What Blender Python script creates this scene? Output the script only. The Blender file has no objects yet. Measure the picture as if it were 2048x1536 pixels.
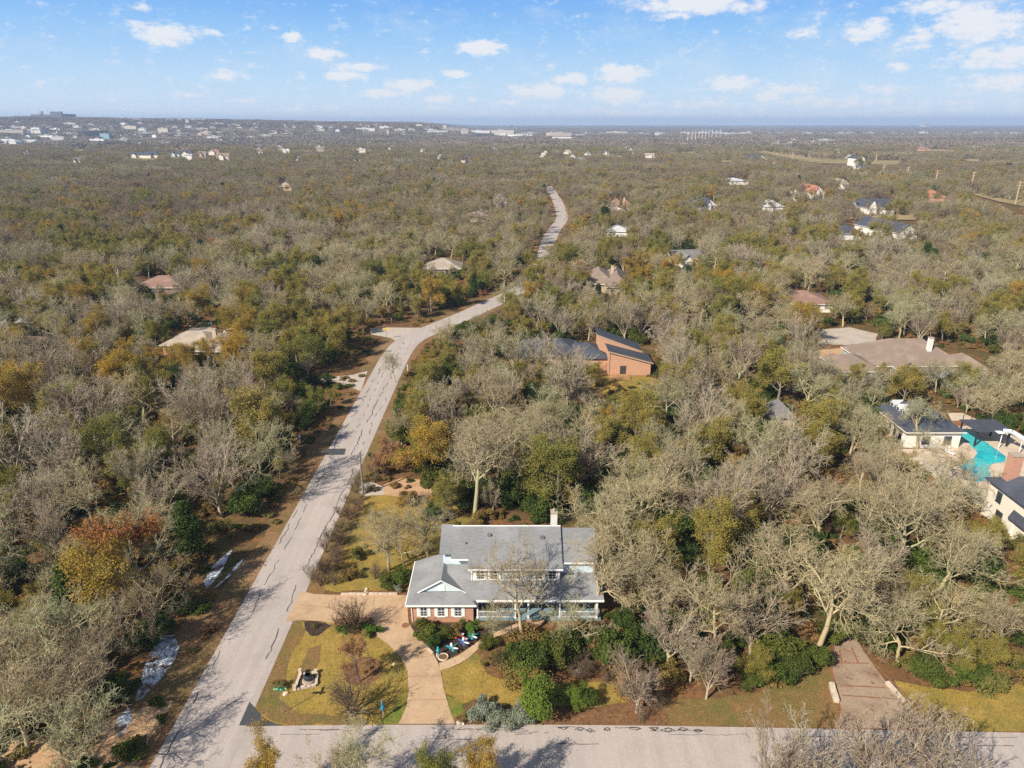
import bpy, math, random
import numpy as np
from mathutils import Vector

sc = bpy.context.scene
COL = sc.collection
R = math.radians
# ------------------------------------------------------------------ camera, sky, sun, exposure
H, F = 52.0, 1384.0                       # flying height of the camera (m), focal length in pixels of the 2048 px frame
PITCH = math.atan((768 - 245.5) / F)
CP, SP = math.cos(PITCH), math.sin(PITCH)
cam = bpy.data.cameras.new('camera')
cam.sensor_width = 36.0
cam.lens = 36.0 * F / 2048.0
cam.clip_start = 0.5
cam.clip_end = 90000
cam_o = bpy.data.objects.new('camera', cam)
cam_o.location = (0, 0, H)
cam_o.rotation_euler = (math.pi / 2 - PITCH, 0, 0)
COL.objects.link(cam_o)
sc.camera = cam_o

SUN_EL = R(38)
SUN_DIR = Vector((-0.74, -0.67, 0)).normalized() * math.cos(SUN_EL) + Vector((0, 0, math.sin(SUN_EL)))
sun = bpy.data.lights.new('sun', 'SUN')
sun.energy = 5.0
sun.angle = R(0.5)
sun.color = (1.0, 0.91, 0.75)
sun_o = bpy.data.objects.new('sun', sun)
sun_o.rotation_euler = SUN_DIR.to_track_quat('Z', 'Y').to_euler()
sun_o.location = (-60, -60, 90)
COL.objects.link(sun_o)

vs = sc.view_settings
vs.view_transform = 'Standard'
vs.look = 'None'
vs.exposure = 0.56
vs.gamma = 1.0
vs.use_curve_mapping = False
cy = sc.cycles
cy.max_bounces = 4
cy.diffuse_bounces = 2
cy.glossy_bounces = 2
cy.transmission_bounces = 2
cy.transparent_max_bounces = 6
cy.volume_bounces = 0
cy.caustics_reflective = False
cy.caustics_refractive = False
cy.use_denoising = False

world = bpy.data.worlds.new('World')
sc.world = world
world.use_nodes = True


class NT:
    """small helper for node trees"""
    def __init__(s, tree):
        s.t = tree
        tree.nodes.clear()

    def n(s, kind, inputs=None, **props):
        nd = s.t.nodes.new(kind)
        for k, v in props.items():
            setattr(nd, k, v)
        for k, v in (inputs or {}).items():
            sock = nd.inputs[k]
            if hasattr(v, 'is_output') or isinstance(v, bpy.types.NodeSocket):
                s.t.links.new(v, sock)
            else:
                sock.default_value = v
        return nd

    def m(s, op, a, b=0.0, c=None, clamp=False):
        nd = s.t.nodes.new('ShaderNodeMath')
        nd.operation = op
        nd.use_clamp = clamp
        for i, v in enumerate((a, b, c)):
            if v is None:
                continue
            if isinstance(v, bpy.types.NodeSocket):
                s.t.links.new(v, nd.inputs[i])
            else:
                nd.inputs[i].default_value = v
        return nd.outputs[0]

    def mix(s, f, a, b, blend='MIX'):
        nd = s.t.nodes.new('ShaderNodeMix')
        nd.data_type = 'RGBA'
        nd.blend_type = blend
        for i, v in ((0, f), (6, a), (7, b)):
            if isinstance(v, bpy.types.NodeSocket):
                s.t.links.new(v, nd.inputs[i])
            else:
                nd.inputs[i].default_value = v if i == 0 else (*v[:3], 1.0)
        return nd.outputs[2]

    def ramp(s, f, stops):
        nd = s.t.nodes.new('ShaderNodeValToRGB')
        el = nd.color_ramp.elements
        while len(el) < len(stops):
            el.new(0.5)
        for e, (p, c) in zip(el, stops):
            e.position = p
            e.color = (*c[:3], 1.0)
        s.t.links.new(f, nd.inputs[0])
        return nd.outputs[0]


def pixdir(px, py):
    """world direction through a pixel of the photograph"""
    x = (px - 1024) / F
    y = (768 - py) / F
    return Vector((x, CP + y * SP, -SP + y * CP)).normalized()


# sky: Nishita, stretched a little in elevation, with small fair-weather clouds set by azimuth and elevation
w = NT(world.node_tree)
tc = w.n('ShaderNodeTexCoord')
gen = tc.outputs['Generated']
sep = w.n('ShaderNodeSeparateXYZ', {0: gen})
zz = w.m('MULTIPLY', sep.outputs[2], 1.3)
zz = w.m('ADD', zz, 0.04)
cmb = w.n('ShaderNodeCombineXYZ', {0: sep.outputs[0], 1: sep.outputs[1], 2: zz})
nrm = w.n('ShaderNodeVectorMath', {0: cmb.outputs[0]}, operation='NORMALIZE')
sky = w.n('ShaderNodeTexSky', {0: nrm.outputs[0]}, sky_type='NISHITA')
sky.sun_disc = False
sky.sun_elevation = SUN_EL
sky.sun_rotation = math.atan2(SUN_DIR.x, SUN_DIR.y)
sky.air_density = 1.0
sky.dust_density = 0.6
sky.ozone_density = 1.6
az = w.m('ARCTAN2', sep.outputs[0], sep.outputs[1])
el = w.m('ARCSINE', sep.outputs[2])
uv = w.n('ShaderNodeCombineXYZ', {0: az, 1: el})
PUFFS = [  # px, py, half width, half height, strength
    (335, 68, 62, 17, 1.0), (285, 52, 30, 9, .6), (275, 16, 28, 6, .6), (430, 65, 26, 6, .6), (585, 73, 17, 8, .9), (548, 55, 18, 7, .5),
    (650, 107, 38, 10, 1.0), (715, 134, 56, 8, 1.0), (688, 152, 46, 8, 1.0), (960, 95, 50, 13, 1.1), (908, 147, 32, 7, 1.0),
    (450, 152, 38, 9, .7), (372, 190, 30, 6, .8), (485, 201, 34, 4, .6), (820, 170, 56, 11, .9), (770, 187, 60, 8, .8),
    (878, 198, 30, 8, .8), (940, 199, 22, 6, .6), (600, 151, 14, 5, .4), (870, 215, 26, 5, .5), (590, 219, 40, 5, .5), (730, 230, 40, 5, .4), (660, 214, 18, 4, .5),
    (1390, 8, 110, 17, 1.1), (1350, 30, 50, 8, .7), (1460, 12, 80, 12, .7), (1610, 67, 28, 11, .7), (1742, 63, 52, 17, .9), (1240, 148, 52, 17, 1.1), (1142, 158, 36, 11, 1.0),
    (1078, 182, 64, 14, 1.0), (1234, 190, 60, 14, 1.1), (1104, 134, 15, 6, .5), (1462, 166, 52, 14, .9), (1535, 193, 40, 9, .7), (1580, 180, 90, 12, .4),
    (1960, 45, 105, 30, .95), (1860, 12, 80, 14, .6), (1845, 75, 50, 20, .5), (1990, 112, 110, 20, .8), (1800, 134, 40, 8, .5), (2000, 165, 100, 17, .8),
    (1770, 180, 60, 9, .45), (1400, 210, 120, 9, .5), (1650, 205, 160, 16, .45), (1880, 215, 150, 14, .4), (1260, 226, 160, 9, .45), (1020, 205, 30, 8, .6), (1090, 213, 20, 5, .6), (1600, 232, 300, 10, .4), (1010, 232, 120, 8, .35),
]
nz1 = w.n('ShaderNodeTexNoise', {'Vector': uv.outputs[0], 'Scale': 38.0, 'Detail': 6.0, 'Roughness': 0.62})
sc_uv = w.n('ShaderNodeVectorMath', {0: uv.outputs[0], 1: (1.0, 2.4, 1.0)}, operation='MULTIPLY')
nz2 = w.n('ShaderNodeTexNoise', {'Vector': sc_uv.outputs[0], 'Scale': 60.0, 'Detail': 5.0, 'Roughness': 0.65})
wisp = w.n('ShaderNodeTexNoise', {'Vector': sc_uv.outputs[0], 'Scale': 9.0, 'Detail': 5.0, 'Roughness': 0.6})
acc = None
for (px, py, hw, hh, st) in PUFFS:
    d = pixdir(px, py)
    u0, v0 = math.atan2(d.x, d.y), math.asin(d.z)
    c2 = 1.0 / (1 + ((px - 1024) / F) ** 2)
    su, sv = 1 / (hw / F * c2 * 1.15), 1 / (hh / F * 1.25)
    a = w.n('ShaderNodeVectorMath', {0: uv.outputs[0], 1: (u0, v0, 0)}, operation='SUBTRACT')
    b = w.n('ShaderNodeVectorMath', {0: a.outputs[0], 1: (su, sv, 0)}, operation='MULTIPLY')
    ln = w.n('ShaderNodeVectorMath', {0: b.outputs[0]}, operation='LENGTH').outputs['Value']
    f = w.m('SUBTRACT', 1.0, ln)
    f = w.m('MULTIPLY', w.m('MAXIMUM', f, -0.3), st)
    acc = f if acc is None else w.m('MAXIMUM', acc, f)
nsum = w.m('ADD', w.m('MULTIPLY', w.m('SUBTRACT', nz1.outputs[0], 0.5), 1.5), w.m('MULTIPLY', w.m('SUBTRACT', nz2.outputs[0], 0.5), 1.5))
cf = w.m('ADD', acc, nsum)
cmask = w.n('ShaderNodeMapRange', {0: cf, 1: -0.04, 2: 0.66, 3: 0.0, 4: 0.95}, interpolation_type='SMOOTHSTEP').outputs[0]
wmask = w.n('ShaderNodeMapRange', {0: w.m('ADD', wisp.outputs[0], w.m('MULTIPLY', az, 0.10)), 1: 0.5, 2: 0.78, 3: 0.0, 4: 0.42}).outputs[0]
zr = w.n('ShaderNodeMapRange', {0: sep.outputs[2], 1: -0.005, 2: 0.155}).outputs[0]
low = w.ramp(zr, [(0.0, (0.47, 0.53, 0.585)), (0.35, (0.33, 0.46, 0.585)), (0.7, (0.195, 0.36, 0.58)), (1.0, (0.105, 0.265, 0.56))])
low = w.mix(1.0, low, (18.0, 18.0, 18.0), 'MULTIPLY')
lowf = w.n('ShaderNodeMapRange', {0: sep.outputs[2], 1: 0.14, 2: 0.42, 3: 1.0, 4: 0.0}, interpolation_type='SMOOTHSTEP').outputs[0]
skyc = w.mix(lowf, sky.outputs[0], low)
skyc = w.mix(wmask, skyc, (8.2, 9.1, 10.0))
skyc = w.mix(cmask, skyc, (9.5, 9.75, 10.2))
bg = w.n('ShaderNodeBackground', {0: skyc, 1: 0.062})
wo = w.n('ShaderNodeOutputWorld', {0: bg.outputs[0]})


# ------------------------------------------------------------------ helpers
def G(px, py, z=0.0):
    """ground point (at height z) seen at a pixel"""
    d = pixdir(px, py)
    t = (z - H) / d.z
    return d.x * t, d.y * t


def xat(px, Y, z=0.0):
    return (px - 1024) / F * (Y * CP + (H - z) * SP)


def zat(py, Y):
    """height of a point at distance Y seen on pixel row py"""
    t = (py - 768) / F
    return H - Y * (SP + t * CP) / (CP - t * SP)


def proj(x, y, z):
    dz = y * CP + (H - z) * SP
    return 1024 + F * x / dz, 768 + F * ((H - z) * CP - y * SP) / dz


def sstep(a, b, x):
    t = np.clip((np.asarray(x, float) - a) / (b - a), 0, 1)
    return t * t * (3 - 2 * t)


def terrain(x, y):
    """the land climbs gently to the far left"""
    x = np.asarray(x, float)
    y = np.asarray(y, float)
    u = x / np.maximum(y, 1)
    up = sstep(1900, 3300, y)
    return up * (52 * sstep(0.04, 0.14, -u) * .86 + 13 * sstep(0.12, 0.44, -u) + 8 * sstep(0.5, 0.62, -u) * sstep(0.80, 0.64, -u) + 3 * np.sin(x / 400.0) * sstep(0.1, .4, -u))


def tag(o, label=None, cat=None, group=None, kind=None):
    if label:
        o['label'] = label
    if cat:
        o['category'] = cat
    if group:
        o['group'] = group
    if kind:
        o['kind'] = kind
    return o


def empty(name, loc=(0, 0, 0), rz=0.0):
    o = bpy.data.objects.new(name, None)
    o.location = loc
    o.rotation_euler = (0, 0, rz)
    o.empty_display_size = 0.3
    COL.objects.link(o)
    return o


class MB:
    def __init__(s):
        s.v, s.f, s.mi = [], [], []
        s.cur = 0

    def poly(s, pts, mi=None):
        b = len(s.v)
        s.v += [tuple(p) for p in pts]
        s.f.append(list(range(b, b + len(pts))))
        s.mi.append(s.cur if mi is None else mi)

    def box(s, x0, x1, y0, y1, z0, z1):
        b = len(s.v)
        s.v += [(x0, y0, z0), (x1, y0, z0), (x1, y1, z0), (x0, y1, z0), (x0, y0, z1), (x1, y0, z1), (x1, y1, z1), (x0, y1, z1)]
        for q in ((0, 3, 2, 1), (4, 5, 6, 7), (0, 1, 5, 4), (1, 2, 6, 5), (2, 3, 7, 6), (3, 0, 4, 7)):
            s.f.append([b + i for i in q])
            s.mi.append(s.cur)
        return s

    def slab(s, pts, th=0.14):
        """thick roof plane: pts are its upper corners"""
        n = len(pts)
        b = len(s.v)
        s.v += [tuple(p) for p in pts] + [(p[0], p[1], p[2] - th) for p in pts]
        s.f.append(list(range(b, b + n)))
        s.f.append(list(range(b + 2 * n - 1, b + n - 1, -1)))
        s.mi += [s.cur] * 2
        for i in range(n):
            j = (i + 1) % n
            s.f.append([b + i, b + n + i, b + n + j, b + j])
            s.mi.append(s.cur)
        return s

    def tube(s, p0, p1, r0, r1=None, k=8, cap=True):
        r1 = r0 if r1 is None else r1
        p0, p1 = Vector(p0), Vector(p1)
        d = (p1 - p0).normalized()
        u = d.cross(Vector((0, 0, 1)) if abs(d.z) < .9 else Vector((1, 0, 0))).normalized()
        v = d.cross(u)
        b = len(s.v)
        for p, r in ((p0, r0), (p1, r1)):
            for i in range(k):
                a = 2 * math.pi * i / k
                s.v.append(tuple(p + u * (r * math.cos(a)) + v * (r * math.sin(a))))
        for i in range(k):
            j = (i + 1) % k
            s.f.append([b + i, b + j, b + k + j, b + k + i])
            s.mi.append(s.cur)
        if cap:
            s.f.append([b + i for i in range(k)][::-1])
            s.f.append([b + k + i for i in range(k)])
            s.mi += [s.cur] * 2
        return s

    def blob(s, c, r, seed=0, n=8, m=5, jit=.18):
        """irregular boulder"""
        rnd = random.Random(seed)
        b = len(s.v)
        rows = []
        for i in range(m + 1):
            th = math.pi * i / m
            row = []
            for j in range(n):
                ph = 2 * math.pi * j / n
                q = 1 + rnd.uniform(-jit, jit)
                s.v.append((c[0] + r[0] * q * math.sin(th) * math.cos(ph), c[1] + r[1] * q * math.sin(th) * math.sin(ph), c[2] + r[2] * q * math.cos(th)))
                row.append(len(s.v) - 1)
            rows.append(row)
        for i in range(m):
            for j in range(n):
                k = (j + 1) % n
                s.f.append([rows[i][j], rows[i + 1][j], rows[i + 1][k], rows[i][k]])
                s.mi.append(s.cur)
        return s

    def build(s, name, mats, parent=None, smooth=False):
        me = bpy.data.meshes.new(name)
        me.from_pydata(s.v, [], s.f)
        mats = mats if isinstance(mats, (list, tuple)) else [mats]
        for m in mats:
            me.materials.append(m)
        if len(mats) > 1:
            me.polygons.foreach_set('material_index', s.mi)
        if smooth:
            me.polygons.foreach_set('use_smooth', [True] * len(me.polygons))
        me.update()
        o = bpy.data.objects.new(name, me)
        COL.objects.link(o)
        if parent:
            o.parent = parent
        return o


# ------------------------------------------------------------------ materials
def mat(name, base, rough=0.85, noise=None, fine=None, bump=0.0, spec=0.25, metal=0.0, rnd=None, coord='Object'):
    """base colour; noise = [(scale, colour, lo, hi)...] patches of a second colour; rnd = colour reached by the object's random number"""
    m = bpy.data.materials.new(name)
    m.use_nodes = True
    t = NT(m.node_tree)
    tc = t.n('ShaderNodeTexCoord')
    vec = tc.outputs[coord]
    col = t.n('ShaderNodeRGB')
    col.outputs[0].default_value = (*base, 1)
    c = col.outputs[0]
    if rnd:
        oi = t.n('ShaderNodeObjectInfo')
        for i, (cc, lo, hi) in enumerate(rnd):
            r = t.m('FRACT', t.m('MULTIPLY', oi.outputs['Random'], 1.0 + 7.13 * i))
            f = t.n('ShaderNodeMapRange', {0: r, 1: lo, 2: hi}).outputs[0]
            c = t.mix(f, c, cc)
    for (s_, cc, lo, hi) in (noise or []):
        nz = t.n('ShaderNodeTexNoise', {'Vector': vec, 'Scale': s_, 'Detail': 5.0, 'Roughness': 0.6})
        f = t.n('ShaderNodeMapRange', {0: nz.outputs[0], 1: lo, 2: hi}).outputs[0]
        c = t.mix(f, c, cc)
    bs = t.n('ShaderNodeBsdfPrincipled', {'Base Color': c, 'Roughness': rough, 'Metallic': metal, 'Specular IOR Level': spec})
    if fine:
        nz = t.n('ShaderNodeTexNoise', {'Vector': vec, 'Scale': fine[0], 'Detail': 4.0})
        f = t.n('ShaderNodeMapRange', {0: nz.outputs[0], 1: .3, 2: .7, 3: 1 - fine[1], 4: 1 + fine[1]}).outputs[0]
        c2 = t.n('ShaderNodeVectorMath', {0: c, 1: (1, 1, 1)}, operation='MULTIPLY')
        cx = t.n('ShaderNodeCombineXYZ', {0: f, 1: f, 2: f})
        t.t.links.new(cx.outputs[0], c2.inputs[1])
        t.t.links.new(c2.outputs[0], bs.inputs['Base Color'])
        if bump:
            bp = t.n('ShaderNodeBump', {'Height': nz.outputs[0], 'Distance': bump, 'Strength': 0.6})
            t.t.links.new(bp.outputs[0], bs.inputs['Normal'])
    t.n('ShaderNodeOutputMaterial', {0: bs.outputs[0]})
    return m


def leafmat(name, base, rnd, trans=0.25, noise=None, loc=None):
    m = bpy.data.materials.new(name)
    m.use_nodes = True
    t = NT(m.node_tree)
    oi = t.n('ShaderNodeObjectInfo')
    col = t.n('ShaderNodeRGB')
    col.outputs[0].default_value = (*base, 1)
    c = col.outputs[0]
    for i, (cc, lo, hi) in enumerate(rnd):
        r = t.m('FRACT', t.m('MULTIPLY', oi.outputs['Random'], 1.0 + 7.13 * i))
        f = t.n('ShaderNodeMapRange', {0: r, 1: lo, 2: hi}).outputs[0]
        c = t.mix(f, c, cc)
    tc = t.n('ShaderNodeTexCoord')
    for (s_, cc, lo, hi) in (loc or []):          # stands of one kind: the tone follows where the tree stands
        nz = t.n('ShaderNodeTexNoise', {'Vector': oi.outputs['Location'], 'Scale': s_, 'Detail': 2.0})
        c = t.mix(t.n('ShaderNodeMapRange', {0: nz.outputs[0], 1: lo, 2: hi, 4: .85}).outputs[0], c, cc)
    for (s_, cc, lo, hi) in (noise or []):
        nz = t.n('ShaderNodeTexNoise', {'Vector': tc.outputs['Object'], 'Scale': s_, 'Detail': 3.0})
        f = t.n('ShaderNodeMapRange', {0: nz.outputs[0], 1: lo, 2: hi}).outputs[0]
        c = t.mix(f, c, cc)
    a = t.n('ShaderNodeBsdfDiffuse', {0: c})
    if trans > 0:
        b = t.n('ShaderNodeBsdfTranslucent', {0: c})
        mx = t.n('ShaderNodeMixShader', {0: trans, 1: a.outputs[0], 2: b.outputs[0]})
        t.n('ShaderNodeOutputMaterial', {0: mx.outputs[0]})
    else:
        t.n('ShaderNodeOutputMaterial', {0: a.outputs[0]})
    return m


M = {}
# bark and foliage
M['oak_bark'] = leafmat('oak_bark', (0.46, 0.38, 0.225), [((0.30, 0.235, 0.155), .15, 1.0), ((0.36, 0.37, 0.21), .35, 1.2)], 0, [(0.7, (0.26, 0.19, 0.13), .54, .82), (5, (0.60, 0.54, 0.38), .55, .8)])
M['elm_bark'] = leafmat('elm_bark', (0.43, 0.36, 0.265), [((0.30, 0.225, 0.165), .15, 1.0), ((0.37, 0.35, 0.22), .4, 1.1)], 0, [(0.7, (0.27, 0.20, 0.15), .54, .82), (5, (0.56, 0.51, 0.43), .55, .8)])
M['far_bark'] = leafmat('far_bark', (0.38, 0.315, 0.185), [((0.24, 0.18, 0.12), .1, .9), ((0.28, 0.28, 0.15), .35, 1.2)], 0, [(.5, (0.20, 0.16, 0.11), .5, .75)], [(.006, (0.24, 0.185, 0.14), .52, .64), (.011, (0.45, 0.40, 0.27), .56, .66), (.02, (0.20, 0.17, 0.10), .60, .68)])
M['trunk_bark'] = leafmat('trunk_bark', (0.27, 0.235, 0.19), [((0.20, 0.17, 0.14), .1, .9)], 0, [(1.5, (0.36, 0.34, 0.28), .5, .75), (9, (0.12, .10, .08), .52, .75)])
M['olive_leaf'] = leafmat('olive_leaf', (0.33, 0.265, 0.06), [((0.22, 0.22, 0.05), .2, .9), ((0.36, 0.275, 0.075), .62, 1.0)], .25, [(.6, (0.16, 0.16, 0.05), .45, .7)])
M['gold_leaf'] = leafmat('gold_leaf', (0.46, 0.285, 0.045), [((0.36, 0.25, 0.05), .2, .9)], .25, [(.6, (0.24, 0.20, 0.05), .45, .7)])
M['evergreen_leaf'] = leafmat('evergreen_leaf', (0.075, 0.105, 0.024), [((0.045, 0.075, 0.022), .2, .9), ((0.13, 0.13, 0.03), .5, 1.1)], .15, [(.8, (0.12, 0.15, 0.03), .5, .75)])
M['cedar_leaf'] = leafmat('cedar_leaf', (0.065, 0.095, 0.022), [((0.040, 0.065, 0.020), .2, .9)], .1, [(.8, (0.08, 0.12, 0.03), .5, .75)])
M['pine_leaf'] = leafmat('pine_leaf', (0.15, 0.20, 0.035), [], .15, [(.9, (0.10, 0.15, 0.03), .45, .7)])
M['rust_leaf'] = leafmat('rust_leaf', (0.34, 0.13, 0.045), [((0.27, 0.12, 0.05), .2, .9)], .25, [(.7, (0.40, 0.19, 0.07), .45, .7)])
M['tan_leaf'] = leafmat('tan_leaf', (0.42, 0.235, 0.12), [], .25, [(.7, (0.30, 0.16, 0.08), .45, .7)])
M['silver_leaf'] = leafmat('silver_leaf', (0.27, 0.29, 0.22), [((0.21, 0.24, 0.18), .2, .9)], .1, [(1.2, (0.18, 0.20, 0.13), .5, .7)])
M['brush_leaf'] = leafmat('brush_leaf', (0.25, 0.175, 0.055), [((0.25, 0.135, 0.06), .1, .9), ((0.15, 0.15, 0.045), .35, 1.0)], .15)
M['brush_twig'] = leafmat('brush_twig', (0.21, 0.155, 0.105), [((0.13, 0.092, 0.066), .1, .9)], 0)
M['bright_leaf'] = leafmat('bright_leaf', (0.11, 0.20, 0.03), [], .2, [(1.2, (0.06, 0.13, 0.03), .5, .7)])
M['far_canopy'] = leafmat('far_canopy', (0.26, 0.205, 0.155), [((0.20, 0.155, 0.13), .1, .9), ((0.20, 0.19, 0.11), .6, 1.2)], 0, loc=[(.0022, (0.13, 0.11, 0.085), .52, .62), (.004, (0.34, 0.28, 0.20), .58, .66)], noise=[(.05, (0.38, 0.33, 0.24), .5, .8), (.13, (0.14, 0.13, 0.08), .58, .75)])
M['far_green'] = leafmat('far_green', (0.05, 0.07, 0.035), [], 0)

# ground
M['ground'] = mat('ground', (0.155, 0.095, 0.050), 0.95, [(.035, (0.10, 0.085, 0.035), .45, .62), (.35, (0.21, 0.115, 0.05), .5, .7), (1.6, (0.08, 0.052, 0.03), .5, .72)], fine=(4.0, .3))
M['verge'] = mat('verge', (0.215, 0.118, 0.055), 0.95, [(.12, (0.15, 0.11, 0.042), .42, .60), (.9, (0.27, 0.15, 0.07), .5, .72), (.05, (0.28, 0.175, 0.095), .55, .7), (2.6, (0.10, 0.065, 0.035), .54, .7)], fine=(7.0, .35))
M['dirt'] = mat('dirt', (0.46, 0.29, 0.165), 0.95, [(.5, (0.34, 0.19, 0.10), .5, .7), (3, (0.52, 0.38, 0.25), .5, .75)], fine=(9.0, .2))
M['lawn'] = mat('lawn', (0.29, 0.195, 0.040), 0.95, [(.16, (0.17, 0.15, 0.034), .46, .66), (2.9, (0.21, 0.15, 0.055), .5, .7), (.55, (0.36, 0.245, 0.065), .48, .72), (2.2, (0.13, 0.105, 0.03), .52, .75)], fine=(9.0, .45), bump=.04)
M['verge_grass'] = mat('verge_grass', (0.19, 0.115, 0.045), 0.95, [(.14, (0.14, 0.115, 0.035), .46, .6), (1.1, (0.24, 0.135, 0.055), .5, .7)], fine=(8.0, .45), bump=.04)
M['green_grass'] = mat('green_grass', (0.125, 0.155, 0.024), 0.95, [(.8, (0.20, 0.165, 0.032), .42, .62)], fine=(8.0, .4), bump=.04)
M['mulch'] = mat('mulch', (0.175, 0.09, 0.042), 0.95, [(.9, (0.26, 0.14, 0.06), .5, .7), (3., (0.07, 0.04, 0.025), .5, .7)], fine=(7.0, .4), bump=.05)
M['dark_mulch'] = mat('dark_mulch', (0.045, 0.03, 0.025), 0.95, [(2., (0.08, 0.05, 0.035), .5, .7)], fine=(8.0, .4))
M['field'] = mat('field', (0.30, 0.23, 0.11), 0.95, [(.01, (0.20, 0.18, 0.06), .45, .6), (.05, (0.34, 0.24, 0.13), .5, .7)])


def road_mat(name, base, dark, light, speck=.16):
    m = bpy.data.materials.new(name)
    m.use_nodes = True
    t = NT(m.node_tree)
    tc = t.n('ShaderNodeTexCoord')
    v = tc.outputs['Object']
    st = t.n('ShaderNodeVectorMath', {0: v, 1: (1.5, .05, 1.0)}, operation='MULTIPLY')
    n1 = t.n('ShaderNodeTexNoise', {'Vector': st.outputs[0], 'Scale': .8, 'Detail': 4.0})
    n2 = t.n('ShaderNodeTexNoise', {'Vector': v, 'Scale': .22, 'Detail': 5.0})
    n3 = t.n('ShaderNodeTexNoise', {'Vector': v, 'Scale': 14., 'Detail': 2.0})
    c = t.mix(t.n('ShaderNodeMapRange', {0: n1.outputs[0], 1: .4, 2: .7}).outputs[0], base, light)
    c = t.mix(t.n('ShaderNodeMapRange', {0: n2.outputs[0], 1: .5, 2: .8, 4: .7}).outputs[0], c, dark)
    f = t.n('ShaderNodeMapRange', {0: n3.outputs[0], 1: .3, 2: .7, 3: 1 - speck, 4: 1 + speck}).outputs[0]
    cx = t.n('ShaderNodeCombineXYZ', {0: f, 1: f, 2: f})
    c = t.n('ShaderNodeVectorMath', {0: c, 1: cx.outputs[0]}, operation='MULTIPLY').outputs[0]
    bs = t.n('ShaderNodeBsdfPrincipled', {'Base Color': c, 'Roughness': .9, 'Specular IOR Level': .2})
    t.n('ShaderNodeOutputMaterial', {0: bs.outputs[0]})
    return m


M['road'] = road_mat('road', (0.385, 0.335, 0.315), (0.31, 0.265, 0.245), (0.44, 0.385, 0.36))
M['patch'] = mat('patch', (0.062, 0.064, 0.070), 0.9, [(1.2, (0.085, 0.085, 0.09), .5, .7)], fine=(12, .2))
M['crack'] = mat('crack', (0.075, 0.07, 0.072), 0.7)
M['concrete'] = mat('concrete', (0.46, 0.315, 0.20), 0.9, [(.28, (0.36, 0.235, 0.145), .48, .68), (.8, (0.50, 0.36, 0.235), .5, .7), (2.4, (0.36, 0.25, 0.165), .56, .75)], fine=(10., .12))
M['walk'] = mat('walk', (0.50, 0.35, 0.225), 0.9, [(.5, (0.42, 0.29, 0.18), .48, .68)], fine=(10., .1))
M['joint'] = mat('joint', (0.26, 0.18, 0.12), 0.95)
M['old_concrete'] = mat('old_concrete', (0.33, 0.245, 0.18), 0.92, [(.35, (0.25, 0.17, 0.12), .46, .62), (1.3, (0.19, 0.10, 0.06), .58, .66), (3.2, (0.12, .07, .04), .64, .70)], fine=(8., .16))
M['patio'] = mat('patio', (0.56, 0.46, 0.37), 0.85, [(.4, (0.46, 0.37, 0.29), .48, .66)], fine=(6., .12))
M['deck'] = mat('deck', (0.40, 0.23, 0.12), 0.8, [(.5, (0.30, 0.16, 0.08), .45, .65)], fine=(5., .2))
M['leafmat'] = mat('leaf_litter', (0.225, 0.105, 0.055), 0.95, [(1.5, (0.30, 0.13, 0.06), .5, .7)], fine=(9., .3))
M['snow'] = mat('snow', (0.62, 0.68, 0.78), 0.6, [(.8, (0.15, 0.085, 0.05), .47, .58), (5.0, (0.17, 0.13, 0.10), .52, .62)], fine=(9., .2), bump=.05)
M['limestone'] = mat('limestone', (0.58, 0.48, 0.385), 0.9, [(2., (0.42, 0.32, 0.25), .46, .66)], fine=(7., .15))
M['stone'] = mat('stone', (0.40, 0.33, 0.26), 0.9, [(3., (0.28, 0.22, 0.18), .5, .7)], fine=(9., .2))
M['white_trim'] = mat('white_trim', (0.80, 0.79, 0.77), 0.5, fine=(3., .03))
M['cream'] = mat('cream_stucco', (0.70, 0.65, 0.57), 0.8, fine=(3., .06))
M['white_brick'] = mat('white_brick', (0.74, 0.70, 0.64), 0.85, [(3., (0.62, 0.55, 0.47), .55, .75)], fine=(8., .1))
M['glass'] = mat('glass', (0.045, 0.055, 0.065), 0.08, spec=.9)
M['dark_glass'] = mat('dark_glass', (0.02, 0.022, 0.025), 0.2, spec=.6)
M['teal'] = mat('teal_paint', (0.02, 0.33, 0.38), 0.4)
M['blue_paint'] = mat('blue_paint', (0.02, 0.24, 0.42), 0.35)
M['navy'] = mat('navy_paint', (0.06, 0.14, 0.40), 0.4)
M['white_paint'] = mat('white_paint', (0.78, 0.76, 0.76), 0.45)
M['sign_green'] = mat('sign_green', (0.01, 0.30, 0.17), 0.35)
M['sign_yellow'] = mat('sign_yellow', (0.62, 0.47, 0.05), 0.5)
M['sign_white'] = mat('sign_white', (0.85, 0.88, 0.80), 0.4)
M['steel'] = mat('galvanised_steel', (0.30, 0.30, 0.30), 0.5, metal=.4)
M['dark_metal'] = mat('dark_metal', (0.03, 0.035, 0.045), 0.5)
M['pole_wood'] = mat('pole_wood', (0.20, 0.175, 0.16), 0.9, [(3, (0.29, 0.27, 0.26), .5, .7)], fine=(9, .15))
M['tan_wood'] = mat('tan_wood', (0.42, 0.30, 0.20), 0.9, fine=(5, .15))
M['black_ball'] = mat('black_pot', (0.03, 0.035, 0.05), 0.15, spec=.8)
M['pool'] = mat('pool_water', (0.03, 0.47, 0.52), 0.06, [(.16, (0.015, 0.30, 0.42), .48, .62), (1.6, (0.10, 0.58, 0.60), .55, .8)], fine=(1.2, .12), bump=.08, spec=.6)
M['slide'] = mat('slide_plastic', (0.55, 0.60, 0.66), 0.4)
M['red'] = mat('red_plastic', (0.55, 0.06, 0.05), 0.5)
M['car_paint'] = mat('car_paint', (0.05, 0.055, 0.065), 0.25, spec=.7)
M['tyre'] = mat('tyre', (0.02, 0.02, 0.02), 0.8)
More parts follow.
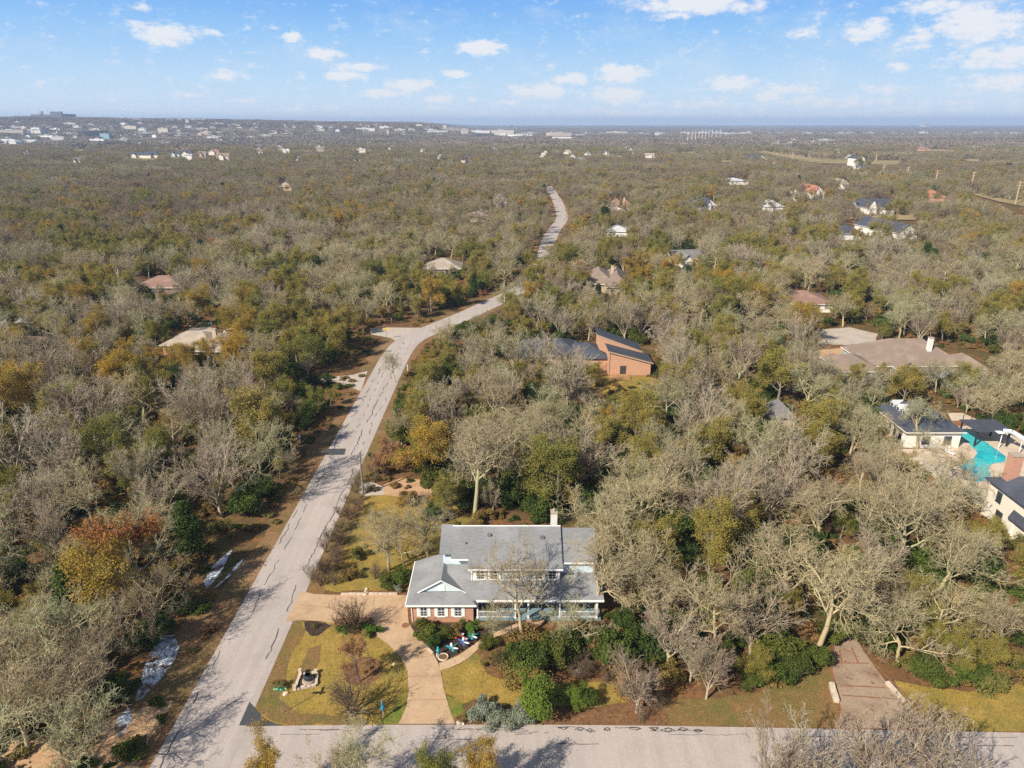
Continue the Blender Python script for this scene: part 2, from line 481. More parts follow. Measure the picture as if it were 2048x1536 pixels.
M['gravel'] = mat('pale_concrete', (0.44, 0.38, 0.33), 0.95, [(.4, (0.36, 0.30, 0.25), .5, .7)], fine=(6., .12))


def shingle(name, base, dk=.66, row=.14, warm=None):
    m = bpy.data.materials.new(name)
    m.use_nodes = True
    t = NT(m.node_tree)
    tc = t.n('ShaderNodeTexCoord')
    v = tc.outputs['Object']
    sp = t.n('ShaderNodeSeparateXYZ', {0: v})
    rows = t.m('FRACT', t.m('DIVIDE', sp.outputs[2], row * .5))
    line = t.m('LESS_THAN', rows, .16)
    cell = t.n('ShaderNodeVectorMath', {0: v, 1: (3.2, 3.2, 13.0)}, operation='MULTIPLY')
    vor = t.n('ShaderNodeTexVoronoi', {'Vector': cell.outputs[0], 'Scale': 1.0})
    g = t.n('ShaderNodeSeparateXYZ', {0: vor.outputs['Color']})
    n2 = t.n('ShaderNodeTexNoise', {'Vector': v, 'Scale': .35, 'Detail': 4.0})
    c = t.mix(t.m('MULTIPLY', g.outputs[0], .55), base, tuple(x * dk for x in base))
    c = t.mix(t.n('ShaderNodeMapRange', {0: n2.outputs[0], 1: .45, 2: .75, 4: .9}).outputs[0], c, tuple(min(1, x * 1.28) for x in base))
    c = t.mix(t.m('MULTIPLY', line, .35), c, tuple(x * .5 for x in base))
    bs = t.n('ShaderNodeBsdfPrincipled', {'Base Color': c, 'Roughness': .85, 'Specular IOR Level': .2})
    t.n('ShaderNodeOutputMaterial', {0: bs.outputs[0]})
    return m


def brick(name, a, b, mortar, scale=1.0):
    m = bpy.data.materials.new(name)
    m.use_nodes = True
    t = NT(m.node_tree)
    tc = t.n('ShaderNodeTexCoord')
    sp = t.n('ShaderNodeSeparateXYZ', {0: tc.outputs['Object']})
    cb = t.n('ShaderNodeCombineXYZ', {0: t.m('ADD', sp.outputs[0], sp.outputs[1]), 1: sp.outputs[2]})
    br = t.n('ShaderNodeTexBrick', {'Vector': cb.outputs[0], 'Color1': (*a, 1), 'Color2': (*b, 1), 'Mortar': (*mortar, 1), 'Scale': 1.0, 'Mortar Size': .012,
                                    'Bias': 0.0, 'Brick Width': .24 * scale, 'Row Height': .085 * scale})
    nz = t.n('ShaderNodeTexNoise', {'Vector': tc.outputs['Object'], 'Scale': 2.2, 'Detail': 3.0})
    c = t.mix(t.n('ShaderNodeMapRange', {0: nz.outputs[0], 1: .5, 2: .75, 4: .5}).outputs[0], br.outputs[0], tuple(min(1, x * 1.3) for x in a))
    bs = t.n('ShaderNodeBsdfPrincipled', {'Base Color': c, 'Roughness': .9, 'Specular IOR Level': .2})
    t.n('ShaderNodeOutputMaterial', {0: bs.outputs[0]})
    return m


def siding(name, base, pitch=.16):
    m = bpy.data.materials.new(name)
    m.use_nodes = True
    t = NT(m.node_tree)
    tc = t.n('ShaderNodeTexCoord')
    sp = t.n('ShaderNodeSeparateXYZ', {0: tc.outputs['Object']})
    ln = t.m('LESS_THAN', t.m('FRACT', t.m('DIVIDE', sp.outputs[2], pitch)), .14)
    nz = t.n('ShaderNodeTexNoise', {'Vector': tc.outputs['Object'], 'Scale': 1.5, 'Detail': 3.0})
    c = t.mix(t.n('ShaderNodeMapRange', {0: nz.outputs[0], 1: .4, 2: .8, 4: .4}).outputs[0], base, tuple(x * .85 for x in base))
    c = t.mix(t.m('MULTIPLY', ln, .4), c, tuple(x * .5 for x in base))
    bs = t.n('ShaderNodeBsdfPrincipled', {'Base Color': c, 'Roughness': .6, 'Specular IOR Level': .3})
    t.n('ShaderNodeOutputMaterial', {0: bs.outputs[0]})
    return m


M['grey_roof'] = shingle('grey_shingle', (0.225, 0.230, 0.245))
M['brown_roof'] = shingle('brown_shingle', (0.25, 0.19, 0.155))
M['dark_roof'] = shingle('dark_shingle', (0.068, 0.076, 0.10))
M['tan_roof'] = shingle('tan_shingle', (0.36, 0.30, 0.25))
M['rust_roof'] = shingle('rust_shingle', (0.27, 0.165, 0.135))
M['red_roof'] = shingle('red_shingle', (0.40, 0.17, 0.11))
M['pale_roof'] = shingle('pale_metal_roof', (0.50, 0.51, 0.53))
M['mid_roof'] = shingle('mid_grey_shingle', (0.19, 0.18, 0.185))
M['brick'] = brick('red_brick', (0.50, 0.205, 0.125), (0.34, 0.12, 0.075), (0.55, 0.43, 0.34))
M['orange_brick'] = brick('orange_brick', (0.54, 0.30, 0.19), (0.45, 0.235, 0.145), (0.50, 0.34, 0.25))
M['blue_siding'] = siding('blue_siding', (0.60, 0.71, 0.76))
M['teal_siding'] = siding('teal_siding', (0.22, 0.34, 0.40))
M['grey_blue_siding'] = siding('grey_blue_siding', (0.33, 0.42, 0.46))
M['white_siding'] = siding('white_siding', (0.72, 0.71, 0.68))
M['tan_siding'] = siding('tan_siding', (0.50, 0.40, 0.30))

# ------------------------------------------------------------------ ground, roads and sheets
Z = {'n': 0}


def catmull(P, n=8):
    P = [np.array(p, float) for p in P]
    P = [2 * P[0] - P[1]] + P + [2 * P[-1] - P[-2]]
    out = []
    for i in range(1, len(P) - 2):
        for k in range(n):
            t = k / n
            out.append(.5 * ((2 * P[i]) + (-P[i - 1] + P[i + 1]) * t + (2 * P[i - 1] - 5 * P[i] + 4 * P[i + 1] - P[i + 2]) * t * t + (-P[i - 1] + 3 * P[i] - 3 * P[i + 1] + P[i + 2]) * t ** 3))
    out.append(P[-2])
    return out


def sheet(name, pix, m, z, label=None, cat=None, kind='structure', world=False, jitter=0.0, group=None, soft=1):
    """flat sheet laid on the ground, outline given by photograph pixels (or metres)"""
    pts = [p if world else G(*p) for p in pix]
    if jitter:
        rnd = random.Random(hash(name) % 9999 if False else len(pix) * 7 + int(z * 1e4))
        out = []
        for i, p in enumerate(pts):
            q = pts[(i + 1) % len(pts)]
            L = math.hypot(q[0] - p[0], q[1] - p[1])
            n = max(1, min(60, int(L / (jitter * 2.2))))
            for k in range(n):
                t = k / n
                out.append((p[0] + (q[0] - p[0]) * t + rnd.uniform(-jitter, jitter) * .5, p[1] + (q[1] - p[1]) * t + rnd.uniform(-jitter, jitter) * .5))
        pts = out
    import mathutils
    tri = mathutils.geometry.tessellate_polygon([[Vector((p[0], p[1], 0)) for p in pts]])
    me = bpy.data.meshes.new(name)
    me.from_pydata([(p[0], p[1], z) for p in pts], [], [list(t) for t in tri])
    me.materials.append(m)
    me.update()
    # make every face look up
    for p in me.polygons:
        if p.normal.z < 0:
            p.flip()
    o = bpy.data.objects.new(name, me)
    COL.objects.link(o)
    tag(o, label, cat, group, kind)
    return o


# one ground sheet out to the horizon
def build_ground():
    ys = [-200, 0, 100, 300, 700, 1200, 1800] + list(np.linspace(1900, 4000, 18)) + [4600, 5500, 7000, 9500, 13000]
    us = np.linspace(-1.25, 1.25, 61)
    v, f = [], []
    for y in ys:
        for u in us:
            x = u * max(abs(y), 900) if y < 900 else u * y
            v.append((x, y, float(terrain(x, y)) if y > 1850 else 0.0))
    nu = len(us)
    for i in range(len(ys) - 1):
        for j in range(nu - 1):
            a = i * nu + j
            f.append((a, a + 1, a + nu + 1, a + nu))
    me = bpy.data.meshes.new('ground')
    me.from_pydata(v, [], f)
    m = bpy.data.materials.new('ground')
    m.use_nodes = True
    t = NT(m.node_tree)
    geo = t.n('ShaderNodeNewGeometry')
    pos = geo.outputs['Position']
    sp = t.n('ShaderNodeSeparateXYZ', {0: pos})
    def nz(s, lo, hi, d=5.):
        n = t.n('ShaderNodeTexNoise', {'Vector': pos, 'Scale': s, 'Detail': d, 'Roughness': .6})
        return t.n('ShaderNodeMapRange', {0: n.outputs[0], 1: lo, 2: hi}).outputs[0]
    c = t.mix(nz(.035, .45, .62), (0.16, 0.085, 0.04), (0.09, 0.075, 0.028))
    c = t.mix(nz(.35, .5, .7), c, (0.27, 0.125, 0.05))
    c = t.mix(nz(1.6, .5, .7), c, (0.065, 0.045, 0.026))
    c = t.mix(nz(6.0, .5, .7), c, (0.15, 0.11, 0.07))
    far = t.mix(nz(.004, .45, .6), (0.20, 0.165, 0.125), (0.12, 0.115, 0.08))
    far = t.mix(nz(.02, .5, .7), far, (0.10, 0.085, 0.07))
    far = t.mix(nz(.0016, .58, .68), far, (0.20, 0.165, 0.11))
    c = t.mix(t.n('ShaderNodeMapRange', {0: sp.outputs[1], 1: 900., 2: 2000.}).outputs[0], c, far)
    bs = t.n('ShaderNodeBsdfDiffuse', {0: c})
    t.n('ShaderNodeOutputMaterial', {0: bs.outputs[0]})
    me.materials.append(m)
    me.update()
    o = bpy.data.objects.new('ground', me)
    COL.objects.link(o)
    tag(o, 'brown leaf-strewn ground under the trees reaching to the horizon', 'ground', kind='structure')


build_ground()

XL, XR = -31.2, -24.4                     # edges of the straight street
ROADC = [G(*p) for p in [(850, 665), (890, 648), (935, 629), (985, 606), (1030, 585), (1066, 560), (1086, 530), (1093, 500), (1100, 475), (1112, 455), (1124, 437), (1120, 415), (1110, 393), (1100, 378), (1092, 370)]]
road_line = [(-27.8, 2.0), (-27.8, 60), (-27.8, 110), (-27.8, 140), (-27.6, 158), (-26.2, 169)] + ROADC
RL = catmull(road_line, 8)


def ribbon(line, wl, wr):
    L, Rr = [], []
    for i, p in enumerate(line):
        a = line[max(0, i - 1)]
        b = line[min(len(line) - 1, i + 1)]
        d = np.array(b) - np.array(a)
        d = d / (np.linalg.norm(d) + 1e-9)
        n = np.array((-d[1], d[0]))
        L.append(tuple(np.array(p) + n * wl))
        Rr.append(tuple(np.array(p) - n * wr))
    return L, Rr


L_, R_ = ribbon(RL, 3.4, 3.4)
vgl, vgr = ribbon(RL, 6.0, 5.2)
rv_ = random.Random(12)
vgl = [(p[0] + rv_.uniform(-1.0, .9), p[1] + rv_.uniform(-.6, .6)) for p in vgl]
vgr = [(p[0] + rv_.uniform(-.6, .6), p[1] + rv_.uniform(-.5, .5)) for p in vgr]
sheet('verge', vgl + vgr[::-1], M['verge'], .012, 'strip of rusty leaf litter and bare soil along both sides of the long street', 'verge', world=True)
sheet('road', L_ + R_[::-1], M['road'], .044, 'long pale asphalt street running straight away then curving into the woods', 'road', world=True)
# the orange soil on the left of the junction
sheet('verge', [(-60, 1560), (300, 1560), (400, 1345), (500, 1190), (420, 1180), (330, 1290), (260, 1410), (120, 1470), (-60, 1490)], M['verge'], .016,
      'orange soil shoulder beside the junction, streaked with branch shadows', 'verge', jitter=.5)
sheet('bare_ground', [(-60, 1492), (40, 1480), (200, 1450), (270, 1425), (300, 1400), (345, 1400), (290, 1500), (255, 1570), (-60, 1570)], M['dirt'], .020,
      'pale orange patch of bare dirt at the street edge in the nearest corner', 'ground', jitter=.4)
# cross street
cross = [G(*p) for p in [(538, 1452), (700, 1450.5), (900, 1450), (1100, 1450), (1300, 1452), (1500, 1455), (1668, 1458.5), (1874, 1462.5), (2048, 1466), (2300, 1472), (2700, 1484)]]
cross = [(-24.8, 48.4), (-22, 48.5)] + cross[1:] + [(cross[-1][0], 40.0), (-24.8, 41.3)]
sheet('street', cross, M['road'], .040, 'pale grey side street crossing the foot of the picture', 'street', world=True)
sheet('asphalt_patch', [(478, 1451.5), (499, 1404), (510, 1416), (528, 1437), (548, 1447), (566, 1452), (520, 1452.5)], M['patch'], .052,
      'dark fresh asphalt patch at the corner of the two streets', 'asphalt patch')
sheet('asphalt_patch', [(651, 898), (692, 897.5), (689, 910), (640, 911), (646, 903)], M['patch'], .052, 'dark rectangular asphalt patch half way up the long street', 'asphalt patch')
sheet('side_road', [(740, 656), (772, 655), (850, 656), (838, 680), (818, 697), (800, 686), (780, 676), (742, 669)], M['gravel'], .032,
      'side road leaving the long street on the left by the yellow sign', 'road')
sheet('driveway', [(600, 758), (640, 756), (705, 750), (735, 742), (722, 783), (706, 776), (680, 768), (632, 767), (600, 768)], M['gravel'], .034,
      'shaded pale driveway leaving the long street on the left', 'driveway')
sheet('driveway', [(380, 648), (424, 644), (424, 668), (400, 672), (378, 660)], M['gravel'], .032, 'pale driveway behind the orange brick bungalow in the woods', 'driveway')

# the main property
drive = [(573, 1244), (574, 1236), (602, 1183.5), (615, 1185.5), (630, 1189), (681, 1190.5), (813, 1190.5), (817.5, 1246.7), (831.6, 1270), (848, 1287), (864, 1303), (874, 1322), (881, 1339), (888, 1380), (899.5, 1420), (911, 1448.5),
         (796.4, 1448.5), (806, 1431), (813, 1413), (817.5, 1382.6), (815, 1342.8), (801, 1314.7), (778, 1291), (752, 1272), (720, 1262), (686, 1250), (644, 1243), (606, 1241)]
sheet('driveway', drive, M['concrete'], .054, 'tan concrete driveway curving from the long street past the blue house to the side street', 'driveway')
lawn1 = [(503, 1394), (520, 1350), (538.6, 1305), (555, 1273), (571, 1245.5), (606, 1242), (644, 1243), (686, 1250), (720, 1262), (752, 1272), (777.6, 1291), (801, 1314.7), (815, 1342.8), (817.5, 1382.6), (813, 1413), (806, 1431),
         (796.4, 1449), (738, 1450.5), (650, 1451.6), (569, 1451.6), (545, 1446), (527, 1436.6), (508, 1415.5)]
sheet('lawn', lawn1, M['lawn'], .028, 'corner lawn between the two streets and the curving driveway', 'lawn', jitter=.12)
sheet('lawn', [(504, 1394), (520, 1350), (538.6, 1305), (555, 1273), (571, 1245.5), (600, 1243), (612, 1262), (590, 1300), (575, 1340), (560, 1400), (600, 1425), (700, 1432), (740, 1440), (738, 1450), (650, 1451), (569, 1451), (545, 1446), (527, 1436), (508, 1415)], M['verge_grass'], .033,
      'drier brown rim of the corner lawn along the streets', 'lawn', jitter=.35)
sheet('lawn', [(640, 1290), (618, 1300), (600, 1330), (588, 1362), (602, 1380), (622, 1352), (640, 1325)], M['verge_grass'], .036, 'darker green swathe across the corner lawn', 'lawn', jitter=.4)
sheet('lawn', [(799, 1390), (816, 1392), (812, 1415), (796, 1447), (760, 1448.5), (764, 1432), (785, 1415)], M['green_grass'], .038, 'bright green grass where the driveway meets the side street', 'lawn', jitter=.2)
lawn2 = [(882, 1342), (921, 1328), (953, 1304), (963, 1326.6), (974.8, 1348), (996, 1358), (1038, 1361.7), (1153, 1364), (1235, 1364), (1258, 1378), (1253.7, 1404), (1188, 1415.6), (1090, 1412), (1005, 1411), (949, 1399), (925, 1408), (907, 1394.5), (890.5, 1387.5)]
sheet('lawn', lawn2, M['lawn'], .028, 'front lawn between the walkway and the shrubs by the side street', 'lawn', jitter=.12)
sheet('lawn', [(892, 1390), (907, 1396), (925, 1408), (930, 1424), (905, 1441), (900, 1420)], M['green_grass'], .030, 'small bright green tuft of grass right of the driveway mouth', 'lawn', jitter=.2)
sheet('planting_bed', [(905, 1450), (900, 1436), (930, 1420), (950, 1401), (1005, 1412), (1090, 1413), (1188, 1417), (1254, 1406), (1300, 1395), (1330, 1420), (1340, 1452), (1100, 1450)], M['mulch'], .024,
      'rusty mulch bed with shrubs along the side street', 'planting bed', jitter=.25)
sheet('planting_bed', [(954, 1303), (986, 1279), (1024, 1266), (1060, 1262), (1200, 1262), (1290, 1290), (1330, 1350), (1258, 1376), (1235, 1362), (1153, 1362), (1038, 1360), (996, 1357), (975, 1348), (964, 1326)], M['mulch'], .022,
      'shaded mulch bed under the evergreens in front of the porch', 'planting bed', jitter=.25)
sheet('planting_bed', [(822, 1250), (950, 1244), (1034, 1246), (1000, 1260), (965, 1276), (939, 1296), (911, 1311), (878, 1326), (872, 1312), (850, 1285), (835, 1268)], M['dark_mulch'], .036,
      'dark mulch flower bed between the brick wall and the walkway', 'planting bed', jitter=.1)
sheet('walkway', [(878, 1327), (897, 1320), (916, 1312), (939, 1296), (965, 1277), (1000, 1261), (1033, 1247), (1050, 1244), (1056, 1252), (1024, 1265), (982, 1278), (954, 1301), (940, 1314), (921, 1327), (900, 1336), (881, 1342)], M['walk'], .060,
      'tan concrete walkway curving from the driveway to the porch', 'walkway')
sheet('planting_bed', [(664, 1240), (690, 1236), (745, 1236), (757, 1262), (750, 1272), (728, 1266), (706, 1262), (686, 1256), (670, 1250)], M['mulch'], .062, 'mulch bed inside the driveway loop with a bare shrub', 'planting bed', jitter=.15)
sheet('planting_bed', [(606, 1244), (625, 1242), (650, 1246), (662, 1252), (650, 1262), (636, 1272), (624, 1274), (612, 1262)], M['dark_mulch'], .044, 'small dark planting bed at the upper tip of the corner lawn', 'planting bed', jitter=.15)
c0 = G(727, 1342)
sheet('planting_bed', [(c0[0] + 1.95 * math.cos(a), c0[1] + 1.95 * math.sin(a)) for a in np.linspace(0, 2 * math.pi, 25)[:-1]], M['mulch'], .044,
      'round mulch bed under the rust leaved oak on the corner lawn', 'planting bed', world=True, jitter=.12)
yard = [(735, 992), (830, 976), (960, 992), (945, 1040), (890, 1062), (872, 1120), (812, 1186), (700, 1188), (650, 1180), (660, 1150), (700, 1080)]
sheet('lawn', yard, M['lawn'], .024, 'sunlit yellow side yard with bare oaks beside the blue house', 'lawn', jitter=.6)
sheet('verge', [(606, 1185), (640, 1110), (690, 1000), (727, 915), (752, 868), (790, 870), (760, 940), (722, 1010), (700, 1080), (650, 1185)], M['verge_grass'], .020, 'brown grass verge between the long street and the side yard', 'verge', jitter=.5)
sheet('planting_bed', [(700, 1181), (812, 1181), (812, 1189.5), (681, 1189.5), (660, 1186)], M['mulch'], .034, 'mulch strip along the upper edge of the driveway', 'planting bed', jitter=.1)
sheet('track', [(766, 990), (768, 970), (800, 957), (860, 960), (910, 974), (905, 992), (850, 992), (800, 993)], M['dirt'], .030, 'tan dirt track behind the utility pole', 'track', jitter=.4)
sheet('culvert_slab', [(717, 985), (722, 966), (745, 965), (768, 974), (768, 990), (727, 992)], M['gravel'], .036, 'concrete apron at the foot of the utility pole', 'concrete apron', jitter=.1)
# second driveway, grass beside it
drive2 = [(1668, 1457), (1682, 1422), (1674, 1374), (1660.6, 1325.8), (1668, 1288), (1676, 1262), (1700, 1262), (1712, 1276), (1730, 1307), (1773, 1366), (1810.4, 1408.7), (1869, 1449), (1876, 1462)]
sheet('driveway', drive2, M['old_concrete'], .046, 'leaf stained concrete driveway running into the woods on the right', 'driveway')
sheet('lawn', [(1790, 1362), (1874.6, 1376.6), (1955, 1384.6), (2048, 1362), (2300, 1362), (2300, 1470), (2048, 1463), (1928, 1463), (1876, 1461), (1869, 1449), (1810, 1408)], M['lawn'], .028, 'yellow grass lawn right of the leaf stained driveway', 'lawn', jitter=.2)
sheet('verge', [(1300, 1394), (1400, 1400), (1520, 1385), (1600, 1350), (1655, 1322), (1674, 1374), (1682, 1422), (1666, 1456), (1500, 1454), (1330, 1451)], M['verge_grass'], .020, 'brown leafy verge left of the leaf stained driveway', 'verge', jitter=.3)
sheet('lawn', [(1185, 752), (1290, 752), (1330, 764), (1300, 790), (1180, 790), (1150, 775)], M['lawn'], .024, 'grass in front of the terracotta house', 'lawn', jitter=.6)
sheet('lawn', [(1640, 700), (1700, 695), (1660, 730), (1600, 725)], M['dirt'], .024, 'tan yard beside the blue-grey ranch house', 'yard', jitter=.6)
sheet('road', [(1630, 660), (1700, 655), (1756, 668), (1750, 686), (1690, 690), (1636, 688)], M['gravel'], .030, 'pale end of a cul-de-sac behind the blue-grey ranch house', 'road', jitter=.4)
sheet('road', [(1165, 640), (1260, 640), (1330, 655), (1320, 668), (1240, 660), (1165, 658)], M['gravel'], .030, 'strip of road behind the terracotta house', 'road', jitter=.4)
# pool patio
sheet('patio', [(1786, 898), (1850, 898), (1905, 845), (1895, 826), (1925, 826), (2100, 905), (2100, 1010), (2000, 1020), (1950, 1010), (1890, 970)], M['patio'], .030, 'pale stone patio around the turquoise pool', 'patio')
sheet('deck', [(1745, 845), (1756, 842), (1806, 888), (1812, 897), (1770, 897), (1735, 862)], M['deck'], .036, 'brown paved terrace left of the pool house', 'terrace')
sheet('planting_bed', [(1902, 842), (1924, 841), (1936, 852), (1914, 853)], M['leafmat'], .034, 'square orange planting bed on the patio behind the pool house', 'planting bed')
# fields far away
for i, (pl, lab) in enumerate([
        ([(1490, 300), (1520, 297), (1640, 316), (1800, 322), (1800, 331), (1640, 327), (1545, 318)], 'tan clearing in the far woods below the long white buildings'),
        ([(1900, 378), (1960, 376), (2100, 395), (2100, 425), (2000, 405)], 'green strip of pasture under the line of power poles'),
        ([(1540, 392), (1620, 388), (1640, 398), (1560, 404)], 'dry yard around the pink roofed house'),
        ([(1690, 425), (1850, 422), (1860, 442), (1700, 440)], 'dry grass around the white gabled house'),
        ([(440, 300), (640, 297), (680, 303), (560, 308), (430, 307)], 'tan field below the dark roofed houses'),
        ([(250, 317), (420, 314), (430, 322), (250, 324)], 'dry field in front of the dark roofed houses')]):
    sheet('field', pl, M['field'], .5 + .02 * i, lab, 'field')
CLEARINGS = [(1230, 312, 26, 2.6), (1370, 305, 30, 2.2), (1450, 322, 26, 3), (1600, 300, 34, 2.4), (1880, 300, 40, 3), (1950, 320, 34, 3.4), (1760, 346, 26, 3), (1500, 345, 18, 2.6), (1860, 352, 30, 3.2), (1960, 290, 40, 2), (1330, 288, 26, 1.6),
             (520, 297, 34, 2), (740, 300, 24, 2), (160, 300, 30, 2), (660, 316, 22, 2.2), (880, 330, 20, 2.4), (330, 343, 16, 2), (120, 322, 22, 2.2), (1040, 296, 24, 1.8), (1120, 318, 20, 2)]
_o = ['first', 'second', 'third', 'fourth', 'fifth', 'sixth', 'seventh', 'eighth', 'ninth', 'tenth', 'eleventh', 'twelfth', 'thirteenth', 'fourteenth', 'fifteenth', 'sixteenth', 'seventeenth', 'eighteenth', 'nineteenth', 'twentieth']
for i, (a_, b_, rx_, ry_) in enumerate(sorted(CLEARINGS)):
    sheet('field', [(a_ + rx_ * math.cos(q) * (1 + .18 * math.sin(3 * q + i)), b_ + ry_ * math.sin(q)) for q in np.linspace(0, 2 * math.pi, 17)[:-1]], M['field'], .3 + .01 * i, f'dry grass clearing in the far woods, {_o[i]} from the left', 'field')
# snow patches in the ditch
for i, (pl, lab) in enumerate([
        ([(318, 1268), (345, 1266), (352, 1300), (350, 1320), (322, 1350), (290, 1390), (268, 1410), (262, 1400), (282, 1360), (292, 1335), (302, 1300)], 'largest patch of thin snow in the shaded roadside ditch'),
        ([(236, 1424), (262, 1420), (266, 1446), (246, 1470), (232, 1472), (240, 1450)], 'nearest patch of thin snow in the ditch by the junction'),
        ([(448, 1110), (462, 1096), (470, 1098), (440, 1140), (420, 1168), (408, 1180), (412, 1160)], 'narrow streak of thin snow farther up the ditch'),
        ([(470, 1130), (486, 1116), (482, 1132), (440, 1175), (430, 1180)], 'thin second streak of snow beside the longest ditch streak'),
        ([(514, 993), (524, 990), (530, 1010), (518, 1022)], 'farthest small patch of snow beside the long street')]):
    sheet('snow_patch', pl, M['snow'], .030 + .001 * i, lab, 'snow patch', kind='stuff', jitter=.8)


# crack sealant lines on the streets
def cracks():
    rnd = random.Random(5)
    mb = MB()

    def line(pts, wd=.035, z=.058):
        for i in range(len(pts) - 1):
            a, b = np.array(pts[i]), np.array(pts[i + 1])
            d = b - a
            L = np.linalg.norm(d)
            if L < 1e-6:
                continue
            n = np.array((-d[1], d[0])) / L * wd * rnd.uniform(.6, 1.4)
            e = d / L * wd * .5
            mb.poly([(*(a - n - e), z), (*(b - n + e), z), (*(b + n + e), z), (*(a + n - e), z)])

    def wander(x, y0, y1, step=.55, amp=.16, wd=.04, gap=.0):
        y, px_, pts = y0, x, []
        while y < y1:
            pts.append((px_, y))
            px_ += rnd.uniform(-amp, amp) + (x - px_) * .12
            y += step * rnd.uniform(.5, 1.4)
            if rnd.random() < gap and len(pts) > 3:
                line(pts, wd)
                pts = []
                y += rnd.uniform(.5, 3.5)
        line(pts, wd)
    wander(-25.5, 57, 106, wd=.045, gap=.02)
    wander(-30.3, 44, 62, wd=.045, gap=.12)
    wander(-29.6, 63, 100, wd=.04, gap=.18)
    wander(-26.8, 104, 150, amp=.22, wd=.06, gap=.07)
    wander(-29.8, 96, 150, amp=.25, wd=.06, gap=.12)
    wander(-25.6, 108, 132, amp=.3, wd=.05, gap=.3)
    wander(-28.2, 115, 150, wd=.05, gap=.5)
    wander(-27.4, 150, 168, amp=.3, wd=.07, gap=.3)
    wander(-30.7, 78, 92, wd=.045, gap=.2)

    def hw(x0, x1, y, wd=.03, amp=.07):
        x, yy, pts = x0, y, []
        while x < x1:
            pts.append((x, yy))
            x += rnd.uniform(.2, .8)
            yy += rnd.uniform(-amp, amp) + (y - yy) * .3
        line(pts, wd, .056)
    for (a, b, yy, wd_) in [(600, 680, 1459, .03), (640, 790, 1462, .02), (560, 640, 1470, .02), (905, 960, 1460, .02), (915, 1000, 1459, .03), (960, 1050, 1457, .03), (985, 1060, 1461, .025), (1010, 1078, 1464.5, .03), (1030, 1066, 1470, .025),
                            (1088, 1106, 1467, .025), (1112, 1200, 1488, .03), (900, 985, 1479, .035), (870, 900, 1478, .03), (1110, 1160, 1455, .03), (1230, 1290, 1456, .03), (1300, 1420, 1462, .025), (1340, 1500, 1470, .02), (1600, 1690, 1475, .02), (1900, 2040, 1476, .02), (1950, 2040, 1492, .03)]:
        p, q = G(a, yy), G(b, yy)
        hw(p[0], q[0], p[1], wd_)
    for (cx_, cy_, s_) in [(895, 1473, .5), (1125, 1456, .5), (1160, 1458, .55), (1180, 1462, .45), (1215, 1459, .45), (1270, 1458, .5), (1310, 1457, .6), (1335, 1461, .6), (1365, 1459, .5), (1395, 1462, .5)]:
        c = G(cx_, cy_)
        pts, a = [], rnd.uniform(0, 6)
        for k in range(13):
            pts.append((c[0] + s_ * 1.2 * math.cos(a) * rnd.uniform(.2, 1), min(c[1] + s_ * .55 * math.sin(a) * rnd.uniform(.2, 1), 48.3)))
            a += rnd.uniform(.6, 1.6)
        line(pts, .028, .056)
    p = G(478, 1453)
    line([(p[0] - 3, p[1] + 3.0), (p[0] - 1.6, p[1] + 2.9), (p[0] + .2, p[1] + 2.95)], .02)
    o = mb.build('crack_sealant', M['crack'])
    tag(o, 'black crack sealant lines wandering over both streets', 'crack sealant', kind='structure')
    # driveway joints
    jb = MB()

    def jl(a, b, z=.0585, wd=.03, mbb=None):
        a, b = np.array(G(*a)), np.array(G(*b))
        d = (b - a) / np.linalg.norm(b - a)
        n = np.array((-d[1], d[0])) * wd
        (mbb or jb).poly([(*(a - n), z), (*(b - n), z), (*(b + n), z), (*(a + n), z)])
    for a, b in [((818, 1401), (893, 1400)), ((817, 1354), (883, 1352)), ((808, 1320), (872, 1311)), ((790, 1288), (846, 1276)), ((672, 1192), (664, 1240)), ((750, 1192), (742, 1238)), ((600, 1210), (668, 1216))]:
        jl(a, b)
    for a, b in [((906, 1317), (914, 1330)), ((934, 1300), (944, 1311)), ((960, 1281), (970, 1290)), ((985, 1268), (994, 1274))]:
        jl(a, b, .064, .02)
    o = jb.build('expansion_joint', M['joint'])
    tag(o, 'thin expansion joints across the tan driveway and walkway', 'expansion joint', kind='structure')
    lb = MB()
    for a, b in [((1680, 1371), (1770, 1376)), ((1683, 1391), (1795, 1399)), ((1668, 1326.5), (1738, 1327)), ((1673, 1457), (1868, 1459))]:
        jl(a, b, .051, .075, lb)
    for a, b in [((1681, 1420), (1660, 1326)), ((1740, 1320), (1872, 1450)), ((1679, 1300), (1684, 1326)), ((1703, 1296), (1716, 1326)), ((1668, 1456), (1682, 1421)), ((1661, 1328), (1670, 1290))]:
        jl(a, b, .0535, .09, lb)
    o = lb.build('leaf_litter', M['leafmat'])
    tag(o, 'lines of rust coloured leaves lying in the joints and edges of the driveway on the right', 'leaf litter', kind='stuff')


cracks()

# ------------------------------------------------------------------ buildings
LAND = []            # landmarks used when describing trees: (phrase, x, y)


def part(mb, name, mats, parent, label=None, smooth=False):
    o = mb.build(name, mats, parent, smooth)
    if label:
        o['label'] = label
    return o


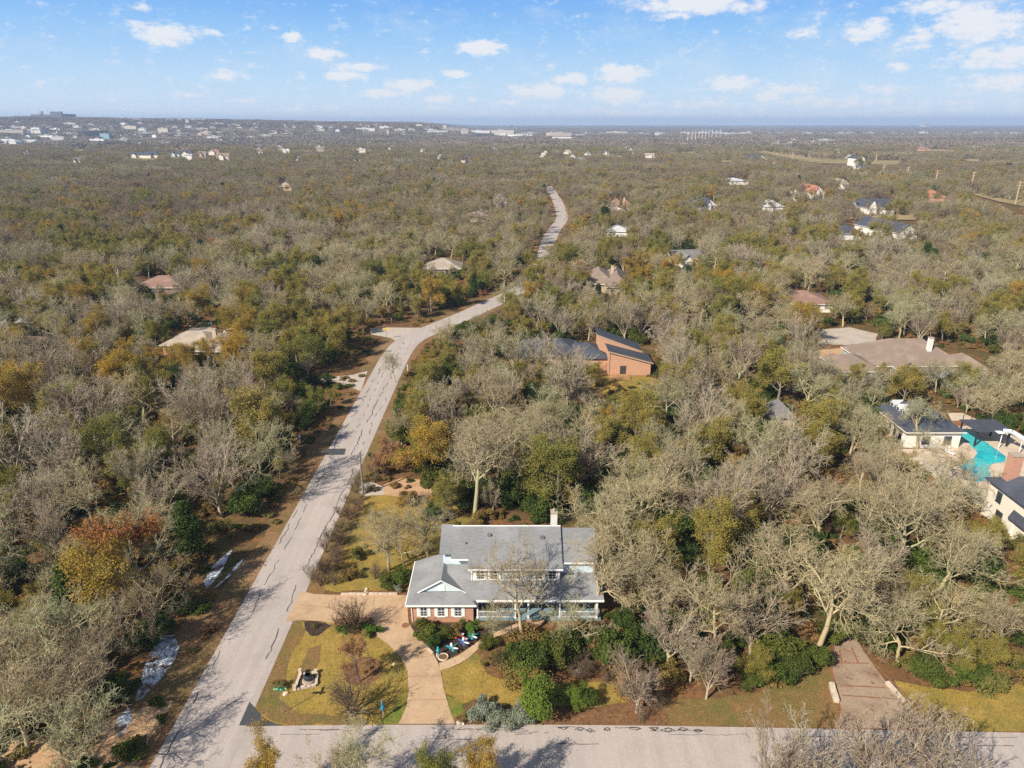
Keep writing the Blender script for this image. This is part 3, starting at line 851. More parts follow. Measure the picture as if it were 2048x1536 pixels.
def window(root, x, y, z, w_, h_, face='front', shutters=False, shut_mat=None, frame=None, grid=(2, 3)):
    """window centred at x (or y) with lower edge z; face front = looks at -y, left = looks at -x, right = +x, back = +y"""
    fr = MB()
    fm = frame or M['white_trim']
    t = .06

    def B(mb, a0, a1, d0, d1, z0, z1):
        if face == 'front':
            mb.box(x + a0, x + a1, y - d1, y - d0, z0, z1)
        elif face == 'back':
            mb.box(x + a0, x + a1, y + d0, y + d1, z0, z1)
        elif face == 'left':
            mb.box(x - d1, x - d0, y + a0, y + a1, z0, z1)
        else:
            mb.box(x + d0, x + d1, y + a0, y + a1, z0, z1)
    h2 = w_ / 2
    B(fr, -h2, -h2 + t, .003, .05, z, z + h_)
    B(fr, h2 - t, h2, .003, .05, z, z + h_)
    B(fr, -h2 + t, h2 - t, .003, .05, z, z + t)
    B(fr, -h2 + t, h2 - t, .003, .05, z + h_ - t, z + h_)
    B(fr, -h2 + t, h2 - t, .005, .045, z + h_ * .5 - .03, z + h_ * .5 + .03)
    for i in range(1, grid[0]):
        xx = -h2 + w_ * i / grid[0]
        B(fr, xx - .018, xx + .018, .006, .038, z + t, z + h_ * .5 - .03)
        B(fr, xx - .018, xx + .018, .006, .038, z + h_ * .5 + .03, z + h_ - t)
    for zz in (.25, .75):
        B(fr, -h2 + t, h2 - t, .008, .034, z + h_ * zz - .015, z + h_ * zz + .015)
    o = fr.build('window', fm, root)
    g = MB()
    B(g, -h2 + t, h2 - t, .001, .02, z + t, z + h_ - t)
    g.build('pane', M['glass'], o)
    s = MB()
    B(s, -h2 - .06, h2 + .06, .052, .11, z - .07, z - .002)
    s.build('sill', fm, o)
    if shutters:
        for sg in (-1, 1):
            sh = MB()
            c = sg * (h2 + .19)
            B(sh, c - .16, c + .16, .004, .05, z - .02, z + h_ + .02)
            for k in range(int(h_ / .12)):
                zz = z + .04 + k * .12
                B(sh, c - .13, c + .13, .052, .066, zz, zz + .05)
            sh.build('shutter', shut_mat or M['white_trim'], root)
    return o


def main_house():
    r = empty('blue_house', (0, 0, 0))
    tag(r, 'pale blue house with grey shingle roof and a brick wing facing the front lawn', 'house')
    yf = 62.75
    gx0, gx1 = xat(824.5, yf), xat(947, yf)
    ex0, ex1 = xat(811.6, 62.3, 2.56), xat(952, 62.3, 2.56)
    # walls of the brick wing
    w1 = MB().box(gx0, gx1, yf, 69.6, 0, 2.62)
    part(w1, 'wall', M['brick'], r, 'red brick wall of the front wing')
    for px in (847.5, 882.4, 916):
        window(r, xat(px, yf, 1.5), yf, .78, .80, 1.42, shutters=True)
    bs = MB().box(gx0 - .03, gx1 + .03, yf - .035, 69.63, 0, .14)
    part(bs, 'base_course', M['brick'], r)
    # garage roof: hip with a small gable (Dutch gable) in front
    cx = (ex0 + ex1) / 2
    rz, gz = 4.92, 3.36
    s = (rz - 2.56) / ((ex1 - ex0) / 2)
    gy = 62.3 + (gz - 2.56) / s
    hw = (rz - gz) / s
    yb = 70.4
    gr = MB()
    A, Bq = (ex0, 62.3, 2.6), (ex1, 62.3, 2.6)
    g0, g1 = (cx - hw, gy, gz), (cx + hw, gy, gz)
    top, back = (cx, gy - .12, rz), (cx, 68.9, rz)
    gr.slab([A, Bq, g1, g0])
    gr.slab([(ex0, yb, 2.6), A, g0, (cx, gy - .12, rz), back])
    gr.slab([Bq, (ex1, yb, 2.6), back, (cx, gy - .12, rz), g1])
    gr.slab([(ex1, yb, 2.6), (ex0, yb, 2.6), back])
    part(gr, 'roof', M['grey_roof'], r, 'grey shingle hip roof of the brick wing')
    gb = MB()
    gb.poly([(cx - hw + .15, gy + .08, gz), (cx + hw - .15, gy + .08, gz), (cx, gy + .08, rz - .16)])
    part(gb, 'gable', M['blue_siding'], r, 'pale blue gable in the front roof')
    gv = MB().box(cx - .34, cx + .34, gy + .02, gy + .07, gz + .1, gz + .78)
    part(gv, 'gable_vent', M['white_trim'], r)
    tr = MB()
    for sg in (-1, 1):
        tr.slab([(cx + sg * (hw + .12), gy - .1, gz - .02), (cx + sg * (hw - .12), gy - .1, gz - .02), (cx, gy - .1, rz - .1), (cx, gy - .1, rz + .06)], .12) if False else None
        x0, x1 = cx + sg * (hw + .1), cx
        tr.tube((x0, gy - .13, gz - .02), (x1, gy - .15, rz + .0), .07, .07, 4)
    tr.box(ex0 - .05, ex1 + .05, 62.18, 62.29, 2.44, 2.60)
    tr.box(ex0 - .11, ex0 - .01, 62.18, yb, 2.44, 2.60)
    part(tr, 'eave_trim', M['white_trim'], r)
    dp = MB().box(gx0 - .02, gx0 + .07, yf - .1, yf - .02, .1, 2.44)
    part(dp, 'downpipe', M['white_trim'], r)
    # main body
    X0, X1 = -6.79, 5.6
    yr, zr = 69.0, 8.42
    sl = .5
    zl = lambda y: zr - sl * (yr - y)
    LX0, RX1 = -8.2, 9.55
    lower = lambda y: 2.95 + .60 * (y - 62.7)
    bd = MB()
    bd.box(LX0 + .3, RX1 - .25, 65.35, 73.4, 0, 4.4)
    bd.box(X0 + .25, X1 - .25, 66.1, 71.2, 4.4, 6.45)
    bd.box(-4.53, 5.3, 64.62, 66.1, 4.0, 5.85)
    bd.box(X1 - .25, RX1 - .3, 65.45, 71.2, 4.4, 6.2)
    bd.box(LX0 + .35, X0 + .25, 66.8, 71.8, 4.4, 5.9)
    # gable triangles of the main block
    for xx in (X0 + .25, X1 - .25):
        bd.poly([(xx, 66.1, 6.4), (xx, 71.2, 6.4), (xx, yr, zr - .2)])
    part(bd, 'wall', M['blue_siding'], r, 'pale blue siding wall of the upper storey and porch')
    up = MB()
    ed = .0
    up.slab([(X0, 65.25, zl(65.25)), (-4.85, 65.25, zl(65.25)), (-4.85, 64.15, zl(64.15)), (X1, 64.15, zl(64.15)), (X1, yr, zr), (X0, yr, zr)], .16)
    up.slab([(X1, 73.6, zr - .78 * (73.6 - yr)), (X0, 73.6, zr - .78 * (73.6 - yr)), (X0, yr, zr + .001), (X1, yr, zr + .001)], .16)
    part(up, 'roof', M['grey_roof'], r, 'large grey shingle roof over the upper storey')
    wl = MB()
    d = .45
    wl.slab([(LX0, 66.2, zl(66.2) - d), (X0 + .1, 66.2, zl(66.2) - d), (X0 + .1, yr + .9, zr - d + .1), (LX0, yr + .9, zr - d + .1)], .15)
    wl.slab([(X0 + .1, 74, 4.7), (LX0, 74, 4.7), (LX0, yr + .9, zr - d + .101), (X0 + .1, yr + .9, zr - d + .101)], .15)
    part(wl, 'roof', M['grey_roof'], r, 'lower grey roof strip at the left end')
    wr = MB()
    d = .28
    wr.slab([(X1 - .1, 65.1, zl(65.1) - d), (RX1, 65.1, zl(65.1) - d), (RX1, yr + .1, zr - d), (X1 - .1, yr + .1, zr - d)], .15)
    wr.slab([(RX1, 73.6, 4.5), (X1 - .1, 73.6, 4.5), (X1 - .1, yr + .1, zr - d + .001), (RX1, yr + .1, zr - d + .001)], .15)
    part(wr, 'roof', M['grey_roof'], r, 'lower grey roof of the right hand wing')
    lo = MB()
    PX1 = 10.12
    lo.slab([(-4.3, 62.7, lower(62.7)), (PX1, 62.7, lower(62.7)), (PX1 - .2, 65.6, lower(65.6)), (5.2, 65.6, lower(65.6)), (5.2, 64.66, lower(64.66)), (-4.5, 64.66, lower(64.66)), (-4.5, 66.14, lower(66.14) + .25), (-7.3, 66.14, lower(66.14) + .25), (-7.3, 65.4, lower(65.4) + .1)], .14)
    part(lo, 'porch_roof', M['grey_roof'], r, 'grey roof sweeping down over the front porch')
    tm = MB()
    tm.box(-4.9, X1 + .03, 64.03, 64.13, zl(64.13) - .17, zl(64.13) - .01)
    tm.box(X0 - .02, -4.86, 65.13, 65.23, zl(65.23) - .17, zl(65.23) - .01)
    tm.box(-3.9, PX1, 62.58, 62.68, 2.82, 2.98)
    tm.box(X1 + .1, RX1 + .02, 64.98, 65.08, zl(65.08) - .45, zl(65.08) - .29)
    tm.tube((X0, yr, zr + .02), (X1, yr, zr + .02), .07, .07, 6)
    tm.box(-4.56, -4.44, 64.56, 64.66, 4.1, 5.8)
    tm.box(5.22, 5.33, 64.56, 64.66, 4.1, 5.8)
    part(tm, 'eave_trim', M['white_trim'], r)
    yw = 64.62
    for px in (961, 987.5, 1077.5, 1105):
        window(r, xat(px, yw, 5), yw, 4.30, .9, 1.42, shutters=True)
    window(r, xat(1033, yw, 5), yw, 4.30, .9, 1.42, shutters=True)
    # porch
    pf = MB().box(-4.05, 9.9, 62.95, 65.35, 0, .34)
    part(pf, 'porch_floor', M['teal_siding'], r)
    st = MB().box(1.6, 3.6, 62.35, 62.94, 0, .17)
    part(st, 'step', M['concrete'], r)
    for px in (955, 1030.5, 1056.5, 1119.5, 1193.7):
        x = xat(px, 62.95, 1.5)
        p = MB().box(x - .09, x + .09, 62.92, 63.10, .34, 2.84)
        p.box(x - .13, x + .13, 62.89, 63.13, .342, .5)
        p.box(x - .13, x + .13, 62.89, 63.13, 2.68, 2.842)
        part(p, 'porch_post', M['white_trim'], r)
    for a, b in ((958, 1028), (1122, 1191)):
        x0, x1 = xat(a, 63, 1), xat(b, 63, 1)
        rl = MB()
        rl.box(x0, x1, 62.98, 63.04, 1.16, 1.24)
        rl.box(x0, x1, 62.98, 63.04, .42, .49)
        n = int((x1 - x0) / .14)
        for k in range(n):
            xx = x0 + (x1 - x0) * (k + .5) / n
            rl.box(xx - .02, xx + .02, 62.99, 63.03, .491, 1.159)
        part(rl, 'railing', M['white_trim'], r)
    for px, ww in ((985, 1.5), (1010, 1.2), (1085, 1.4), (1150, 1.5), (1178, 1.2)):
        window(r, xat(px, 65.35, 1.4), 65.35, .85, ww * .8, 1.35)
    dr = MB().box(xat(1043, 65.3, 1.2) - .5, xat(1043, 65.3, 1.2) + .5, 65.28, 65.345, .35, 2.4)
    part(dr, 'door', M['teal'], r)
    # chimney behind the ridge
    cy0 = 73.0
    cxa, cxb = xat(1103, cy0, 9.5), xat(1115.6, cy0, 9.5)
    zt = zat(1028, cy0)
    ch = MB().box(cxa, cxb, cy0, cy0 + .9, 5.5, zt)
    o = part(ch, 'chimney', M['white_siding'], r)
    cc = MB().box(cxa - .06, cxb + .06, cy0 - .06, cy0 + .96, zt + .001, zt + .12)
    cc.tube(((cxa + cxb) / 2, cy0 + .45, zt + .12), ((cxa + cxb) / 2, cy0 + .45, zt + .5), .14, .14, 8)
    part(cc, 'chimney_cap', M['stone'], o)
    rp = MB().tube((-5.2, 66.9, zl(66.9)), (-5.2, 66.9, zl(66.9) + .3), .05, .05, 8)
    part(rp, 'vent_pipe', M['dark_metal'], r)
    for (vx, vy) in ((-2.6, 67.9), (3.4, 67.6)):
        part(MB().box(vx - .22, vx + .22, vy - .2, vy + .2, zl(vy), zl(vy) + .2), 'roof_vent', M['mid_roof'], r)
    gt = MB().box(-3.9, 10.1, 62.49, 62.575, 2.84, 2.95)
    part(gt, 'gutter', M['white_trim'], r)
    LAND.append(('the pale blue house', 1, 67))


main_house()


def hip(mb, x0, x1, y0, y1, z0, zr, gable=None, th=.16, ov=.45):
    x0, x1, y0, y1 = x0 - ov, x1 + ov, y0 - ov, y1 + ov
    z0 = z0 - ov * .25
    if (x1 - x0) >= (y1 - y0):
        h = (y1 - y0) / 2
        ym = (y0 + y1) / 2
        a, b = ((x0, ym, zr), (x1, ym, zr)) if gable else ((x0 + h, ym, zr), (x1 - h, ym, zr))
        mb.slab([(x0, y0, z0), (x1, y0, z0), b, a], th)
        mb.slab([(x1, y1, z0), (x0, y1, z0), a, b], th)
        if not gable:
            mb.slab([(x0, y1, z0), (x0, y0, z0), a], th)
            mb.slab([(x1, y0, z0), (x1, y1, z0), b], th)
    else:
        h = (x1 - x0) / 2
        xm = (x0 + x1) / 2
        a, b = ((xm, y0, zr), (xm, y1, zr)) if gable else ((xm, y0 + h, zr), (xm, y1 - h, zr))
        mb.slab([(x0, y1, z0), (x0, y0, z0), a, b], th)
        mb.slab([(x1, y0, z0), (x1, y1, z0), b, a], th)
        if not gable:
            mb.slab([(x0, y0, z0), (x1, y0, z0), a], th)
            mb.slab([(x1, y1, z0), (x0, y1, z0), b], th)


def gable_wall(mb, x0, x1, y0, y1, z0, zr):
    if (x1 - x0) >= (y1 - y0):
        ym = (y0 + y1) / 2
        for x in (x0, x1):
            mb.poly([(x, y0, z0), (x, y1, z0), (x, ym, zr - .2)])
    else:
        xm = (x0 + x1) / 2
        for y in (y0, y1):
            mb.poly([(x0, y, z0), (x1, y, z0), (xm, y, zr - .2)])


def house(name, label, blocks, wall, roof, wins=True, chimney=None, cat='house', land=None, rz=0.0, origin=None, group=None, trim=True, door=True):
    """blocks: (x0,x1,y0,y1,eave height, ridge height, gable?) in metres round the origin"""
    ox, oy = origin
    oz = float(terrain(ox, oy)) if oy > 2000 else 0.0
    r = empty(name, (ox, oy, oz), rz)
    tag(r, label, cat, group)
    wb, rb, tb = MB(), MB(), MB()
    for i, (x0, x1, y0, y1, ze, zr, gb) in enumerate(blocks):
        e = .004 * i
        wb.box(x0 + e, x1 - e, y0 + e, y1 - e, 0, ze - .05 - e)
        hip(rb, x0 + e, x1 - e, y0 + e, y1 - e, ze - e, zr - e, gb)
        if gb:
            gable_wall(wb, x0 + e, x1 - e, y0 + e, y1 - e, ze - .06 - e, zr - e)
        if trim:
            tb.box(x0 - .45, x1 + .45, y0 - .53 + e, y0 - .46 + e, ze - .30 - e, ze - .14 - e)
            tb.box(x0 - .53 + e, x0 - .46 + e, y0 - .45, y1 + .45, ze - .30 - e, ze - .14 - e)
    wb.build('wall', wall, r)
    rb.build('roof', roof, r)
    if trim:
        tb.build('eave_trim', M['white_trim'], r)
    if wins:
        for i, (x0, x1, y0, y1, ze, zr, gb) in enumerate(blocks[:2]):
            n = max(1, int((x1 - x0) / 3.2))
            for k in range(n):
                x = x0 + (x1 - x0) * (k + .5) / n
                if i == 0 and door and k == n // 2:
                    d = MB().box(x - .5, x + .5, y0 - .06, y0 - .004, .1, 2.15)
                    d.build('door', M['dark_metal'], r)
                else:
                    window(r, x, y0 + .004 * i, .9, 1.1, 1.2)
            n = max(1, int((y1 - y0) / 4))
            sd = 'left' if ox > 0 else 'right'
            for k in range(n):
                y = y0 + (y1 - y0) * (k + .5) / n
                window(r, (x0 if sd == 'left' else x1) + (.004 * i if sd == 'left' else -.004 * i), y, .9, 1.1, 1.2, face=sd)
    if chimney:
        x, y, z, m = chimney
        c = MB().box(x - .45, x + .45, y - .4, y + .4, 2, z)
        c = c.build('chimney', m, r)
        MB().box(x - .52, x + .52, y - .47, y + .47, z + .001, z + .14).build('chimney_cap', M['stone'], c)
    if land:
        LAND.append((land, ox, oy))
    return r


# terracotta house with shed roofs
def terracotta():
    r = empty('terracotta_house', (0, 0, 0))
    tag(r, 'terracotta brick house with two dark sloping shed roofs in the middle of the woods', 'house')
    y0 = G(1250, 751)[1]
    xa, xb, xm = xat(1217, y0), xat(1300, y0), xat(1240, y0)
    zl_, zr_ = zat(704, y0), zat(726, y0)
    wb = MB()
    def shedblock(xl, xr, ya, yb, z_l, z_r):
        b = len(wb.v)
        wb.v += [(xl, ya, 0), (xr, ya, 0), (xr, ya, z_r), (xl, ya, z_l), (xl, yb, 0), (xr, yb, 0), (xr, yb, z_r), (xl, yb, z_l)]
        for q in ((0, 1, 2, 3), (5, 4, 7, 6), (4, 0, 3, 7), (1, 5, 6, 2), (3, 2, 6, 7)):
            wb.f.append([b + i for i in q])
            wb.mi.append(0)
    shedblock(xa, xb, y0, y0 + 5.5, zl_, zr_)
    y1 = y0 + 5.6
    xl2 = xat(1199, y1, 6)
    zl2, zr2 = zat(672, y1), zat(704, y1)
    shedblock(xl2, xb - 1.2, y1, y1 + 6, zl2, zr2)
    wb.build('wall', M['orange_brick'], r)
    rb = MB()
    rb.slab([(xa - .3, y0 - .3, zl_ + .28), (xb + .5, y0 - .3, zr_ + .1), (xb + .5, y1 - .01, zr_ + .1), (xa - .3, y1 - .01, zl_ + .28)], .16)
    o = rb.build('roof', M['dark_roof'], r)
    rb = MB()
    rb.slab([(xl2 - .5, y1 + .02, zl2 + .3), (xb - .8, y1 + .02, zr2 + .12), (xb - .8, y1 + 6.3, zr2 + .12), (xl2 - .5, y1 + 6.3, zl2 + .3)], .16)
    rb.build('roof', M['dark_roof'], r)
    window(r, xat(1246, y0, 1.6), y0, .35, 1.3, 1.9, frame=M['dark_metal'])
    MB().slab([(xa - .32, y0 - .36, zl_ + .30), (xb + .5, y0 - .36, zr_ + .12), (xb + .5, y0 - .31, zr_ + .12), (xa - .32, y0 - .31, zl_ + .30)], .3).build('fascia', M['tan_wood'], r)
    MB().slab([(xl2 - .52, y1 - .05, zl2 + .32), (xb - .8, y1 - .05, zr2 + .14), (xb - .8, y1 + .01, zr2 + .14), (xl2 - .52, y1 + .01, zl2 + .32)], .28).build('fascia', M['tan_wood'], r)
    MB().box(xa - .02, xa + .08, y0 - .12, y0 - .02, .1, zl_ - .1).build('downpipe', M['tan_wood'], r)
    dk = MB().box(xat(1222, y0 - 3) , xat(1262, y0 - 3), y0 - 2.6, y0 - .01, 0, .35)
    for k in range(7):
        dk.box(xat(1222, y0 - 3) + k * .75, xat(1222, y0 - 3) + k * .75 + .08, y0 - 2.6, y0 - 2.52, .351, 1.1)
    dk.build('deck', M['deck'], r)
    # left wings with hip roofs
    for (p0, p1, yy, dz, ze, zt) in ((1132, 1216, y0 + 3, 9, 3.1, 5.4), (1040, 1120, y0 + 4, 11, 3.1, 5.6), (1092, 1160, y0 + 6, 10, 3.0, 5.0)):
        x0, x1 = xat(p0, yy), xat(p1, yy)
        wbk = MB().box(x0, x1, yy, yy + dz, 0, ze)
        wbk.build('wall', M['orange_brick'], r)
        rk = MB()
        hip(rk, x0, x1, yy, yy + dz, ze + .1, zt)
        rk.build('roof', M['dark_roof'], r)
        for k in range(2):
            window(r, x0 + (x1 - x0) * (.3 + .4 * k), yy, .9, 1.1, 1.2)
    LAND.append(('the terracotta house', (xa + xb) / 2, y0 + 4))


terracotta()

# blue-grey ranch with the brown hip roof
y0 = G(1800, 762)[1]
ox = xat(1815, y0)
A = lambda px, z=0: xat(px, y0, z) - ox
rh = house('ranch_house', 'grey blue ranch house with a wide brown hip roof and silver chimney', [
    (A(1745), A(1935), 2, 15, 3.0, 7.0, None), (A(1672), A(1750), -1.5, 8, 3.0, 5.0, None), (A(1925), A(1968), .5, 8, 2.9, 4.6, None), (A(1792), A(1829), 0, 5, 2.9, 4.4, True)],
    M['grey_blue_siding'], M['brown_roof'], origin=(ox, y0), chimney=(A(1886, 5), 5.5, 8.0, M['white_siding']), land='the grey blue ranch house')

# pool house
y0 = G(1860, 896)[1]
ox = xat(1808, y0)
x1 = xat(1916, y0) - ox
yl = G(1758, 846)[1] - y0


def poolhouse():
    r = empty('pool_house', (ox, y0, 0))
    tag(r, 'white brick pool house with dark hip roof and three small dormers', 'pool house')
    h = 3.15
    wb = MB()
    wb.box(1.6, x1, 0, yl, 0, h)
    wb.box(0, 1.6, 0, 1.4, 0, h)
    wb.box(0, 1.6, yl - .5, yl, 0, h)
    wb.build('wall', M['white_brick'], r)
    ob = MB().box(1.5, 1.597, 1.45, yl - .55, .05, h - .1)
    ob.build('opening', M['dark_glass'], r)
    for k in range(1, 5):
        yy = 1.4 + (yl - 1.9) * k / 5
        c = MB().box(.0, .36, yy - .18, yy + .18, 0, h)
        c.build('column', M['white_brick'], r)
    rb = MB()
    pk = (xat(1833, y0 + yl * .8, 6.6) - ox, yl * .82)
    e = .5
    zr = 6.4
    a, b = (x1 / 2, x1 * .45, zr), (x1 / 2, yl - x1 * .45, zr)
    rb.slab([(-e, -e, h), (x1 + e, -e, h), a])
    rb.slab([(-e, yl + e, h), (-e, -e, h), a, b])
    rb.slab([(x1 + e, -e, h), (x1 + e, yl + e, h), b, a])
    rb.slab([(x1 + e, yl + e, h), (-e, yl + e, h), b])
    rb.build('roof', M['dark_roof'], r)
    tb = MB().box(-e, x1 + e, -e - .09, -e - .01, h - .16, h + .02)
    tb.box(-e - .09, -e - .01, -e - .09, yl + e, h - .16, h + .02)
    tb.build('eave_trim', M['cream'], r)
    sl = (zr - h) / (x1 / 2 + e)
    for k in range(3):
        yy = yl * (.42 + .19 * k)
        xx = 1.4
        zb = h + sl * (xx + e)
        d = MB()
        d.box(xx, xx + 1.1, yy - .55, yy + .55, zb - .1, zb + .6)
        d.poly([(xx, yy - .55, zb + .6), (xx, yy + .55, zb + .6), (xx, yy, zb + 1.05)])
        d = d.build('dormer', M['white_trim'], r)
        q = MB()
        q.slab([(xx - .2, yy - .72, zb + .5), (xx + 1.0, yy - .72, zb + .5), (xx + 1.9, yy, zb + 1.15), (xx - .2, yy, zb + 1.15)], .09)
        q.slab([(xx + 1.0, yy + .72, zb + .5), (xx - .2, yy + .72, zb + .5), (xx - .2, yy, zb + 1.151), (xx + 1.9, yy, zb + 1.151)], .09)
        q.build('dormer_roof', M['pale_roof'], d)
        g = MB().box(xx - .03, xx - .004, yy - .35, yy + .35, zb + .05, zb + .55)
        g.build('pane', M['glass'], d)
    for px in (1852, 1895):
        window(r, xat(px, y0, 1.5) - ox, 0, .8, 1.3, 1.4, frame=M['dark_metal'])
    LAND.append(('the white pool house', ox + x1 / 2, y0 + yl / 2))


poolhouse()


# big white house on the right edge
def white_house():
    bx, by = G(2040, 1100)
    wx = xat(1972, G(1972, 1000)[1], 0)
    r = empty('white_house', (0, 0, 0))
    tag(r, 'large cream house with dark roof and covered porch, cut by the right edge', 'house')
    # left wall runs straight away from the viewer
    ya, yb = G(2048, 1090)[1] - 2, G(1978, 985)[1] + 1.0
    xw, yb = G(1984, 956, 6.0)
    ya = yb - 17
    # two-storey block
    hb = 5.9
    wb = MB().box(xw, xw + 14, ya, yb, 0, hb)
    wb.build('wall', M['cream'], r)
    rb = MB()
    hip(rb, xw, xw + 14, ya, yb, hb + .1, hb + 4.2, None, ov=.6)
    rb.build('roof', M['dark_roof'], r)
    for yy in (ya + 3, ya + 4.6, ya + 8.2, yb - 2.2):
        window(r, xw, yy, 3.5, 1.0, 1.5, face='left', frame=M['dark_metal'])
    for yy in (ya + 3, yb - 3):
        window(r, xw, yy, .8, 1.3, 1.7, face='left', frame=M['dark_metal'])
    # porch wings
    px0 = G(1986, 1052)[0]
    for (p0, p1) in ((yb - 10.5, yb - 5.5), (yb - 17.5, yb - 12.0)):
        fl = MB().box(px0, xw - .01, p0, p1, 0, .3)
        fl.build('porch_floor', M['limestone'], r)
        rf = MB()
        rf.slab([(px0 - .4, p1 + .3, 3.0), (px0 - .4, p0 - .3, 3.0), (xw - .01, p0 - .3, 4.1), (xw - .01, p1 + .3, 4.1)], .2)
        rf.build('porch_roof', M['dark_roof'], r)
        for k in range(3):
            yy = p0 + .25 + (p1 - p0 - .5) * k / 2
            c = MB().box(px0, px0 + .34, yy - .17, yy + .17, .301, 2.82)
            c.build('porch_post', M['white_brick'], r)
    # chimney
    cx, cy = xat(2030, yb - 2, 8), yb - 2
    zc = zat(914, cy)
    c = MB().box(xat(2020, cy, 8), xat(2041, cy, 8), cy, cy + 1.2, hb - 1, zc).build('chimney', M['brick'], r)
    MB().box(xat(2019, cy, 8), xat(2042, cy, 8), cy - .08, cy + 1.28, zc + .001, zc + .15).build('chimney_cap', M['stone'], c)
    LAND.append(('the cream house with the brick chimney', xw, (ya + yb) / 2))


white_house()


def pool():
    r = empty('swimming_pool', (0, 0, 0))
    tag(r, 'turquoise swimming pool with angled corners on the pale patio', 'swimming pool')
    def wsheet(pix, z, m, name):
        import mathutils
        pts = [G(*p) for p in pix]
        tri = mathutils.geometry.tessellate_polygon([[Vector((*p, 0)) for p in pts]])
        mb = MB()
        for t in tri:
            q = [(*pts[i], z) for i in t]
            a = (Vector(q[1]) - Vector(q[0])).cross(Vector(q[2]) - Vector(q[0]))
            mb.poly(q if a.z > 0 else q[::-1])
        return mb.build(name, m, r)
    out = [(1915, 860), (1934, 858), (1972, 885), (2012, 914), (2010, 924), (1984, 928), (1978, 940), (1982, 952), (1972, 962), (1950, 965), (1938, 958), (1926, 940), (1915, 932), (1925, 922), (1946, 918), (1955, 906), (1940, 890), (1925, 876)]
    c = (sum(p[0] for p in out) / len(out), sum(p[1] for p in out) / len(out))
    big = [(c[0] + (p[0] - c[0]) * 1.07, c[1] + (p[1] - c[1]) * 1.07) for p in out]
    wsheet(big, .06, M['limestone'], 'coping')
    wsheet(out, .075, M['pool'], 'water')
    # pergola with dark roof
    p = empty('pergola', (0, 0, 0))
    tag(p, 'dark metal shade pergola standing over the far end of the pool', 'pergola')
    x0, y0_ = G(1948, 893)
    x1, y1_ = G(2012, 893)[0], G(1960, 872)[1]
    for (x, y) in ((x0, y0_), (x1, y0_), (x0, y1_), (x1, y1_)):
        MB().box(x - .12, x + .12, y - .12, y + .12, 0, 2.9).build('post', M['dark_metal'], p)
    rf = MB().box(x0 - .4, x1 + .4, y0_ - .4, y1_ + .4, 2.901, 3.05)
    rf.build('roof', M['dark_roof'], p)
    for k in range(4):
        l = MB().box(x0 + .1 + k * 1.5, x0 + .18 + k * 1.5, y1_ + .2, y1_ + .3, 3.051, 4.0)
        l.build('post', M['dark_metal'], p)
    # dark plants / screens
    s = empty('water_slide', (0, 0, 0))
    tag(s, 'pale grey water slide curving down beside the brick chimney', 'water slide')
    a = G(2006, 905)
    pts = [Vector((a[0] + .2, a[1] + 1.5, 3.2)), Vector((a[0] + 1.2, a[1] + .8, 3.3)), Vector((a[0] + 2.2, a[1] - .6, 2.7)), Vector((a[0] + 3.1, a[1] - 2.2, 1.8)), Vector((a[0] + 3.9, a[1] - 3.8, .8)), Vector((a[0] + 4.4, a[1] - 5, .35))]
    mb = MB()
    for i in range(len(pts) - 1):
        d = (pts[i + 1] - pts[i]).normalized()
        sd = d.cross(Vector((0, 0, 1))).normalized()
        for q0, q1, h0, h1 in ((-.5, -.35, .35, 0), (-.35, .35, 0, 0), (.35, .5, 0, .35)):
            z = Vector((0, 0, 1))
            mb.slab([pts[i] + sd * q0 + z * h0, pts[i + 1] + sd * q0 + z * h0, pts[i + 1] + sd * q1 + z * h1, pts[i] + sd * q1 + z * h1], .05)
    mb.build('chute', M['slide'], s)
    for q in (0, 2, 3):
        MB().tube((pts[q].x, pts[q].y, 0), (pts[q].x, pts[q].y, pts[q].z - .06), .07).build('leg', M['white_paint'], s)
    MB().box(pts[0].x - 1.0, pts[0].x - .02, pts[0].y - .5, pts[0].y + .5, 3.0, 3.12).build('platform', M['white_paint'], s)
    # loungers on the patio
    for i, (px, py) in enumerate(((1888, 902), (1898, 908))):
        x, y = G(px, py)
        l = empty('sun_lounger', (x, y, 0), .5)
        tag(l, 'white sun lounger on the patio, ' + ('nearer the pool house wall' if i == 0 else 'nearer the pool water'), 'sun lounger', 'sun loungers on the pool patio')
        MB().box(-.32, .32, -.9, .4, .3, .38).build('seat', M['white_paint'], l)
        bk = MB()
        bk.slab([(-.32, .4, .38), (.32, .4, .38), (.32, 1.0, .85), (-.32, 1.0, .85)], .07)
        bk.build('backrest', M['white_paint'], l)
        for (a_, b_) in ((-.28, -.8), (.28, -.8), (-.28, .3), (.28, .3)):
            MB().tube((a_, b_, 0), (a_, b_, .299), .03, .03, 6).build('leg', M['white_paint'], l)
    # timber swing frame in the yard
    x, y = G(1728, 935)
    sw = empty('timber_frame', (x, y, 0), .25)
    tag(sw, 'old timber swing frame standing in the grass left of the patio', 'swing frame')
    for sx in (-2.3, 2.3):
        for q in (-1, 1):
            MB().tube((sx, q * .9, 0), (sx, 0, 2.5), .08, .08, 6).build('leg', M['tan_wood'], sw)
    MB().box(-2.6, 2.6, -.1, .1, 2.5, 2.66).build('beam', M['pole_wood'], sw)
    MB().box(-2.6, 2.6, -.62, -.12, 2.42, 2.49).build('slat_roof', M['pole_wood'], sw)


pool()

# small steep shed roof
x, y = G(1550, 850)
house('garden_shed', 'small shed with a steep slate roof hidden among the bare trees', [(-2.2, 2.2, -2, 2.4, 2.6, 5.2, None)], M['tan_siding'], M['mid_roof'], origin=(x, y), land='the steep roofed shed', cat='shed', trim=False)

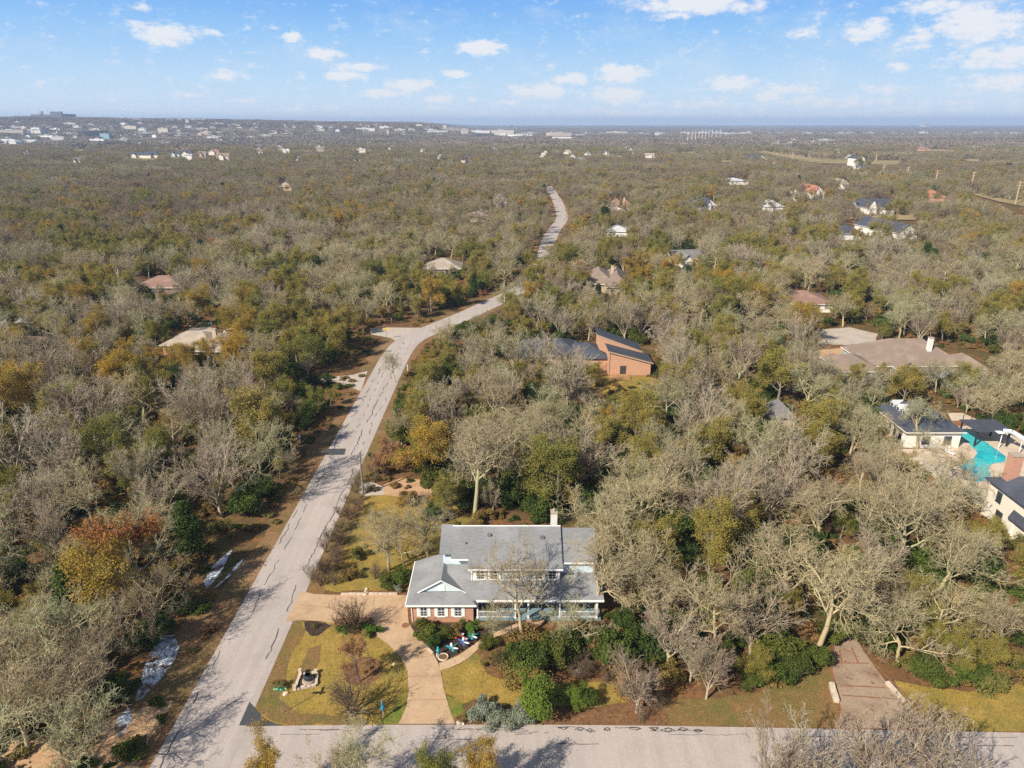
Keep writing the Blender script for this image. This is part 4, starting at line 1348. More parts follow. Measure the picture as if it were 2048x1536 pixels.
# houses showing through the woods: (name, px, py of front base, width px, depth m, blocks style, wall, roof, eave, ridge, label, landmark)
HS = [
    ('bungalow', 392, 716, 150, 11, 'L', 'orange_brick', 'tan_roof', 3.0, 5.6, 'orange brick bungalow with a tan roof among golden trees', 'the orange brick bungalow'),
    ('house', 315, 590, 95, 12, 'hip', 'rust_roof', 'rust_roof', 3.0, 6.0, 'house with a dusty red roof half hidden on the left', 'the dusty red roofed house'),
    ('house', 24, 722, 70, 10, 'hip', 'orange_brick', 'rust_roof', 3.0, 5.2, 'maroon roofed house at the far left edge', 'the maroon roofed house'),
    ('house', 30, 662, 90, 10, 'hip', 'tan_siding', 'pale_roof', 3.0, 4.4, 'low house with a pale flat looking roof at the left edge', 'the pale roofed house at the edge'),
    ('house', 885, 552, 72, 12, 'hip', 'tan_siding', 'tan_roof', 3.2, 6.4, 'house with a beige hip roof left of the street bend', 'the beige roofed house'),
    ('house', 1212, 588, 90, 20, 'L', 'tan_siding', 'brown_roof', 3.4, 7.6, 'long house with a mauve brown roof and one chimney right of the street bend', 'the mauve roofed house'),
    ('house', 1612, 624, 100, 13, 'hip', 'white_brick', 'rust_roof', 3.0, 5.8, 'house with a wide maroon roof near the cul-de-sac', 'the wide maroon roof'),
    ('house', 1376, 534, 66, 10, 'gab', 'white_siding', 'mid_roof', 3.6, 6.8, 'white house with pointed gables between bare trees', 'the white pointed house'),
    ('house', 1240, 424, 52, 16, 'L', 'cream', 'rust_roof', 4.0, 8.5, 'cream house with a reddish brown roof right of the far street', 'the cream house by the far street'),
    ('house', 1236, 474, 44, 14, 'hip', 'white_siding', 'pale_roof', 3.2, 5.6, 'white roofed house behind the round dark pine', 'the white roofed house'),
    ('house', 1416, 422, 36, 18, 'gab', 'white_siding', 'dark_roof', 4.5, 9, 'small white gabled house with a dark blue roof', 'the small white gabled house'),
    ('house', 1548, 424, 38, 18, 'hip', 'white_siding', 'pale_roof', 4.0, 7.5, 'house with a pale grey hip roof in a clearing', 'the pale grey hip roof'),
    ('house', 1632, 398, 34, 20, 'gab', 'cream', 'red_roof', 6, 11, 'two storey cream house with a pink red roof', 'the pink roofed house'),
    ('house', 1588, 404, 16, 14, 'gab', 'cream', 'tan_roof', 5, 8, 'tiny cream outbuilding beside the pink roofed house', None),
    ('house', 1686, 378, 20, 16, 'gab', 'cream', 'tan_roof', 5, 9, 'small cream gabled house beyond the pink roof', None),
    ('house', 1752, 430, 66, 22, 'gab2', 'white_siding', 'dark_roof', 5, 10.5, 'long white farmhouse with two dark roofed gables', 'the white farmhouse'),
    ('house', 1705, 480, 44, 14, 'hip', 'white_siding', 'dark_roof', 3.6, 7.0, 'white house with a blue black roof below the farmhouse', None),
    ('barn', 1812, 484, 46, 22, 'gaby', 'white_siding', 'dark_roof', 5, 9.5, 'white barn with its gable facing the camera and a dark roof', 'the white barn'),
    ('house', 1874, 404, 30, 16, 'hip', 'orange_brick', 'red_roof', 4, 8.5, 'house with a bright orange red roof near the power poles', 'the orange red roof'),
    ('long_shed', 1474, 370, 52, 22, 'hip', 'white_siding', 'pale_roof', 4, 6.5, 'long low pale roofed shed in the distance', None),
    ('house', 570, 382, 26, 14, 'hip', 'tan_siding', 'tan_roof', 4, 8, 'small tan roofed house lost in the left hand woods', 'the small tan roof'),
    ('house', 576, 474, 20, 8, 'hip', 'white_siding', 'pale_roof', 3.5, 5, 'white roof corner showing in the left hand woods', None),
    ('house', 958, 444, 34, 10, 'hip', 'tan_siding', 'tan_roof', 4, 6.5, 'low tan roofed house left of the far street', None),
    ('house', 1000, 412, 26, 10, 'gab', 'white_siding', 'pale_roof', 5, 8, 'pale house just left of the far street', None),
    ('house', 886, 376, 44, 22, 'hip', 'tan_siding', 'pale_roof', 4, 6.5, 'faint pale roof in the left hand woods', None),
    ('house', 932, 326, 26, 25, 'hip', 'cream', 'dark_roof', 6, 13, 'brown roofed house far off above the street', None),
    ('house', 1168, 334, 16, 20, 'gaby', 'white_siding', 'mid_roof', 7, 13, 'white gable end far beyond the street', None),
    ('house', 1146, 326, 14, 20, 'hip', 'white_siding', 'pale_roof', 7, 12, 'pale blue roof far beyond the street', None),
    ('house', 1520, 330, 30, 30, 'gab', 'white_siding', 'dark_roof', 8, 15, 'white house with a black roof in the far woods', None),
    ('house', 1596, 348, 24, 24, 'hip', 'white_siding', 'pale_roof', 5, 8, 'low grey roof in the right hand woods', None),
    ('tall_house', 1718, 338, 18, 18, 'gab', 'white_siding', 'dark_roof', 14, 18, 'tall narrow white house below the tan clearing', None),
]
rb_ = random.Random(3)
for (nm, px, py, wpx, dep, st, wl, rf, ze, zr, lab, lnd) in HS:
    x, y = G(px, py)
    ze, zr = ze * .88, zr * .86
    if y > 900:
        ze, zr = ze * 1.0, zr * 1.0
    Wd = wpx / F * (y * CP + H * SP)
    h2 = Wd / 2
    if st == 'hip':
        bl = [(-h2, h2, 0, dep, ze, zr, None)]
    elif st == 'gab':
        bl = [(-h2, h2, 0, dep, ze, zr, True), (-h2 * .5, h2 * .1, -2.5, dep / 2, ze, zr * .9, True)]
    elif st == 'gaby':
        bl = [(-h2, h2, 0, dep * 1.4, ze, zr, True)]
    elif st == 'gab2':
        bl = [(-h2, h2, 3, dep, ze, zr * .93, True), (-h2 * .55, -h2 * .05, -2, dep / 2, ze, zr, True), (h2 * .35, h2 * .95, -2, dep / 2, ze, zr, True)]
    else:
        bl = [(-h2, h2 * .4, 2, 2 + dep * .8, ze, zr, None), (0, h2, -2, dep, ze, zr * .92, None)]
    ch = (h2 * .3, dep * .5, zr + .7, M['tan_siding']) if st == 'L' else None
    house(nm, lab, bl, M[wl], M[rf], wins=y < 330, origin=(x, y), rz=rb_.uniform(-.25, .25) if y > 250 else rb_.uniform(-.1, .1), chimney=ch, land=lnd, trim=y < 500)

# ------------------------------------------------------------------ far town
FT = [   # px, base py, width px, height px, wall, roof ('f' flat), label
    (20, 270, 50, 7, 'cream', 'f', 'long yellowish block at the far left of the town'),
    (62, 267, 40, 5, 'white_siding', 'f', 'white block right of the long yellowish one'),
    (72, 265, 16, 7, 'white_paint', 'f', 'bright white cube shaped hall on the town edge'),
    (10, 288, 44, 7, 'white_siding', 'pale_roof', 'broad pale hall at the far left edge'),
    (40, 286, 56, 5, 'white_siding', 'pale_roof', 'wide low warehouse below the white cube'),
    (56, 282, 12, 8, 'white_paint', 'pale_roof', 'peaked white roof above the warehouse'),
    (92, 278, 30, 5, 'white_paint', 'f', 'white low block with a stepped roof'),
    (116, 280, 22, 5, 'white_siding', 'f', 'small white block beside the water tower'),
    (140, 272, 30, 4, 'cream', 'f', 'row of cream shops left of the dark office'),
    (188, 277, 38, 11, 'dark_glass', 'f', 'dark glass office block in the trees'),
    (210, 278, 20, 8, 'teal_siding', 'f', 'smaller teal office beside the dark one'),
    (194, 285, 30, 5, 'white_paint', 'f', 'bright low white shed below the dark office'),
    (160, 296, 30, 3, 'white_siding', 'f', 'flat pale shed before the grove'),
    (246, 288, 18, 6, 'orange_brick', 'f', 'pinkish brick block right of the white shed'),
    (228, 271, 14, 4, 'white_siding', 'f', 'little white block behind the teal office'),
    (258, 258, 30, 4, 'cream', 'f', 'cream shops in the far left town'),
    (285, 262, 16, 4, 'white_siding', 'f', 'pale shops right of the cream ones'),
    (326, 264, 20, 5, 'cream', 'f', 'cream two part hall'),
    (330, 272, 24, 5, 'cream', 'f', 'long yellow white shed under the cream hall'),
    (350, 260, 12, 5, 'orange_brick', 'f', 'brick block left of the apartment towers'),
    (405, 264, 22, 5, 'cream', 'f', 'cream block right of the apartment towers'),
    (426, 262, 12, 6, 'orange_brick', 'f', 'brown hall right of the cream block'),
    (360, 272, 30, 3, 'white_siding', 'f', 'thin white shed under the towers'),
    (330, 288, 34, 4, 'white_paint', 'f', 'long white roof in the middle of the left town'),
    (336, 292, 24, 4, 'tan_siding', 'f', 'tan block under the long white roof'),
    (430, 281, 28, 6, 'white_paint', 'f', 'bright white hall in the trees'),
    (468, 281, 18, 4, 'white_siding', 'f', 'pale hall right of the bright white one'),
    (280, 293, 12, 4, 'white_siding', 'f', 'small white box above the dark roofs'),
    (272, 316, 24, 8, 'cream', 'dark_roof', 'leftmost dark roofed house of the estate'),
    (300, 317, 36, 10, 'cream', 'dark_roof', 'largest dark roofed house of the estate'),
    (350, 314, 18, 8, 'white_siding', 'dark_roof', 'dark roofed house in the middle of the estate'),
    (374, 313, 24, 9, 'cream', 'dark_roof', 'dark roofed house with two peaks in the estate'),
    (404, 314, 16, 8, 'tan_siding', 'brown_roof', 'brown roofed house in the estate'),
    (428, 310, 26, 8, 'cream', 'rust_roof', 'reddish roofed house right of the estate'),
    (446, 320, 26, 10, 'cream', 'brown_roof', 'nearest brown roofed house right of the estate'),
    (378, 320, 14, 4, 'white_paint', 'f', 'low white garage in front of the estate'),
    (520, 298, 10, 6, 'white_siding', 'mid_roof', 'white gabled house beyond the tan field'),
    (560, 300, 16, 4, 'orange_brick', 'f', 'brick house beyond the tan field'),
    (572, 306, 14, 5, 'white_siding', 'pale_roof', 'pale house at the edge of the tan field'),
    (640, 304, 20, 7, 'tan_siding', 'f', 'tan block at the right end of the tan field'),
    (575, 268, 24, 3, 'white_siding', 'f', 'thin white roof in the blue distance'),
    (640, 262, 18, 3, 'cream', 'f', 'cream roof in the blue distance'),
    (730, 262, 40, 4, 'white_siding', 'f', 'row of white blocks left of the town centre'),
    (776, 274, 4, 10, 'cream', 'f', 'slender pale tower left of the town centre'),
    (838, 255, 12, 4, 'white_paint', 'f', 'white block on the horizon'),
    (882, 255, 22, 5, 'cream', 'f', 'cream block on the horizon'),
    (800, 264, 22, 4, 'white_siding', 'f', 'pale block at the left of the town centre'),
    (875, 268, 40, 5, 'white_siding', 'f', 'long white block in the town centre'),
    (930, 272, 14, 10, 'cream', 'f', 'tall cream office in the town centre'),
    (960, 271, 40, 7, 'white_siding', 'f', 'pale office block right of the tall cream office'),
    (905, 262, 30, 4, 'tan_siding', 'f', 'tan block behind the tall cream office'),
    (1005, 268, 46, 7, 'cream', 'f', 'long cream hall left of the arena'),
    (1040, 276, 50, 5, 'white_paint', 'f', 'bright white hall below the arena'),
    (1098, 276, 12, 7, 'cream', 'f', 'cream box beside the arena'),
    (1140, 276, 60, 5, 'white_paint', 'f', 'long bright white shed right of the arena'),
    (1125, 271, 40, 4, 'white_siding', 'f', 'second long white shed behind the bright one'),
    (1062, 262, 40, 3, 'white_siding', 'f', 'thin pale roofs above the arena'),
    (1230, 261, 40, 5, 'cream', 'f', 'cream blocks right of the arena on the horizon'),
    (1275, 262, 30, 3, 'white_siding', 'f', 'low pale blocks right of the cream ones'),
    (1470, 262, 24, 4, 'white_paint', 'f', 'white hall in the blue distance on the right'),
    (1498, 261, 6, 5, 'cream', 'f', 'small cream box right of the distant white hall'),
    (1566, 289, 40, 4, 'white_paint', 'f', 'left low white shed of the long row'),
    (1590, 287, 14, 5, 'white_siding', 'f', 'tall white box of the long row'),
    (1628, 289, 30, 4, 'white_siding', 'f', 'middle pale shed of the long row'),
    (1656, 288, 28, 6, 'cream', 'f', 'right cream hall of the long row'),
    (1846, 302, 28, 6, 'orange_brick', 'rust_roof', 'brick ranch in the far right fields'),
    (1676, 306, 10, 6, 'tan_siding', 'mid_roof', 'lonely house in the tan clearing'),
    (1700, 318, 12, 7, 'cream', 'tan_roof', 'cream house at the edge of the tan clearing'),
    (1548, 328, 8, 6, 'orange_brick', 'tan_roof', 'tiny brick house near the black roof'),
    (1965, 270, 18, 3, 'cream', 'f', 'cream shed at the far right'),
    (1948, 302, 5, 3, 'white_paint', 'f', 'tiny white shed at the far right'),
    (1740, 255, 30, 3, 'white_siding', 'f', 'faint pale blocks under the horizon on the right'),
    (1090, 308, 10, 5, 'cream', 'mid_roof', 'small cream gable above the far street'),
    (1135, 308, 18, 6, 'cream', 'tan_roof', 'beige house above the far street'),
    (1174, 311, 14, 5, 'white_paint', 'mid_roof', 'white house above the far street'),
    (1212, 310, 12, 6, 'white_siding', 'mid_roof', 'white gable right of the far street'),
    (1300, 316, 24, 7, 'cream', 'tan_roof', 'large beige house in the woods right of the far street'),
    (1262, 308, 12, 4, 'white_siding', 'f', 'small white box left of the beige house'),
    (845, 304, 10, 4, 'cream', 'mid_roof', 'small cream house in the left middle distance'),
    (782, 299, 14, 4, 'white_siding', 'pale_roof', 'pale shed in the left middle distance'),
    (722, 306, 20, 4, 'cream', 'f', 'tan walled house in the left middle distance'),
    (880, 318, 12, 4, 'white_siding', 'pale_roof', 'faint pale roof left of the brown roofed house'),
]

_r = random.Random(21)
_bands = [('upper row of the left hand town', 0, 520, 250, 262, 34), ('lower row of the left hand town', 0, 560, 264, 284, 30), ('row under the skyline left of centre', 500, 880, 252, 264, 20), ('row around the arena', 790, 1180, 258, 274, 26),
          ('row on the right hand horizon', 1180, 2040, 254, 266, 26), ('scattered houses of the left middle distance', 0, 760, 292, 330, 9), ('scattered houses beyond the far street', 800, 1500, 290, 322, 7)]
for (bn, xa_, xb_, ya_, yb_, n_) in _bands:
    L_b = []
    for k in range(n_):
        px_ = xa_ + (xb_ - xa_) * (k + _r.uniform(.05, .95)) / n_
        py_ = _r.uniform(ya_, yb_)
        if any(abs(px_ - q[0]) < q[2] * .6 + 7 and abs(py_ - q[1]) < 5 for q in FT):
            continue
        small = 'scattered' in bn
        L_b.append((px_, py_, _r.uniform(8, 15) if small else _r.choice((8, 10, 13, 18, 26)), _r.uniform(4, 6) if small else _r.uniform(2.4, 4.6), _r.choice(('cream', 'white_siding', 'white_paint', 'tan_siding', 'white_siding')),
                    _r.choice(('mid_roof', 'tan_roof', 'pale_roof', 'dark_roof', 'brown_roof')) if small else 'f'))
    for k, q in enumerate(L_b):
        cn = {'cream': 'cream', 'white_siding': 'pale', 'white_paint': 'white', 'tan_siding': 'tan'}[q[4]]
        FT.append((*q, f"small {cn} building, {['first', 'second', 'third', 'fourth', 'fifth', 'sixth', 'seventh', 'eighth', 'ninth', 'tenth', 'eleventh', 'twelfth', 'thirteenth', 'fourteenth', 'fifteenth', 'sixteenth', 'seventeenth', 'eighteenth', 'nineteenth', 'twentieth', 'twenty-first', 'twenty-second', 'twenty-third', 'twenty-fourth', 'twenty-fifth', 'twenty-sixth', 'twenty-seventh', 'twenty-eighth', 'twenty-ninth', 'thirtieth', 'thirty-first', 'thirty-second', 'thirty-third', 'thirty-fourth'][k]} from the left in the {bn}"))


def winmat(name, base, sx=3.0, sz=3.2):
    m = bpy.data.materials.new(name)
    m.use_nodes = True
    t = NT(m.node_tree)
    tc = t.n('ShaderNodeTexCoord')
    sp = t.n('ShaderNodeSeparateXYZ', {0: tc.outputs['Object']})
    a = t.m('LESS_THAN', t.m('FRACT', t.m('DIVIDE', t.m('ADD', sp.outputs[0], sp.outputs[1]), sx)), .45)
    b = t.m('LESS_THAN', t.m('FRACT', t.m('DIVIDE', sp.outputs[2], sz)), .42)
    c = t.mix(t.m('MULTIPLY', a, b), base, (.06, .07, .09))
    bs = t.n('ShaderNodeBsdfDiffuse', {0: c})
    t.n('ShaderNodeOutputMaterial', {0: bs.outputs[0]})
    return m


M['w_cream'] = winmat('cream_facade', (.66, .58, .48))
M['w_white'] = winmat('white_facade', (.72, .70, .68))
M['w_tan'] = winmat('tan_facade', (.50, .38, .30))
M['w_brick'] = winmat('brick_facade', (.36, .22, .18))
M['w_blue'] = winmat('slate_facade', (.16, .17, .22))
WM = {'cream': 'w_cream', 'white_siding': 'w_white', 'tan_siding': 'w_tan', 'orange_brick': 'w_tan'}
for i, (px, py, wpx, hpx, wl, rf, lab) in enumerate(FT):
    x, y = G(px, py)
    zt = 0
    if y > 3300:
        y = 3300.0 - (i % 7) * 60
        x = xat(px, y)
    if y > 1850:
        for _ in range(3):            # the land rises on the left: walk back along the sight line until it meets the land
            pass
        ys_ = np.linspace(1700, 3400, 400)
        dz = ys_ * CP + H * SP
        d = pixdir(px, py)
        hit = None
        for yy in ys_:
            xx = d.x / d.y * yy
            zz_ = H + d.z / d.y * yy
            if zz_ <= float(terrain(xx, yy)):
                hit = (xx, yy)
                break
        if hit is None:
            hit = (d.x / d.y * 3350, 3350 - (i % 5) * 40)
        x, y = hit
    s = (y * CP + H * SP) / F
    Wd, Hd = wpx * s, max(hpx * 1.25 * s / CP, 7)
    z0 = float(terrain(x, y)) if y > 1850 else 0
    dep = min(30, max(9, Wd * .5))
    if rf == 'f':
        r = empty('building' if Wd > 22 else 'shed', (x, y, z0), rb_.uniform(-.2, .2))
        tag(r, lab, 'building', 'buildings of the far town')
        MB().box(-Wd / 2, Wd / 2, 0, dep, -1.5, Hd - .6).build('wall', M[WM.get(wl, wl)] if Hd > 6 else M[wl], r)
        q = MB().box(-Wd / 2 - .4, Wd / 2 + .4, -.4, dep + .4, Hd - .598, Hd + .3)
        q.box(-Wd * .2, Wd * .05, dep * .3, dep * .7, Hd + .301, Hd + 2.2)
        q.build('roof', M['pale_roof'] if wl not in ('dark_glass', 'teal_siding') else M['mid_roof'], r)
    else:
        ze = Hd * .5
        r = house('house', lab, [(-Wd / 2, Wd / 2, 0, dep, ze, Hd, i % 2 == 0 or None), (-Wd * .3, Wd * .12, -4, dep * .5, ze, Hd * .86, True)], M[wl], M[rf], wins=False, origin=(x, y), group='houses of the far town', trim=False)


def tower(px, pyb, pyt, wpx, m, name, label, dist=3200, cat='tower', extra=None, rz=0.0):
    d = pixdir(px, pyb)
    x = d.x / d.y * dist
    z0 = float(terrain(x, dist))
    s = (dist * CP + H * SP) / F
    zt = zat(pyt, dist)
    r = empty(name, (x, dist, z0), rz)
    tag(r, label, cat)
    W2 = wpx * s / 2
    MB().box(-W2, W2, 0, W2 * 1.2, -4, zt - z0).build('wall', m, r)
    MB().box(-W2 * 1.03, W2 * 1.03, -1, W2 * 1.2 + 1, zt - z0 + .01, zt - z0 + 2.5).build('roof', M['pale_roof'], r)
    if extra:
        extra(r, W2, zt - z0)
    return r


tower(96, 236, 229, 66, M['w_blue'], 'stadium', 'big dark blue stadium on the hill at the far left', 3339, 'stadium',
      lambda r, W, z: (MB().box(W * .3, W * .96, -14, -2, -4, z + 12).build('grandstand', M['w_blue'], r), MB().box(-W * .9, W * .25, -14, -2, -4, z * .45).build('annex', M['w_tan'], r),
                       MB().box(-W * .42, -W * .28, -5, 6, z + 2.6, z + 14).build('stair_tower', M['w_tan'], r)))
tower(138, 242, 236, 12, M['w_blue'], 'hall', 'low slate hall right of the stadium', 3307, 'hall')
tower(168, 243, 235.5, 3, M['w_tan'], 'tower', 'thin pale tower right of the stadium', 3339)
tower(192, 243, 235, 7, M['w_brick'], 'tower', 'squat brick tower behind the shops', 3339)
tower(245, 243, 236, 11, M['w_blue'], 'tower', 'slate blue block on the skyline', 3276)
tower(276, 247, 239, 16, M['w_white'], 'hall', 'white hall on the skyline', 3150, 'hall')
tower(298, 247, 240, 18, M['w_tan'], 'hall', 'tan hall on the skyline', 3118, 'hall')
tower(322, 246, 239, 10, M['w_white'], 'tower', 'white block behind the tan hall', 3150)
tower(340, 248, 240, 14, M['w_cream'], 'hall', 'cream hall left of the apartment towers', 3087, 'hall')
tower(361, 248, 239, 9, M['w_tan'], 'apartment_tower', 'leftmost apartment tower of the skyline cluster', 3024, 'apartment tower')
tower(376, 254, 240, 6, M['w_cream'], 'apartment_tower', 'tallest cream apartment tower of the skyline', 2835, 'apartment tower')
tower(388, 250, 240, 8, M['w_brick'], 'apartment_tower', 'brick apartment tower right of the tallest one', 3024, 'apartment tower')
tower(398, 250, 240, 8, M['w_cream'], 'apartment_tower', 'cream apartment tower near the slate one', 3055, 'apartment tower')
tower(408, 250, 240, 6, M['w_blue'], 'apartment_tower', 'slate apartment tower at the end of the cluster', 3024, 'apartment tower')
tower(432, 252, 247, 22, M['w_blue'], 'hall', 'long slate hall right of the apartment towers', 3024, 'hall')
tower(455, 251, 246, 14, M['w_white'], 'hall', 'white hall right of the slate one', 3024, 'hall')
tower(1024, 252, 250, 6, M['w_blue'], 'tower', 'faint slate block on the horizon above the town centre', 8000)
tower(1846, 256, 248, 8, M['w_cream'], 'apartment_tower', 'left block of the pair of towers on the right horizon', 8200, 'apartment tower')
tower(1857, 256, 248, 9, M['w_tan'], 'apartment_tower', 'right block of the pair of towers on the right horizon', 8200, 'apartment tower')
# arena with a stepped fan roof
d = pixdir(1118, 274)
yy = 2600.0
x = d.x / d.y * yy
ar = empty('arena', (x, yy, 0))
tag(ar, 'tan arena with a sloping roof in the far town centre', 'arena')
s = yy / F
MB().box(-22 * s, 24 * s, 0, 40, 0, 9).build('wall', M['cream'], ar)
q = MB()
q.slab([(-22 * s, -2, 9), (24 * s, -2, 9), (16 * s, 30, 12), (-5 * s, 34, 22), (-14 * s, 20, 19)], 1.0)
q.build('roof', M['tan_roof'], ar)
# water tower
d = pixdir(117, 279)
yy = 2250.0
x = d.x / d.y * yy
z0 = float(terrain(x, yy))
wt = empty('water_tower', (x, yy, z0))
tag(wt, 'white mushroom shaped water tower among the far left buildings', 'water tower')
MB().tube((0, 0, -3), (0, 0, 22), 1.4, 1.3, 10).build('shaft', M['white_paint'], wt)
MB().blob((0, 0, 24), (5, 5, 3.4), 1, 14, 8, 0).build('tank', M['white_paint'], wt, smooth=True)
tb_ = []

# ------------------------------------------------------------------ small things near the house
def street_sign():
    x, y = G(567, 1425.5)
    r = empty('street_sign', (x, y, 0))
    tag(r, 'green street name sign on a thin post at the corner of the lawn', 'street sign')
    MB().tube((0, 0, 0), (0, 0, 3.0), .035, .035, 8).build('post', M['steel'], r)
    b = MB().box(-.62, .62, -.02, .02, 2.72, 3.0).build('name_blade', M['sign_green'], r)
    b2 = MB().box(-.02, .02, -.5, .5, 3.03, 3.28).build('name_blade', M['sign_green'], r)
    lt = MB()
    rnd = random.Random(8)
    # lettering strokes, pale on green: two words, the right end block is the street number panel
    xx = -.50
    for k in range(8):
        ww = rnd.choice((.045, .055, .05))
        lt.box(xx, xx + .014, -.026, -.0215, 2.79, 2.93)
        if k % 2 == 0:
            lt.box(xx + .0145, xx + ww, -.0258, -.0215, 2.915, 2.93)
            lt.box(xx + .0145, xx + ww, -.0258, -.0215, 2.855, 2.87)
        else:
            lt.box(xx + .0145, xx + ww, -.0258, -.0215, 2.79, 2.805)
            lt.box(xx + ww + .0005, xx + ww + .014, -.026, -.0215, 2.79, 2.93)
        xx += ww + .035
        if k == 4:
            xx += .09
    lt.build('lettering', M['sign_white'], b)
    e = MB()
    e.box(-.615, -.545, -.0262, -.0212, 2.74, 2.98)
    e.box(.52, .612, -.0262, -.0212, 2.74, 2.98)
    e.build('end_panel', M['sign_yellow'], b)


street_sign()


def far_sign():
    x, y = G(773, 678)
    r = empty('street_sign', (x, y, 0))
    tag(r, 'small yellow sign on a post where the side road leaves the long street', 'road sign')
    MB().tube((0, 0, 0), (0, 0, 2.6), .06, .06, 6).build('post', M['steel'], r)
    MB().box(-.8, .8, -.03, .03, 2.45, 2.9).build('name_blade', M['sign_yellow'], r)


far_sign()


def mailbox(px, py, label, m):
    x, y = G(px, py)
    r = empty('mailbox', (x, y, 0))
    tag(r, label, 'mailbox', 'mailboxes along the long street')
    MB().box(-.06, .06, -.06, .06, 0, 1.05).build('post', m, r)
    b = MB().box(-.14, .14, -.28, .28, 1.051, 1.3)
    b.tube((0, -.28, 1.3), (0, .28, 1.3), .14, .14, 10)
    b.build('box', M['white_paint'], r)


mailbox(815.5, 742, 'white mailbox right of the long street before the bend', M['white_paint'])
mailbox(783, 647, 'white mailbox in the orange leaves beyond the side road', M['white_paint'])
mailbox(600, 886, 'white mailbox in the shaded verge left of the dark street patch', M['white_paint'])


def utility_pole():
    x, y = G(727, 989)
    r = empty('utility_pole', (x, y, 0))
    tag(r, 'tall bare grey utility pole beside the long street', 'utility pole')
    zt = zat(905, y)
    MB().tube((0, 0, 0), (-.05, 0, zt), .17, .12, 12).build('pole', M['pole_wood'], r)
    MB().box(.13, .24, -.08, .08, 1.4, 2.0).build('meter_box', M['steel'], r)
    LAND.append(('the utility pole', x, y))


utility_pole()


def power_pole(px, pyb, pyt, label, arms=2):
    x, y = G(px, pyb)
    zt = zat(pyt, y)
    r = empty('power_pole', (x, y, 0))
    tag(r, label, 'power pole', 'power poles crossing the right hand woods')
    w_ = .22 + y / 2500
    MB().tube((0, 0, 0), (0, 0, zt), w_ * 1.3, w_, 7).build('pole', M['tan_wood'], r)
    for k in range(arms):
        z = zt - 1.0 - 2.2 * k
        a = MB().box(-2.0, 2.0, -.15, .15, z, z + .3)
        for q in (-1.8, -.9, .9, 1.8):
            a.tube((q, 0, z + .3), (q, 0, z + .75), .1, .06, 6)
        a.build('crossarm', M['tan_wood'], r)


for (a, b, c, l) in ((2030, 410, 362, 'nearest power pole by the green pasture at the right edge'), (1940, 384, 343, 'power pole above the orange red roof'), (1869, 374, 340, 'power pole between the red roof and the tall one'),
                     (1812.5, 361, 333, 'power pole behind the white farmhouse'), (1765, 353, 329, 'farther power pole left of the farmhouse pole'), (1794, 367, 352, 'short power pole in front of two taller ones'),
                     (1752, 322, 308, 'distant power pole in the tan clearing'), (1554, 318, 306, 'distant power pole at the left of the tan clearing'), (1585, 316, 305, 'distant pole in the middle of the tan clearing')):
    power_pole(a, b, c, l)
# distant transmission pylons
for i, px in enumerate([1376, 1384, 1391, 1398, 1404, 1411, 1418, 1424, 1432, 1440]):
    y = 1900.0 + i * 60
    d = pixdir(px, 272)
    x = d.x / d.y * y
    r = empty('pylon', (x, y, 0))
    tag(r, 'one of a row of slender pale pylons in the blue distance', 'pylon', 'row of slender pylons in the blue distance')
    MB().tube((0, 0, 0), (0, 0, 31 + (i * 7) % 5), .8, .35, 5).build('mast', M['white_paint'], r)
    MB().box(-4, 4, -.3, .3, 26, 26.7).build('crossarm', M['white_paint'], r)


def rocks(name, pts, label, m, r=.22, group=None, seed=1, one=False):
    rnd = random.Random(seed)
    for i, (px, py) in enumerate(pts):
        x, y = G(px, py)
        q = r * rnd.uniform(.7, 1.3)
        o = MB().blob((0, 0, q * .4), (q * rnd.uniform(.8, 1.4), q * rnd.uniform(.7, 1.1), q * .65), seed * 31 + i).build(name, m)
        o.location = (x, y, 0)
        o.rotation_euler = (0, 0, rnd.uniform(0, 3))
        lab = label if len(pts) == 1 else f'{label}, {ORD[i]} of the run'
        tag(o, lab, 'stone', group)


ORD = ['first', 'second', 'third', 'fourth', 'fifth', 'sixth', 'seventh', 'eighth', 'ninth', 'tenth', 'eleventh', 'twelfth', 'thirteenth', 'fourteenth', 'fifteenth', 'sixteenth', 'seventeenth', 'eighteenth', 'nineteenth', 'twentieth',
       'twenty-first', 'twenty-second', 'twenty-third', 'twenty-fourth', 'twenty-fifth', 'twenty-sixth', 'twenty-seventh', 'twenty-eighth', 'twenty-ninth', 'thirtieth']
for t_ in ('thirty', 'forty', 'fifty', 'sixty', 'seventy', 'eighty'):
    if t_ != 'thirty':
        ORD.append({'forty': 'fortieth', 'fifty': 'fiftieth', 'sixty': 'sixtieth', 'seventy': 'seventieth', 'eighty': 'eightieth'}[t_])
    ORD += [t_ + '-' + q for q in ORD[:9]]


